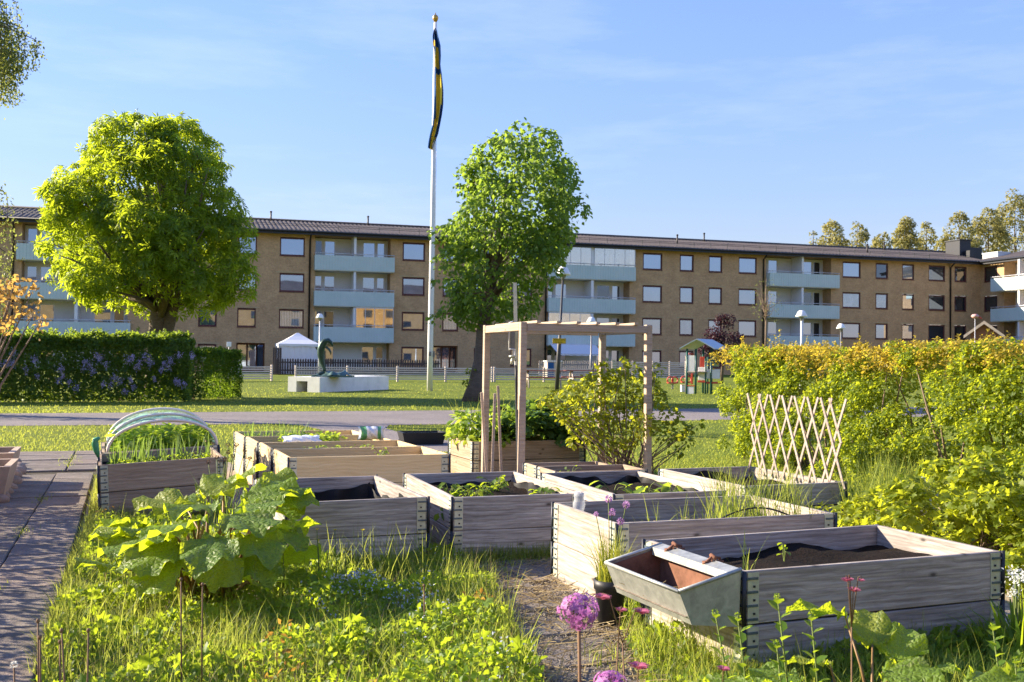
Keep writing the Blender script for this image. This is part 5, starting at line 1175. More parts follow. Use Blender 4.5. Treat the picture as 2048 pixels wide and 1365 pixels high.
def stake(label, p0, p1, w):
    p0, p1 = Vector(p0), Vector(p1); d = p1-p0; t = thing('wooden_stake', label, 'stake', p0, d.to_track_quat('Z', 'Y').to_euler(), 'timber stakes by the pergola'); m = MB(); m.cbox(-w/2, -.012, 0, w/2, .012, d.length, .003); m.build('shaft', M['post_wood'], t)
stake('leaning board crossing in front of the left pergola post', dp(974, 945, 9.2)-Vector((0, 0, .04)), dp(963, 785, 9.2), .042)
stake('upright stake tilting right, left one of the crossed pair', dp(984, 945, 9.0)-Vector((0, 0, .04)), dp(990, 787, 9.0), .04)
stake('taller square stake of the crossed pair', dp(1003, 945, 9.1)-Vector((0, 0, .04)), dp(996, 772, 9.1), .042)
# ------------------------------------------------------------------ expanding lattice in the bed
trb = B_['tr']; lt = thing('lattice_trellis', 'silvery expanding lattice of crossed laths standing in the lined bed', 'trellis', on_bed(trb, .79, .02, .30), (0, 0, trb.rotation_euler.z+PI/2))
n_, wd, hh = 7, .155, .70
for i in range(n_):
    for s_ in (1, -1):
        x0 = wd*i; ln = hh; x1 = x0+s_*.27
        lo = Vector((x0-s_*.135, 0, -.02)); hi = Vector((x0+s_*.135, 0, .62))
        if i == 0 and s_ == -1: hi, lo = Vector((x0-.135, 0, .62)), Vector((x0+.135, 0, -.02))
        d = hi-lo; m = MB(); m.cbox(-.011, -.004, 0, .011, .004, d.length, .0015)
        o = m.build('lath', M['lattice_wood'], lt, lo+Vector((.05, .0045*s_, 0)), (0, math.atan2(d.x, d.z), 0))
# half laths closing the two ends
for x0, s_ in ((-wd*.55, 1), (wd*(n_-1)+wd*.55, -1)):
    for (za, zb_, sg2) in ((-.02, .3, 1), (.3, .62, -1)):
        lo = Vector((x0, 0, .3)); hi = Vector((x0+s_*.135, 0, za if sg2 == 1 else zb_)); d = hi-lo; m = MB(); m.cbox(-.011, -.004, 0, .011, .004, d.length, .0015); m.build('lath', M['lattice_wood'], lt, lo+Vector((.05, .0045*sg2*s_, 0)), (0, math.atan2(d.x, d.z), 0))
# ------------------------------------------------------------------ zinc trough on the nearest bed
nb = B_['near']; tr = thing('zinc_trough', 'galvanised sheet trough with rusty inside hooked onto the left side of the nearest bed', 'trough', on_bed(nb, -.012, .0, 0), (0, 0, nb.rotation_euler.z))
Ly = .565; A_, Bt, Cf, Df = (-.004, .412), (-.27, .350), (-.215, .225), (-.012, .20)
def off(p, q, r): return p
outer = [A_, Bt, Cf, Df]; cxm = sum(p[0] for p in outer)/4; czm = sum(p[1] for p in outer)/4
inner = [(p[0]+(cxm-p[0])*.07, p[1]+(czm-p[1])*.05) for p in outer]
m = MB(); V = []
for y in (0, Ly):
    for p in outer: V.append((p[0], y, p[1]))
m.add(V, [(0, 3, 2, 1), (4, 5, 6, 7), (1, 2, 6, 5), (2, 3, 7, 6), (3, 0, 4, 7)]); m.build('sheet_body', M['trough'], tr)
m = MB(); V = []
for y in (.006, Ly-.006):
    for p in inner: V.append((p[0], y, p[1]-(.008 if p[1] > .3 else -.006)))
m.add(V, [(0, 1, 2, 3), (4, 7, 6, 5), (1, 5, 6, 2), (2, 6, 7, 3), (3, 7, 4, 0)]); m.build('inner_lining', M['rust'], tr)
m = MB(); rr = .006
Ap, Bp = (-.004, .412), (-.27, .350)
for a, b in (((Ap[0], 0, Ap[1]), (Bp[0], 0, Bp[1])), ((Bp[0], 0, Bp[1]), (Bp[0], Ly, Bp[1])), ((Bp[0], Ly, Bp[1]), (Ap[0], Ly, Ap[1]))): m.tube([a, b], .008, 6)
m.add([(-.004, .0, .414), (-.004, Ly, .414), (-.055, Ly, .402), (-.055, 0, .402)], [(0, 1, 2, 3)]); m.add([(-.055, .01, .402), (-.055, Ly-.01, .402), (-.058, Ly-.01, .372), (-.058, .01, .372)], [(0, 1, 2, 3)]); m.build('rim', M['trough'], tr)
for y in (.17, .45):
    m = MB(); m.box(-.05, y, .405, .035, y+.02, .412); m.tube([(-.055, y+.005, .40), (-.01, y+.012, .425), (.03, y+.02, .418), (.035, y+.02, .38)], .006, 6); m.tube([(-.01, y-.01, .425), (.0, y+.035, .428)], .008, 6); m.tube([(-.02, y-.005, .412), (.0, y+.03, .43)], .004, 5); m.build('hook', M['rust'], tr)
m = MB()
for i in range(70): a = Vector((random.uniform(-.21, -.06), random.uniform(.04, .5), .262+random.uniform(0, .012))); d = Vector((random.gauss(0, 1), random.gauss(0, 1), random.gauss(0, .25))).normalized()*random.uniform(.03, .07); m.add([a, a+d, a+d+Vector((.002, .003, .002)), a+Vector((.002, .003, .002))], [(0, 1, 2, 3)])
props(m.build('straw', M['dry'], tr), kind='stuff')
m = MB(); m.add([(-.24, .01, .255), (-.03, .01, .255), (-.03, Ly-.01, .255), (-.24, Ly-.01, .255)], [(0, 1, 2, 3)]); m.build('old_soil', M['gravel'], tr)
# ------------------------------------------------------------------ pot of chives
po = Vector((.445, 4.64, 0)); t = thing('flower_pot', 'black plastic pot standing between the trough and the grassy bed', 'pot', po)
m = MB(); m.lathe([(.052, 0), (.066, .17), (.074, .175), (.074, .215), (.068, .215), (.062, .18), (.0, .175)], 22); m.build('shell', M['black_plastic'], t)
t = thing('chive_plant', 'yellowing clump of chives with purple flower balls growing in the black pot', 'plant', po+Vector((0, 0, .17)))
n = 260; a = rng.uniform(0, 2*PI, n); r_ = .055*np.sqrt(rng.uniform(0, 1, n)); P = np.stack([r_*np.cos(a), r_*np.sin(a), np.zeros(n)], 1)
props(link('leaves', blades('leaves', P, rng.uniform(.12, .30, n), .005, .35, 4), M['chive'], t), kind='stuff')
def flower_ball(mb_, c, r, n=50):
    d = rand_dirs(n); P_ = np.array(c)+d*r*.55; return P_, frames(rand_dirs(n), d), np.full(n, r*.62)
for px, py, in ((1252, 1010), (1224, 1025), (1217, 998), (1192, 1029), (1241, 1043)):
    h = dp(px, py, 4.62)-t.location; m = MB(); m.tube([(h.x*.2, h.y*.2, 0), (h.x*.6, h.y*.5, h.z*.6), tuple(h)], .0022, 5); st_ = m.build('flower_stalk', M['stem'], t)
    P, R, S = flower_ball(None, h, .017 if px != 1192 else .012, 70); props(link('flower_head', scatter('flower_head', *LEAF2, P, R, S), M['chive_bloom'], st_), kind='stuff')
# ------------------------------------------------------------------ loose things among the beds
q = on_bed(B_['n3'], 1.0, .35, .385); t = thing('plastic_sack', 'white and green sack of soil standing on the pine beds, the upright one', 'sack', q+Vector((.1, .1, 0)), (0, 0, .35))
def sack(t, w, h, d, mats):
    m = MB(); nx, nz = 14, 12; V = []
    for i in range(nx+1):
        for j in range(nz+1):
            u, v = i/nx, j/nz; e = math.sin(PI*u)**.5*math.sin(PI*min(1, v*1.05))**.5; x_ = (u-.5)*w*(1-.12*math.sin(PI*v)); V.append((x_, -d*e-.008*math.sin(u*19+v*9), h*v*(1-.12*(u-.5)**2)+.003*math.sin(u*23)))
    n1 = len(V); V += [(x_, -y_*.6+.01, z_) for x_, y_, z_ in V]
    for i in range(nx):
        for j in range(nz):
            a = i*(nz+1)+j; mi = 1 if (i in (1, 2, 3) or i in (10, 11)) else 0
            m.add([V[a], V[a+nz+1], V[a+nz+2], V[a+1]], [(0, 1, 2, 3)], mi, True); m.add([V[n1+a], V[n1+a+1], V[n1+a+nz+2], V[n1+a+nz+1]], [(0, 1, 2, 3)], mi, True)
    return m.build('bag', mats, t)
sack(t, .27, .13, .06, [M['bag'], M['bag_green']])
t = thing('plastic_sack', 'flat pale plastic sack lying across the third pine bed', 'sack', on_bed(B_['n3'], .42, .12, .40), (-1.2, 0, .38)); sack(t, .36, .13, .022, [M['bag'], M['bag']])
q = gp(838, 893); t = thing('plant_tray', 'black plastic tray on the ground behind the pine beds', 'tray', (q.x, q.y+.35, 0), (0, 0, .3)); m = MB(); V = [(-.26, -.17, 0), (.26, -.17, 0), (.26, .17, 0), (-.26, .17, 0), (-.3, -.2, .17), (.3, -.2, .17), (.3, .2, .17), (-.3, .2, .17), (-.27, -.18, .17), (.27, -.18, .17), (.27, .18, .17), (-.27, .18, .17), (-.24, -.15, .02), (.24, -.15, .02), (.24, .15, .02), (-.24, .15, .02)]
m.add(V, [(0, 3, 2, 1)]+[(i, (i+1) % 4, (i+1) % 4+4, i+4) for i in range(4)]+[(i+4, (i+1) % 4+4, (i+1) % 4+8, i+8) for i in range(4)]+[(i+8, (i+1) % 4+8, (i+1) % 4+12, i+12) for i in range(4)]+[(12, 13, 14, 15)]); m.build('shell', M['black_plastic'], t)
mb_ = B_['mid']; q = on_bed(mb_, .1, .67, .33); t = thing('plastic_bottle', 'crumpled clear plastic bottle hanging upside down on the back corner of the grassy bed', 'bottle', q, (.15, .1, 0))
m = MB(); m.lathe([(.012, 0), (.014, .03), (.03, .06), (.034, .09), (.028, .11), (.034, .135), (.03, .155), (.0, .16)], 12); m.build('shell', M['clear'], t)
t = thing('garden_hose', 'thin black hose arching over the grassy bed', 'hose', on_bed(mb_, 0, 0, 0)); m = MB(); pts = []
for i in range(17): s_ = i/16; pts.append(on_bed(mb_, .50+.62*s_, .1-.06*s_, .34+.11*math.sin(PI*s_))-t.location)
m.tube(pts, .0045, 6); m.build('tube', M['black_plastic'], t)
t = thing('hand_tool', 'green handled tool with a curved blade stuck upright at the corner of the onion bed', 'garden tool', dp(197, 925, 7.75)); m = MB(); b = t.location
for a, b2_, c_ in (((197, 925), (193, 905), 'pin'),): pass
P3 = [dp(x, y, 7.75)-b for x, y in ((198, 928), (197, 915), (193, 902), (190, 888), (191, 880), (199, 876))]; m.tube(P3[1:], [.010, .022, .026, .022, .010], 8); m.build('handle', M['green_handle'], t); m = MB(); m.tube([P3[0]-Vector((0, 0, .05)), P3[1]], .011, 6); m.build('socket', M['pin'], t)
q = dp(1845, 965, 6.6); t = thing('plastic_jug', 'pale grey plastic jug half hidden in the currant bush', 'jug', (q.x, q.y, q.z-.12)); m = MB(); m.lathe([(.05, -.12), (.055, 0), (.05, .08), (.02, .12), (.018, .15), (.0, .155)], 14); m.build('shell', M['jug'], t); m = MB(); m.tube([(.05, 0, .07), (.09, 0, .05), (.09, 0, -.03), (.052, 0, -.06)], .009, 6); m.build('handle', M['jug'], t)
# tubs edged with round stones at the left edge
for i, (px, py, lab, hh_) in enumerate(((-8, 1012, 'nearer pale concrete tub at the left edge above the round stones', .30), (2, 985, 'farther pale concrete tub at the left edge, dark soil inside', .33))):
    q = gp(px, py); t = thing('planter_tub', lab, 'planter', (q.x-.42, q.y+.2, 0), (0, 0, TH)); m = MB(); w_, d_ = .42, .34
    V = [(-w_*.85, -d_*.85, 0), (w_*.85, -d_*.85, 0), (w_*.85, d_*.85, 0), (-w_*.85, d_*.85, 0), (-w_, -d_, hh_), (w_, -d_, hh_), (w_, d_, hh_), (-w_, d_, hh_), (-w_+.05, -d_+.05, hh_), (w_-.05, -d_+.05, hh_), (w_-.05, d_-.05, hh_), (-w_+.05, d_-.05, hh_), (-w_+.05, -d_+.05, hh_-.06), (w_-.05, -d_+.05, hh_-.06), (w_-.05, d_-.05, hh_-.06), (-w_+.05, d_-.05, hh_-.06)]
    m.add(V, [(0, 3, 2, 1)]+[(i_, (i_+1) % 4, (i_+1) % 4+4, i_+4) for i_ in range(4)]+[(i_+4, (i_+1) % 4+4, (i_+1) % 4+8, i_+8) for i_ in range(4)]+[(i_+8, (i_+1) % 4+8, (i_+1) % 4+12, i_+12) for i_ in range(4)]); m.build('shell', M['concrete_tub'], t)
    m = MB(); m.add(V[12:], [(0, 1, 2, 3)]); m.build('soil', M['soil'], t)
def stone_mesh(seed):
    m = MB(); m.lathe([(0, -.5), (.3, -.42), (.47, -.15), (.5, .1), (.38, .36), (.18, .48), (0, .5)], 12); r = np.random.default_rng(seed); V = np.array(m.v); V = V*(1+.12*vnoise(V, 2.2, seed)[:, None]); m.v = [tuple(v) for v in V]; return m.mesh('round_stone')
sms = [stone_mesh(i) for i in range(3)]
for i, (px, py, s_) in enumerate(((2, 1003, .13), (10, 995, .12), (16, 985, .13), (22, 975, .15), (26, 962, .16), (32, 952, .15), (38, 944, .14), (-4, 1012, .13), (30, 933, .13), (18, 966, .12))):
    q = gp(px, py); o = link('round_stone', sms[i % 3], M['stone'], None, (q.x, q.y, s_*.25), (random.uniform(-.3, .3), random.uniform(-.3, .3), random.uniform(0, 6)), (s_*1.3, s_, s_*.8)); props(o, 'rounded brown stone in the stone edging beside the concrete tubs', 'stone', 'round stones edging the tubs')
# net tunnel
l8 = B_['l8']; t = thing('net_tunnel', 'green net stretched over three pale hoops above the brown bed', 'net tunnel', l8.location.copy(), (0, 0, l8.rotation_euler.z)); L8, W8 = .90, 1.05
def hoop_pt(a, y, hgt, sk=0): return Vector((L8/2+(L8/2-.02)*-math.cos(a)+sk*math.sin(a), y, .36+hgt*math.sin(a)**.8+L8*.05*(.5-.5*math.cos(a))))
for i, (y, hg) in enumerate(((.12, .255), (.42, .29), (.95, .31))):
    m = MB(); m.tube([hoop_pt(PI*i_/24, y, hg) for i_ in range(25)], .0125, 8); m.build('hoop', M['hoop'], t)
m = MB(); nx, ny = 28, 16; V = []
for j in range(ny+1):
    yy = .12+.9*j/ny
    for i in range(nx+1): a = PI*i/nx; sag = .03*math.sin(PI*((j*3/ny) % 1)); p = hoop_pt(a, yy, .27+.04*j/ny-sag); p.x += .012*math.sin(j*2.3+i); p.z += .01*math.sin(j*1.7+i*1.3)-.004; V.append(p)
m.add(V, [(j*(nx+1)+i, j*(nx+1)+i+1, (j+1)*(nx+1)+i+1, (j+1)*(nx+1)+i) for j in range(ny) for i in range(nx)], 0, True)
m.build('net', M['net'], t)
# ------------------------------------------------------------------ rhubarb
def rhubarb_leaf_mesh(seed, ruffle=.12):
    r = np.random.default_rng(seed); na, nr = 44, 9; V = [(0, 0, 0)]; Fs = []
    ph = r.uniform(0, 6, 4)
    for i in range(1, nr+1):
        t = i/nr
        for j in range(na):
            a = -PI+2*PI*(j+.5)/na
            R = (.52+.30*math.cos(a)+.10*math.cos(2*a))*(1+.06*math.sin(5*a+ph[0])+.035*math.sin(11*a+ph[1])); 
            notch = math.exp(-((abs(a)-PI)/.32)**2); R *= (1-.55*notch)
            x, y = .22+R*t*math.cos(a)-.22*(1-t)*0, R*t*math.sin(a)
            x -= .22*(1-t)
            vein = abs(math.sin(a*3.5+.0)); z = -.10*x*x-.10*y*y+ .05*abs(y)+ruffle*t**3*math.sin(7*a+ph[2])*.8+ruffle*t**4*.5*math.sin(15*a+ph[3])+.045*t*vein*(1-t*.5)+.012*math.sin(26*x+ph[0])*math.sin(24*y)
            V.append((x, y, z))
    for j in range(na): Fs.append((0, 1+j, 1+(j+1) % na))
    for i in range(nr-1):
        for j in range(na): a = 1+i*na; Fs.append((a+j, a+na+j, a+na+(j+1) % na, a+(j+1) % na))
    m = MB(); m.add(V, Fs, 0, True)
    # raised veins underneath
    me = m.mesh('leaf'); me.materials.append(M['rhubarb']); return me
RL = [rhubarb_leaf_mesh(i) for i in range(6)]
def rhubarb(label, base, leaves, stalks_from=.08):
    """leaves: (position of the leaf base, heading angle, pitch, roll, size)"""
    t = thing('rhubarb_plant', label, 'plant', base)
    tk = 1.0 if 'large' in label else .55
    for i, (p, hd, pitch, roll, s) in enumerate(leaves):
        p = Vector(p)-Vector(base); m = MB(); b0 = Vector((random.uniform(-1, 1)*stalks_from, random.uniform(-1, 1)*stalks_from, -.02)); mid = b0.lerp(p, .55)+Vector((0, 0, .04)); m.tube([b0, mid, p], [.010*tk, .008*tk, .005*tk], 7); m.build('stalk', M['rhubarb_stalk'], t)
        s *= (.82 if 'large' in label else .70); pitch *= .7; o = link('leaf', RL[(i+int(s*100)) % 6], None, t); o.matrix_basis = Matrix.Translation(p) @ Matrix.Rotation(hd, 4, 'Z') @ Matrix.Rotation(-pitch, 4, 'Y') @ Matrix.Rotation(roll, 4, 'X') @ Matrix.Scale(s, 4)
    return t
rb = Vector((-1.42, 4.98, 0)); LV = []
# big rhubarb left of the lined bed: leaf bases measured against the photograph
for px, py, Y, hd, pit, rol, s in ((352, 1018, 5.0, 2.6, .35, -.2, .27), (418, 975, 5.15, 1.3, .55, .1, .28), (505, 985, 5.05, .5, .5, .3, .29), (530, 1000, 5.2, -.2, .1, .1, .28), (560, 975, 5.2, .1, .3, -.2, .24), (470, 1030, 4.75, -.7, -.1, .1, .29), (400, 1040, 4.7, -2.2, -.1, .2, .30),
                                  (330, 1060, 4.75, 2.9, .0, .1, .28), (300, 1075, 4.65, -2.8, -.2, .0, .27), (350, 1090, 4.55, -2.3, -.35, -.2, .28), (440, 1075, 4.5, -1.6, -.4, .0, .27), (515, 1070, 4.65, -.9, -.35, .1, .26), (560, 1060, 4.85, -.2, -.35, .2, .22), (290, 1050, 4.9, 3.0, .15, .2, .26), (370, 1000, 5.25, 2.0, .5, .2, .25), (455, 955, 5.3, .9, .6, -.3, .26), (540, 955, 5.35, .6, .5, .3, .22), (420, 1010, 4.95, -1.9, .1, .0, .28), (480, 1000, 4.95, -.5, .2, .2, .27), (385, 1060, 4.6, -2.6, -.2, .3, .26), (345, 1120, 4.5, -2.0, -.6, .0, .25), (525, 1105, 4.6, -1.0, -.6, .1, .22), (460, 1110, 4.5, -1.5, -.7, 0, .22), (250, 1060, 4.75, 3.1, .0, -.1, .22), (590, 985, 5.1, .2, .1, .3, .18)):
    LV.append((dp(400+(px-400)*.86, py+(18 if py < 1005 else 0), Y), hd, pit, rol, s))
for i in range(16):
    a_ = random.uniform(0, 2*PI); r_ = random.uniform(.1, .42); LV.append((rb+Vector((r_*math.cos(a_)*1.05+.02, r_*math.sin(a_)*.7, random.uniform(.14, .40)*(1.1-r_))), a_+random.gauss(0, .5), random.uniform(-.2, .9), random.gauss(0, .4), random.uniform(.18, .27)))
rhubarb('large rhubarb with sunlit yellow-green leaves between the onion bed and the lined bed', rb, LV, .12)
LV = []
for px, py, Y, hd, pit, rol, s in ((1690, 1232, 3.32, 2.75, .25, .35, .21), (1745, 1290, 3.3, 1.35, .85, .0, .20), (1790, 1320, 3.25, .9, .8, .2, .20), (1765, 1345, 3.1, -.6, .1, .35, .22), (1660, 1330, 3.15, 2.6, .1, .2, .15), (1840, 1345, 3.2, .1, .3, -.2, .15), (1600, 1365, 3.05, 2.7, .25, -.1, .19), (1940, 1372, 3.05, .2, .25, .2, .19), (2010, 1375, 3.1, .3, .2, .1, .2), (1510, 1375, 3.0, 2.9, .2, .1, .18), (1720, 1400, 3.0, -1.6, -.1, 0, .2)):
    LV.append((dp(px, py, Y), hd, pit, rol, s))
rhubarb('crinkled young rhubarb in front of the nearest bed, lower right', Vector((1.08, 3.17, 0)), LV, .06)
# ------------------------------------------------------------------ shrubs and leafy plants
def leafy(name, label, cat, c, cl_, per, tmpl, mat, size, stems=24, stem_mat='twig', r0=.008, up=.6, droop=.3, spread=.1, group=None, flowers=None):
    t = thing(name, label, cat, c, (0, 0, 0), group); m = MB()
    P, R, S = crown_leaves(cl_, per, tmpl, size, droop, up, 1.0, .3); k = P[:, 2] > .01; leaf_crown('leaves', tmpl, M[mat], t, P[k], R[k], S[k])
    for i in range(stems):
        q = Vector(cl_[i % len(cl_)][0]); b = Vector((random.gauss(0, spread), random.gauss(0, spread), 0)); mid = b.lerp(q, .5)+Vector((random.gauss(0, .04), random.gauss(0, .04), .05)); m.tube([b, b.lerp(mid, .5)+Vector((0, 0, .03)), mid, q], [r0, r0*.85, r0*.65, r0*.3], 5)
    props(m.build('stem', M[stem_mat], t), kind='stuff'); return t
rc_ = Vector((1.13, 9.75, 0)); CL = []
for px, py, r_ in ((1262, 745, .10), (1235, 760, .13), (1290, 775, .14), (1190, 770, .15), (1150, 785, .13), (1115, 795, .1), (1225, 795, .18), (1275, 810, .18), (1180, 815, .17), (1130, 825, .12), (1310, 800, .13), (1300, 760, .09), (1240, 840, .17), (1200, 850, .15), (1160, 850, .12), (1290, 850, .14), (1340, 830, .11), (1360, 860, .1), (1330, 870, .11), (1255, 880, .12), (1215, 890, .1), (1375, 885, .06), (1350, 905, .06), (1185, 880, .09), (1310, 740, .07), (1205, 740, .08), (1250, 725, .05), (1395, 850, .05), (1150, 885, .07), (1090, 805, .07)):
    p = dp(px, py, 9.75+random.uniform(-.35, .35)); o = norm(np.array([p.x-rc_.x, p.y-rc_.y, p.z-.6])); CL.append((np.array(p-rc_), r_*1.0, o))
leafy('flowering_shrub', 'open yellow-green shrub with many thin stems right of the pergola', 'shrub', rc_, CL, 7800, LEAF4, 'rose', .048, 60, 'twig', .008, .6, .2, .13)
c = B_['b8']; cp = on_bed(c, .6, .36, .33); CL = []
for i in range(60):
    x_, y_ = random.uniform(.35, 1.25), random.uniform(-.12, .75); z_ = .22*math.sin(min(1, (x_-.2)/1.1)*PI)*.9+random.uniform(-.02, .14)-(max(0, x_-1.05)*.8); q = on_bed(c, x_, y_, .33)+Vector((0, 0, z_)); CL.append((np.array(q-cp), random.uniform(.08, .13), norm(np.array([0, -.6, .7]))))
for i in range(16):
    q = on_bed(c, random.uniform(.75, 1.35), random.uniform(-.22, .0), random.uniform(.10, .36)); CL.append((np.array(q-cp), .09, norm(np.array([.3, -.8, .3]))))
leafy('cranesbill_plant', 'dense dark green cranesbill spilling over the front of the bed beyond the pergola', 'plant', cp, CL, 3400, LOBED, 'geranium', .085, 20, 'stem', .004)
CL = []
cp2 = on_bed(c, .2, .4, .33)
for i in range(34): q = on_bed(c, random.uniform(-.02, .42), random.uniform(.0, .72), .34)+Vector((0, 0, random.uniform(.0, .24))); CL.append((np.array(q-cp2), random.uniform(.06, .1), norm(np.array([0, -.4, .8]))))
leafy('lovage_plant', 'bright green leafy herbs with whitish blooms at the left end of the cranesbill bed', 'plant', cp2, CL, 3200, LEAF4, 'lettuce', .075, 16, 'stem', .004)
n = 70; P = np.array([tuple(on_bed(c, random.uniform(.0, .5), random.uniform(.1, .7), .35)) for _ in range(n)]); props(link('tall_grass', blades('tall_grass', P, rng.uniform(.25, .5, n), .009, .3, 4), M['grass']), 'tall thin grass blades standing up out of the cranesbill bed beside the stakes', 'grass', kind='stuff')
n = 220; P = np.array([tuple(on_bed(c, random.uniform(-.02, .35), random.uniform(.0, .6), .36))+(0,) for _ in range(n)])[:, :3]; P[:, 2] += rng.uniform(.05, .27, n); props(link('white_blossom', scatter('white_blossom', *LEAF2, P, frames(rand_dirs(n)+UP, rand_dirs(n)), .028*rng.uniform(.5, 1.2, n)), M['white_bloom']), 'small white blossom among the herbs at the left end of the cranesbill bed', 'blossom', kind='stuff')
# currant bush in front of the hedge, right edge
cc = Vector((2.75, 6.0, 0)); CL = []
for i in range(120):
    x_, y_ = random.gauss(.1, .5), random.gauss(0, .5); z_ = max(.08, .62*math.exp(-(x_**2+y_**2)/.9)*random.uniform(.25, 1.05)); CL.append((np.array([x_, y_, z_]), random.uniform(.08, .14), norm(np.array([-.5, -.4, .6]))))
leafy('currant_bush', 'low spreading yellow-green currant bush at the right edge behind the nearest bed', 'shrub', cc, CL, 4300, LOBED, 'currant', .052, 50, 'twig', .006, .6, .2, .2)
# ground ivy / low shrub at the hedge foot
CL = []; c0 = Vector((2.85, 7.9, 0))
for i in range(50): CL.append((np.array([random.gauss(0, .5), random.gauss(0, .8), abs(random.gauss(.08, .1))]), random.uniform(.08, .14), norm(np.array([-.6, -.2, .5]))))
leafy('low_shrub', 'low leafy suckers at the foot of the sunlit hedge behind the lattice bed', 'shrub', c0, CL, 2600, LEAF4, 'currant', .05, 20, 'twig', .004, .6, .2, .3)
# ------------------------------------------------------------------ vegetables
def clump_plant(name, label, group, p, n, size, mat, h=.12, tmpl=LEAF4, rad=.1, copies=None):
    t = thing(name, label, 'plant', p, (0, 0, random.uniform(0, 6)), group); m = MB(); P = []; N = []; T = []
    for i in range(n):
        a = random.uniform(0, 2*PI); r_ = rad*random.uniform(.3, 1); q = Vector((r_*math.cos(a), r_*math.sin(a), h*random.uniform(.35, 1))); m.tube([(0, 0, 0), q*.6+Vector((0, 0, .02)), q], .0022, 4, cap=False); P.append(q); N.append((.5*math.cos(a)+random.gauss(0, .3), .5*math.sin(a)+random.gauss(0, .3), 1)); T.append((math.cos(a), math.sin(a), random.gauss(0, .3)))
    st_ = m.build('stalk', M['stem'], t); leaf_crown('leaves', tmpl, M[mat], t, np.array(P), frames(np.array(N, float), np.array(T, float)), size*rng.uniform(.7, 1.2, n)); return t
for i, (x_, y_, lab) in enumerate(((.18, .22, 'strawberry plant nearest the front left corner of the central lined bed'), (.30, .40, 'strawberry plant in the middle of the central lined bed'), (.50, .75, 'strawberry plant at the back of the central lined bed'), (.62, .2, 'strawberry plant near the front right of the central lined bed'), (.12, .5, 'strawberry plant along the left side of the central lined bed'))):
    clump_plant('strawberry_plant', lab, 'strawberry plants', on_bed(B_['c4'], x_, y_, .30), 26, .05, 'weed', .11, LEAF4, .09)
for i, (x_, y_, lab) in enumerate(((.22, .5, 'young marrow plant at the left of the marrow bed'), (.42, .42, 'young marrow plant in the middle of the marrow bed'), (.58, .35, 'young marrow plant at the right of the marrow bed'), (.35, .2, 'small marrow seedling at the front of the marrow bed'))):
    clump_plant('marrow_plant', lab, 'young marrow plants', on_bed(B_['b5'], x_, y_, .30), 7, .085, 'lettuce', .10, LEAF4, .09)
clump_plant('seedling', 'tiny green seedling in the soil of the nearest bed', None, on_bed(B_['near'], .52, .45, .318), 6, .035, 'weed', .09, LEAF4, .03)
clump_plant('seedling', 'small yellow-green sprig showing above the front pine board', None, on_bed(B_['n1'], .78, .3, .36), 14, .03, 'lettuce', .10, LEAF4, .07)
clump_plant('seedling', 'small sprig on the far edge inside the lined bed beside the rhubarb', None, on_bed(B_['c3'], .42, .15, .26), 9, .035, 'weed', .13, LEAF4, .06)
clump_plant('seedling', 'pale sprig at the right corner inside the lined bed beside the rhubarb', None, on_bed(B_['c3'], .62, .1, .27), 8, .03, 'lettuce', .13, LEAF4, .05)
clump_plant('seedling', 'green sprig between the two narrow boards by the pergola post', None, on_bed(B_['b5c'], .2, .2, .27), 12, .035, 'weed', .09, LEAF4, .08)
# onions: one plant copied
on_t = thing('onion_plant', 'upright onion leaves growing in the brown bed beside the path', 'plant', on_bed(B_['l7'], .1, .1, .33), (0, 0, 0), 'onions in the brown bed')
props(link('leaves', blades('leaves', np.zeros((7, 3))+rng.normal(0, .008, (7, 3))*np.array([1, 1, 0]), rng.uniform(.12, .26, 7), .009, .22, 4), M['onion'], on_t), kind='stuff'); m = MB(); m.lathe([(.004, 0), (.012, .01), (.008, .03), (.0, .04)], 7); m.build('bulb', M['stem'], on_t)
for i in range(26):
    o = on_t if i == 0 else copy_tree(on_t); o.location = on_bed(B_['l7'], .06+.74*random.random(), .08+.8*random.random(), .325); o.rotation_euler = (0, 0, random.uniform(0, 6)); s_ = random.uniform(.7, 1.25); o.scale = (s_,)*3
lk = thing('leek_plant', 'leek leaves standing in the rearmost pine bed', 'plant', (0, 0, 0), (0, 0, 0), 'leeks in the rearmost pine bed')
props(link('leaves', blades('leaves', np.zeros((8, 3))+rng.normal(0, .01, (8, 3))*np.array([1, 1, 0]), rng.uniform(.10, .2, 8), .014, .45, 4), M['onion'], lk), kind='stuff'); m = MB(); m.tube([(0, 0, 0), (0, 0, .05)], .01, 6); m.build('shaft', M['stem'], lk)
for i in range(22):
    o = lk if i == 0 else copy_tree(lk); o.location = on_bed(B_['n4'], .06+.56*random.random(), .1+.5*random.random(), .31); o.rotation_euler = (0, 0, random.uniform(0, 6)); s_ = random.uniform(.8, 1.3); o.scale = (s_,)*3
def low_leaves(name, label, bed, x0, x1, y0, y1, z, n, size, mat, tmpl=LEAF4, h=.05):
    P = np.array([tuple(on_bed(bed, random.uniform(x0, x1), random.uniform(y0, y1), z)) for _ in range(n)]); P[:, 2] += rng.uniform(0, h, n)
    props(link(name, scatter(name, *tmpl, P, frames(rand_dirs(n)*.7+UP, rand_dirs(n)), size*rng.uniform(.6, 1.3, n)), M[mat]), label, 'plants', kind='stuff')
low_leaves('lettuce_seedlings', 'band of yellow-green lettuce seedlings in the third pine bed', B_['n3'], .3, .85, .35, .7, .34, 500, .05, 'lettuce', LEAF4, .1)
low_leaves('radish_seedlings', 'sparse radish seedlings in the second pine bed', B_['n2'], .35, .95, .3, .5, .335, 160, .035, 'lettuce', LEAF4, .07)
low_leaves('salad_plants', 'green salad plants growing under the net tunnel', l8, .06, .84, .1, .98, .33, 1500, .065, 'lettuce', LEAF4, .19)
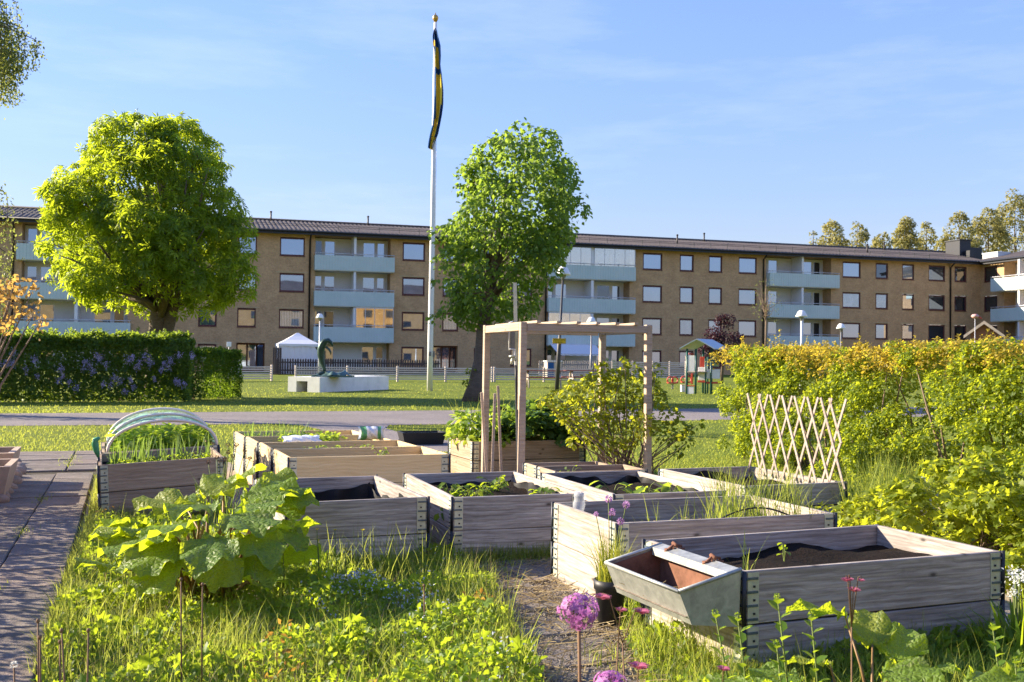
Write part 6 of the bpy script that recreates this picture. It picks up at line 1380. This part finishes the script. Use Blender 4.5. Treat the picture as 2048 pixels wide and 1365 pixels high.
low_leaves('chickweed', 'small weeds covering the soil between the onions', B_['l7'], .05, .8, .05, .85, .325, 900, .03, 'weed', LEAF2, .04)
low_leaves('soil_weeds', 'small weeds on the soil of the grassy bed', B_['mid'], .05, 1.1, .1, .65, .29, 160, .03, 'dry', LEAF2, .04)
# brown-budded chives behind the rhubarb
t = thing('chive_plant', 'chives with dull brown-purple buds between the onion bed and the pine beds', 'plant', (-2.03, 7.35, 0)); n = 60; P = rng.normal(0, .06, (n, 3))*np.array([1, 1, 0]); props(link('leaves', blades('leaves', P, rng.uniform(.25, .45, n), .007, .3, 4), M['onion'], t), kind='stuff')
for px, py in ((456, 890), (473, 890), (440, 922), (417, 924), (450, 919), (457, 905), (434, 915), (489, 903), (500, 917), (465, 912)):
    h = dp(px, py, 7.3)-t.location; m = MB(); m.tube([(h.x*.3, h.y*.3, 0), (h.x*.7, h.y*.6, h.z*.6), tuple(h)], .003, 5); st_ = m.build('flower_stalk', M['stem'], t); P, R, S = flower_ball(None, h, .016, 50); props(link('flower_head', scatter('flower_head', *LEAF2, P, R, S), M['brown_stem'], st_), kind='stuff')
# ------------------------------------------------------------------ flowers close to the camera
def allium(label, px, py, Y, r, base_px):
    c = dp(px, py, Y); t = thing('allium_flower', label, 'flower', (c.x+.004, Y, 0), (0, 0, 0), None); h = c-t.location; m = MB(); m.tube([(0, 0, 0), (.002, 0, h.z*.5), (h.x, h.y, h.z-r*.3)], .0042, 8); st_ = m.build('stem', M['stem'] if False else M['brown_stem'], t)
    d = rand_dirs(190); P = []; R = []; S = []; m2 = MB()
    for k in d[:135]:
        tip = Vector(k)*r*random.uniform(.70, 1.04)*1.0; tip.z *= .84; m2.tube([h, h+tip*.95], .0006, 3, cap=False)
        a = Vector(k).orthogonal().normalized(); b = Vector(k).cross(a)
        for q in range(6):
            an = q*PI/3+random.uniform(-.1, .1); dr = a*math.cos(an)+b*math.sin(an); P.append(tuple(h+tip)); R.append((tuple(Vector(k)), tuple((dr+Vector(k)*.45).normalized()))); S.append(random.uniform(.008, .0115))
    m2.build('pedicel', M['stem'], t); R = np.array(R); props(link('flower_head', scatter('flower_head', *LEAF2, np.array(P), frames(R[:, 0], R[:, 1]), np.array(S)), M['allium'], t), kind='stuff'); return t
allium('big round purple allium head on a bare stem, centre foreground', 1158, 1222, 2.62, .054, 1365); allium('purple allium head cut by the bottom edge of the picture', 1220, 1372, 2.55, .045, 1500)
def columbine(label, base, heads, mat='pink'):
    t = thing('columbine', label, 'flower', base); B0 = Vector(base); cs = [dp(px, py, Y)-B0 for px, py, Y, s in heads]; fork = sum(cs, Vector())/len(cs)*.8; fork.z = min(c_.z for c_ in cs)*.82
    m = MB(); m.tube([(0, 0, 0), (fork.x*.5+.006, fork.y*.5, fork.z*.5), tuple(fork)], [.003, .0026, .002], 7); m.build('stem', M['brown_stem'], t)
    for c, (px, py, Y, s) in zip(cs, heads):
        m = MB(); m.tube([tuple(fork), (fork.x*.3+c.x*.7, c.y, c.z+.010), (c.x, c.y, c.z+.014), tuple(c)], [.0017, .0014, .0012, .001], 5); st_ = m.build('flower_stalk', M['brown_stem'], t)
        P, Nn, T, S = [], [], [], []
        for q in range(5):
            an = 2*PI*q/5+.3
            for (rr, zz, ss, tz, off_) in ((.12, .0, 1.0, -.35, 0), (.10, -.1, .95, -1.1, .6), (.10, .1, .8, 1.1, .6), (.08, -.15, .8, -.8, .3), (.06, .1, .9, .5, .3)):
                a2 = an+off_; P.append((c.x+s*rr*math.cos(a2), c.y+s*rr*math.sin(a2), c.z+s*zz)); Nn.append((-.4*math.cos(a2)+.1, -.4*math.sin(a2), 1)); T.append((math.cos(a2), math.sin(a2), tz)); S.append(s*ss)
        props(link('flower', scatter('flower', *LEAF4, np.array(P), frames(np.array(Nn), np.array(T)), np.array(S)), M[mat], t), kind='stuff')
    P = [(random.gauss(0, .05), random.gauss(0, .04), random.uniform(.02, .14)) for _ in range(14)]; n = len(P); leaf_crown('leaves', LOBED, M['geranium'], t, np.array(P), frames(rand_dirs(n)*.5+UP, rand_dirs(n)), .045*rng.uniform(.6, 1.2, n)); return t
columbine('pink columbine with two blooms in front of the zinc trough', (.33, 2.95, 0), [(1205, 1197, 2.95, .026), (1283, 1226, 2.95, .026)]); columbine('small dull pink columbine bud beside the allium', (.27, 2.9, 0), [(1243, 1222, 2.9, .018)])
columbine('pale pink columbine bloom low at the bottom, right of the alliums', (.33, 2.75, 0), [(1277, 1336, 2.75, .028)]); columbine('pink columbine bloom at the bottom right of the gravel', (.58, 2.9, 0), [(1447, 1340, 2.9, .02)])
columbine('tall columbine with nodding dusky buds before the nearest bed', (.935, 2.9, 0), [(1692, 1162, 2.9, .016), (1708, 1182, 2.9, .02), (1722, 1162, 2.9, .012), (1698, 1160, 2.9, .014)])
def weed_stalk(label, base_px, tip_px, Y, mat='weed', n=16, bud='white_bloom'):
    b = dp(*base_px, Y); b.z = 0; c = dp(*tip_px, Y)-b; t = thing('weed_stalk', label, 'plant', b, (0, 0, 0)); m = MB(); m.tube([(0, 0, 0), (c.x*.5+.006, 0, c.z*.5), tuple(c)], [.004, .003, .002], 6); m.build('stem', M['stem'], t)
    P = []; T = []
    for i in range(n): s_ = .35+.65*i/n; a = i*2.4; P.append((c.x*s_, 0, c.z*s_)); T.append((math.cos(a), math.sin(a), .7))
    leaf_crown('leaves', LEAF4, M[mat], t, np.array(P), frames(np.array(T)*np.array([-.5, -.5, 1])+.01, np.array(T)), .045*rng.uniform(.5, 1.2, n)); P, R, S = flower_ball(None, tuple(c), .011, 40); props(link('bud', scatter('bud', *LEAF2, P, R, S), M[mat], t), kind='stuff'); return t
for lab, b, tp2, Y in (('leafy stalk with a round bud left of the columbine', (1590, 1365), (1555, 1194), 3.0), ('leafy weed stalk close to the young rhubarb leaf', (1645, 1365), (1622, 1230), 3.05), ('short leafy stalk at the foot of the nearest bed corner', (1575, 1365), (1553, 1287), 3.0), ('tall nodding stalk at the hinged corner of the nearest bed', (1480, 1350), (1430, 1225), 3.1), ('thin leafy stalk right of the zinc trough', (1505, 1340), (1475, 1232), 3.15), ('stalk with a green bud at the right end of the nearest bed', (2012, 1340), (1985, 1252), 3.2), ('small budded stalk at the lower right corner', (2040, 1365), (2030, 1320), 3.1)): weed_stalk(lab, b, tp2, Y)
wf = dp(2035, 1160, 4.1); t = thing('garlic_flower', 'cluster of small white flowers beside the right end of the nearest bed', 'flower', (wf.x, 4.1, 0)); m = MB(); PP = []
for i in range(7):
    h = Vector((random.gauss(0, .05), random.gauss(0, .05), wf.z+random.uniform(-.06, .05))); m.tube([(0, 0, 0), (h.x*.5, h.y*.5, h.z*.6), tuple(h)], .003, 5); PP += [tuple(h+Vector((random.gauss(0, .016), random.gauss(0, .016), random.gauss(0, .012)))) for _ in range(40)]
m.build('stem', M['stem'], t); PP = np.array(PP); n = len(PP); leaf_crown('blossom', LEAF2, M['white_bloom'], t, PP, frames(rand_dirs(n)+UP, rand_dirs(n)), .013*rng.uniform(.7, 1.2, n)); P = rng.normal(0, .05, (60, 3))*np.array([1, 1, 0]); props(link('leaves', blades('leaves', P, rng.uniform(.15, .35, 60), .022, .5, 4), M['weed'], t), kind='stuff')
def dandelion(label, px, py, Y, bpx, white=False):
    c = dp(px, py, Y); b = dp(bpx, 1365, Y); b.z = 0; t = thing('dandelion_stalk', label, 'plant', b, (0, 0, 0), 'spent dandelion stalks'); h = c-b; m = MB(); m.tube([(0, 0, 0), (h.x*.6, 0, h.z*.5), tuple(h)], [.0035, .003, .0025], 6); m.build('stem', M['brown_stem'], t)
    if white: P, R, S = flower_ball(None, tuple(h), .012, 60); props(link('seed_head', scatter('seed_head', *LEAF2, P, R, S*.7), M['white_bloom'], t), kind='stuff')
    else: m = MB(); m.lathe([(.002, -.006), (.006, 0), (.004, .006), (0, .008)], 8, tuple(h)); m.build('receptacle', M['dry'] if False else M['brown_stem'], t)
dandelion('white dandelion clock low at the left corner of the weeds', 28, 1330, 2.9, 40, True)
for px, py, bp, lab in ((76, 1243, 84, 'tallest bare brown dandelion stalk at the paving edge, lower left'), (80, 1275, 88, 'shorter dandelion stalk standing right against the tallest one'), (123, 1262, 150, 'dandelion stalk leaning right, middle of the five at the lower left'), (120, 1285, 125, 'upright dandelion stalk touching the leaning one, lower left'), (177, 1262, 175, 'rightmost bare dandelion stalk of the five at the lower left')): dandelion(lab, px, py, 2.95, bp)
for px, py, Y, bp, lab in ((362, 1160, 3.5, 365, 'dead stalk in front of the rhubarb, left one of two'), (405, 1170, 3.6, 404, 'dead stalk in front of the rhubarb, right one of two'), (848, 1172, 4.3, 850, 'lone dead stalk among the weeds near the gravel walk')): dandelion(lab, px, py, Y, bp)
bt = None
for px, py in ((670, 1062), (725, 1062), (565, 1080), (636, 1083), (655, 1110), (652, 1127), (634, 1061), (690, 1100)):
    c = dp(px, py, 4.95+random.uniform(-.1, .1)); t = thing('buttercup', 'small yellow buttercup in the grass before the lined bed', 'flower', (c.x, c.y, 0), (0, 0, 0), 'buttercups before the lined bed'); m = MB(); m.tube([(0, 0, 0), (.01, 0, c.z*.5), (0, 0, c.z)], .002, 5); m.build('stem', M['stem'], t)
    a = np.arange(6)*PI/3; T = np.stack([np.cos(a), np.sin(a), np.full(6, .6)], 1); props(link('bloom', scatter('bloom', *LEAF2, np.tile((0, 0, c.z), (6, 1)), frames(T*np.array([-.5, -.5, 1])+.01, T), np.full(6, .014)), M['yellow_bloom'], t), kind='stuff')
# ------------------------------------------------------------------ uncountable ground cover
def stuff(name, me, mat, label, cat='plants'): return props(link(name, me, M[mat]), label, cat, kind='stuff')
POLY = lambda *pp: [gp(*p)[:2] for p in pp]
weedA = POLY((25, 1580), (118, 1235), (190, 1085), (300, 1062), (560, 1100), (850, 1115), (985, 1165), (1010, 1235), (1085, 1400), (1130, 1640), (10, 1640))
weedB = POLY((1185, 1175), (1250, 1180), (1440, 1280), (1520, 1345), (2090, 1270), (2150, 1640), (1290, 1640), (1290, 1400), (1240, 1260))
def hgt(P): return .05*vnoise(P[:, :2], 2.6, 3)
P = sample_poly(weedA, 27000); P2 = sample_poly(weedB, 9000); P = np.concatenate([P, P2])
d_ = vnoise(P[:, :2], 3.0, 12); H = np.clip(.10+.07*d_+rng.normal(0, .04, len(P)), .04, .34); tall = rng.uniform(size=len(P)) < .05; H[tall] *= 1.7
stuff('meadow_grass', blades('meadow_grass', P, H, rng.uniform(.002, .0045, len(P)), .4, 4), 'grass', 'wild grass in the foreground between the paving and the beds')
Pd = sample_poly(weedA, 2600); stuff('dead_grass', blades('dead_grass', Pd, np.clip(.12+.05*rng.normal(0, 1, len(Pd)), .04, .3), .003, .7, 4), 'dry', 'dead straw-coloured grass blades among the foreground weeds')
# leafy weeds in layers
def weeds(name, poly, n, size, mat, label, hmax=.13, tmpl=LEAF4, thr=-9, seed=5, freq=2.4, hseed=3):
    P = sample_poly(poly, n); k = vnoise(P[:, :2], freq, seed) > thr; P = P[k]; n = len(P); top = np.clip(hmax*(.62+.55*vnoise(P[:, :2], 3.0, hseed)), .02, .3); P[:, 2] = top*rng.uniform(.85 if 'forget' in name or 'red' in name else .15, 1.1, n)**.6
    stuff(name, scatter(name, *tmpl, P, frames(rand_dirs(n)*1.0+UP*.55, rand_dirs(n)+UP*.3), size*rng.uniform(.5, 1.35, n)), mat, label)
weeds('leafy_weeds', weedA, 34000, .026, 'weed', 'low leafy weeds filling the foreground left of the gravel walk', .15)
weeds('broad_weeds', weedA, 1900, .05, 'weed', 'broader lobed weed leaves scattered in the foreground', .17, LOBED, .1, 8)
weeds('broad_weeds', weedB, 2600, .048, 'weed', 'broad lobed leaves under the zinc trough and the nearest bed', .13, LOBED, -.1, 9)
weeds('leafy_weeds', weedB, 9000, .026, 'weed', 'low leafy weeds under the zinc trough', .11)
weeds('reddish_weeds', weedA, 5200, .026, 'redweed', 'patches of rusty orange spurge among the weeds', .19, LEAF2, .55, 15, 3.4)
fm_poly = POLY((560, 1290), (620, 1190), (850, 1180), (880, 1240), (800, 1300)); weeds('forget_me_nots', fm_poly, 1200, .012, 'blue_bloom', 'pale blue forget-me-nots among the foreground weeds', .19, LEAF2, .1, 21, 5); weeds('forget_me_nots', weedA, 2200, .012, 'blue_bloom', 'thinly scattered pale blue flowers in the foreground weeds', .19, LEAF2, .45, 25, 4.5)
# tufts: tall seeding grass
def tuft(name, label, pts, n, h, w, lean, mat='grass', z=0, rad=.05, group=None):
    c = Vector(pts[0]); t = thing(name, label, 'grass', (c.x, c.y, c.z), (0, 0, 0), group); P = []
    for p in pts:
        q = Vector(p)-c; P.append(rng.normal(0, rad, (n, 3))*np.array([1, 1, 0])+np.array(q))
    P = np.concatenate(P); props(link('blade', blades('blade', P, h*rng.uniform(.5, 1.1, len(P)), w, lean, 5), M[mat], t), kind='stuff'); m = MB(); m.lathe([(rad*.8, -.01), (rad*.5, .02), (.0, .03)], 8); m.build('root_clump', M['soil'], t); return t
tuft('grass_tuft', 'tall wispy grass tuft at the right end of the lattice', [(2.62, 7.35, 0), (2.5, 7.2, 0), (2.75, 7.2, 0), (2.6, 6.95, 0)], 190, .60, .006, .28, 'grass', 0, .08, 'tall grass tufts'); tuft('grass_tuft', 'grass tuft standing in front of the lattice bed', [on_bed(trb, .12, -.03, .15), on_bed(trb, .3, -.04, .15), on_bed(trb, -.05, .1, .15)], 55, .36, .006, .35, 'grass', 0, .07, 'tall grass tufts')
md = B_['mid']; tuft('grass_tuft', 'tall grass growing inside the grassy bed under the hose', [on_bed(md, x_, y_, .30) for x_, y_ in ((.72, .2), (.85, .15), (.95, .22), (.8, .35), (.65, .12), (1.05, .12))], 48, .36, .0055, .42, 'grass', 0, .05, 'tall grass tufts'); tuft('grass_tuft', 'thin grass tuft at the left front of the grassy bed', [on_bed(md, .42, .1, .30), on_bed(md, .25, .08, .30)], 16, .26, .005, .4, 'grass', 0, .03, 'tall grass tufts')
tuft('grass_tuft', 'two or three grass blades at the left corner inside the nearest bed', [on_bed(B_['near'], .12, .16, .32)], 9, .22, .006, .25, 'grass', 0, .015, 'tall grass tufts')
tuft('grass_tuft', 'spray of bright grass in front of the rhubarb and lined bed', [gp(700, 1180), gp(640, 1190), gp(760, 1170), gp(560, 1190), gp(820, 1160)], 60, .32, .006, .35, 'grass', 0, .1, 'tall grass tufts'); tuft('grass_tuft', 'bright seeding grass at the edge of the gravel walk', [gp(935, 1245), gp(900, 1230), gp(980, 1240)], 45, .27, .005, .35, 'grass', 0, .07, 'tall grass tufts'); tuft('grass_tuft', 'fine seeding grass over the weeds left of centre', [gp(480, 1230), gp(420, 1290), gp(560, 1260), gp(350, 1250), gp(260, 1260)], 34, .24, .004, .4, 'grass', 0, .1, 'tall grass tufts')
tuft('grass_tuft', 'grass spray low in the centre foreground', [gp(740, 1330), gp(1030, 1360), gp(640, 1340)], 40, .26, .005, .4, 'grass', 0, .07, 'tall grass tufts'); tuft('grass_tuft', 'grass blades in front of the lower right rhubarb', [dp(1900, 1400, 3.2)*Vector((1, 1, 0)) if False else (1.33, 3.2, 0), (1.2, 3.25, 0), (.92, 3.3, 0), (1.45, 3.3, 0)], 26, .24, .005, .35, 'grass', 0, .06, 'tall grass tufts')
CLs = [(np.array([random.gauss(0, .05), random.gauss(0, .04), .04+.035*i]), .05, norm(np.array([0, -1, .5]))) for i in range(9)]; q = gp(903, 1108); leafy('nettle_plant', 'leafy weed climbing the hinge at the left corner of the central bed', 'plant', q, CLs, 2600, LEAF4, 'geranium', .05, 8, 'stem', .003, .6, .3, .03)
# grass at the feet of the beds
foot = []
def edge_strip(bed, L, W, out=.10):
    return [[on_bed(bed, -out, -out, 0)[:2], on_bed(bed, L+out, -out, 0)[:2], on_bed(bed, L+out, .0, 0)[:2], on_bed(bed, -out, .0, 0)[:2]]]
Ps = []
for k_, L_, W_, n_ in (('c3', .78, 1.1, 1500), ('c4', .8, 1.2, 1500), ('mid', 1.2, .75, 500), ('near', 1.28, .74, 1600), ('l7', .86, .9, 600), ('n1', 1.25, .7, 200)):
    for pl in edge_strip(B_[k_], L_, W_): Ps.append(sample_poly(pl, n_))
Ps.append(sample_poly(POLY((700, 1120), (870, 1075), (1100, 1080), (1115, 1130), (1000, 1150), (860, 1140)), 2600)); Ps.append(sample_poly(POLY((180, 1040), (205, 960), (225, 1000), (300, 1070), (215, 1110)), 1900)); Ps.append(sample_poly(POLY((60, 1365), (172, 1050), (215, 1060), (140, 1365)), 3600)); Ps.append(sample_poly(POLY((172, 1050), (196, 950), (206, 950), (200, 1050)), 700)); Ps.append(sample_poly(POLY((1690, 1060), (2048, 1130), (2048, 1250), (1990, 1130), (1700, 1040)), 1800)); Ps.append(sample_poly([site(3.9, 6.4)[:2], site(4.9, 6.4)[:2], site(5.6, 10)[:2], site(4.3, 10)[:2]], 3500))
P = np.concatenate(Ps); stuff('path_edge_grass', blades('path_edge_grass', P, rng.uniform(.05, .15, len(P)), rng.uniform(.003, .006, len(P)), .5, 3), 'grass', 'grass growing along the feet of the beds and the edge of the paving')
# grass and moss in slab joints
P = []
for (u, v, n_) in ((-.62, 5.0, 260), (-.62, 5.6, 160), (-.62, 7.4, 120), (-.95, 6.2, 100), (-.62, 9.1, 80)): a = rng.normal(0, 1, (n_, 2))*np.array([.035, .16]); P += [tuple(site(u+q_[0], v+q_[1])) for q_ in a]
for (u, v, n_) in ((-1.25, 12.4, 260), (-.57, 12.3, 260), (-1.9, 12.5, 160)): a = rng.normal(0, 1, (n_, 2))*np.array([.05, .4]); P += [tuple(site(u+q_[0], v+q_[1])) for q_ in a]
P = np.array(P); P[:, 2] = .02; stuff('joint_grass', blades('joint_grass', P, rng.uniform(.015, .045, len(P)), .006, .7, 2), 'grass', 'moss and grass in the joints of the paved path')
# dry straw and pebbles on the gravel walk
gw = POLY((860, 1135), (1100, 1105), (1125, 1180), (1240, 1250), (1330, 1400), (1400, 1600), (1050, 1600), (1000, 1300)); n = 2600; P = sample_poly(gw, n); P[:, 2] = .02+rng.uniform(0, .02, n); k = vnoise(P[:, :2], 3, 31) > -.2; P = P[k]; n = len(P); dd = rand_dirs(n)*np.array([1, 1, .18]); stuff('dry_straw', scatter('dry_straw', [(0, -.018, 0), (1, -.012, 0), (1, .012, .02), (0, .018, .02)], [(0, 1, 2, 3)], P, frames(UP+rand_dirs(n)*.4, dd), rng.uniform(.04, .15, n)), 'dry', 'dry cut grass lying on the gravel walk', 'straw')
n = 9000; P = np.concatenate([sample_poly(gw, n)]); P[:, 2] = .014+.012; oct_v = [(1, 0, 0), (-1, 0, 0), (0, 1, 0), (0, -1, 0), (0, 0, .7), (0, 0, -.7)]; oct_f = [(0, 2, 4), (2, 1, 4), (1, 3, 4), (3, 0, 4), (2, 0, 5), (1, 2, 5), (3, 1, 5), (0, 3, 5)]
peb = leafmat('pebbles', [(.12, .10, .085), (.2, .17, .14), (.28, .24, .2), (.16, .13, .11)], (.1, .1, .1), .0, .85); M['pebble'] = peb
stuff('pebbles', scatter('pebbles', oct_v, oct_f, P, frames(rand_dirs(n), rand_dirs(n)), rng.uniform(.003, .008, n)), 'pebble', 'small pebbles on the gravel walk', 'gravel')
n = 1300; P = sample_poly(gw, n); k = vnoise(P[:, :2], 3.4, 41) > .35; P = P[k]; P[:, 2] = .02; stuff('walk_grass', blades('walk_grass', P, rng.uniform(.03, .10, len(P)), .005, .6, 3), 'grass', 'thin grass tufts growing through the gravel walk')
# lawn: short blades over the visible grass
def lawn_band(Y0, Y1, n, h, w):
    Y = rng.uniform(Y1**-1, Y0**-1, n)**-1; X = rng.uniform(-.53, .53, n)*Y; return np.stack([X, Y, np.zeros(n)], 1)
pathpoly = np.array([ext(far_a, far_b, 1.7), ext(far_a, far_b, -1.2), ext(near_a, near_b, -1.2)]+[tuple(gp(*p)[:2]) for p in brl]+[tuple(gp(*p)[:2]) for p in br]+[ext(near_a, near_b, 1.7)])
gf = np.array([site(.0, 3.2)[:2], site(4.9, 3.2)[:2], site(4.9, 6.4)[:2], site(3.9, 9.5)[:2], site(1.6, 11.3)[:2], site(-.3, 11.9)[:2], site(-.5, 11.0)[:2], site(-.3, 6)[:2]])
pav = np.array([site(-1.8, 2.6)[:2], site(-.28, 2.6)[:2], site(-.28, 11.2)[:2], site(.5, 11.2)[:2], site(.5, 13.6)[:2], site(-2.6, 13.6)[:2], site(-2.6, 11.2)[:2], site(-1.8, 11.2)[:2]])
P = np.concatenate([lawn_band(8.0, 22, 110000, 0, 0), lawn_band(20, 52, 45000, 0, 0)]); k = ~(in_poly(P, pathpoly) | in_poly(P, gf) | in_poly(P, pav)); P = P[k]; far_ = P[:, 1] > 20
H = np.where(far_, .032, .036)*rng.uniform(.5, 1.4, len(P))*(1+.5*np.clip(vnoise(P[:, :2], .8, 51), 0, 1)); W_ = np.where(far_, .02, .010)*rng.uniform(.7, 1.3, len(P))
stuff('lawn_grass', blades('lawn_grass', P, H, W_, .55, 1), 'lawn_blade', 'short sunlit lawn grass around the path and the beds', 'lawn')
# dandelion clocks dotted over the lawn
for px, py in ((441, 850), (2, 838), (780, 842)): pass
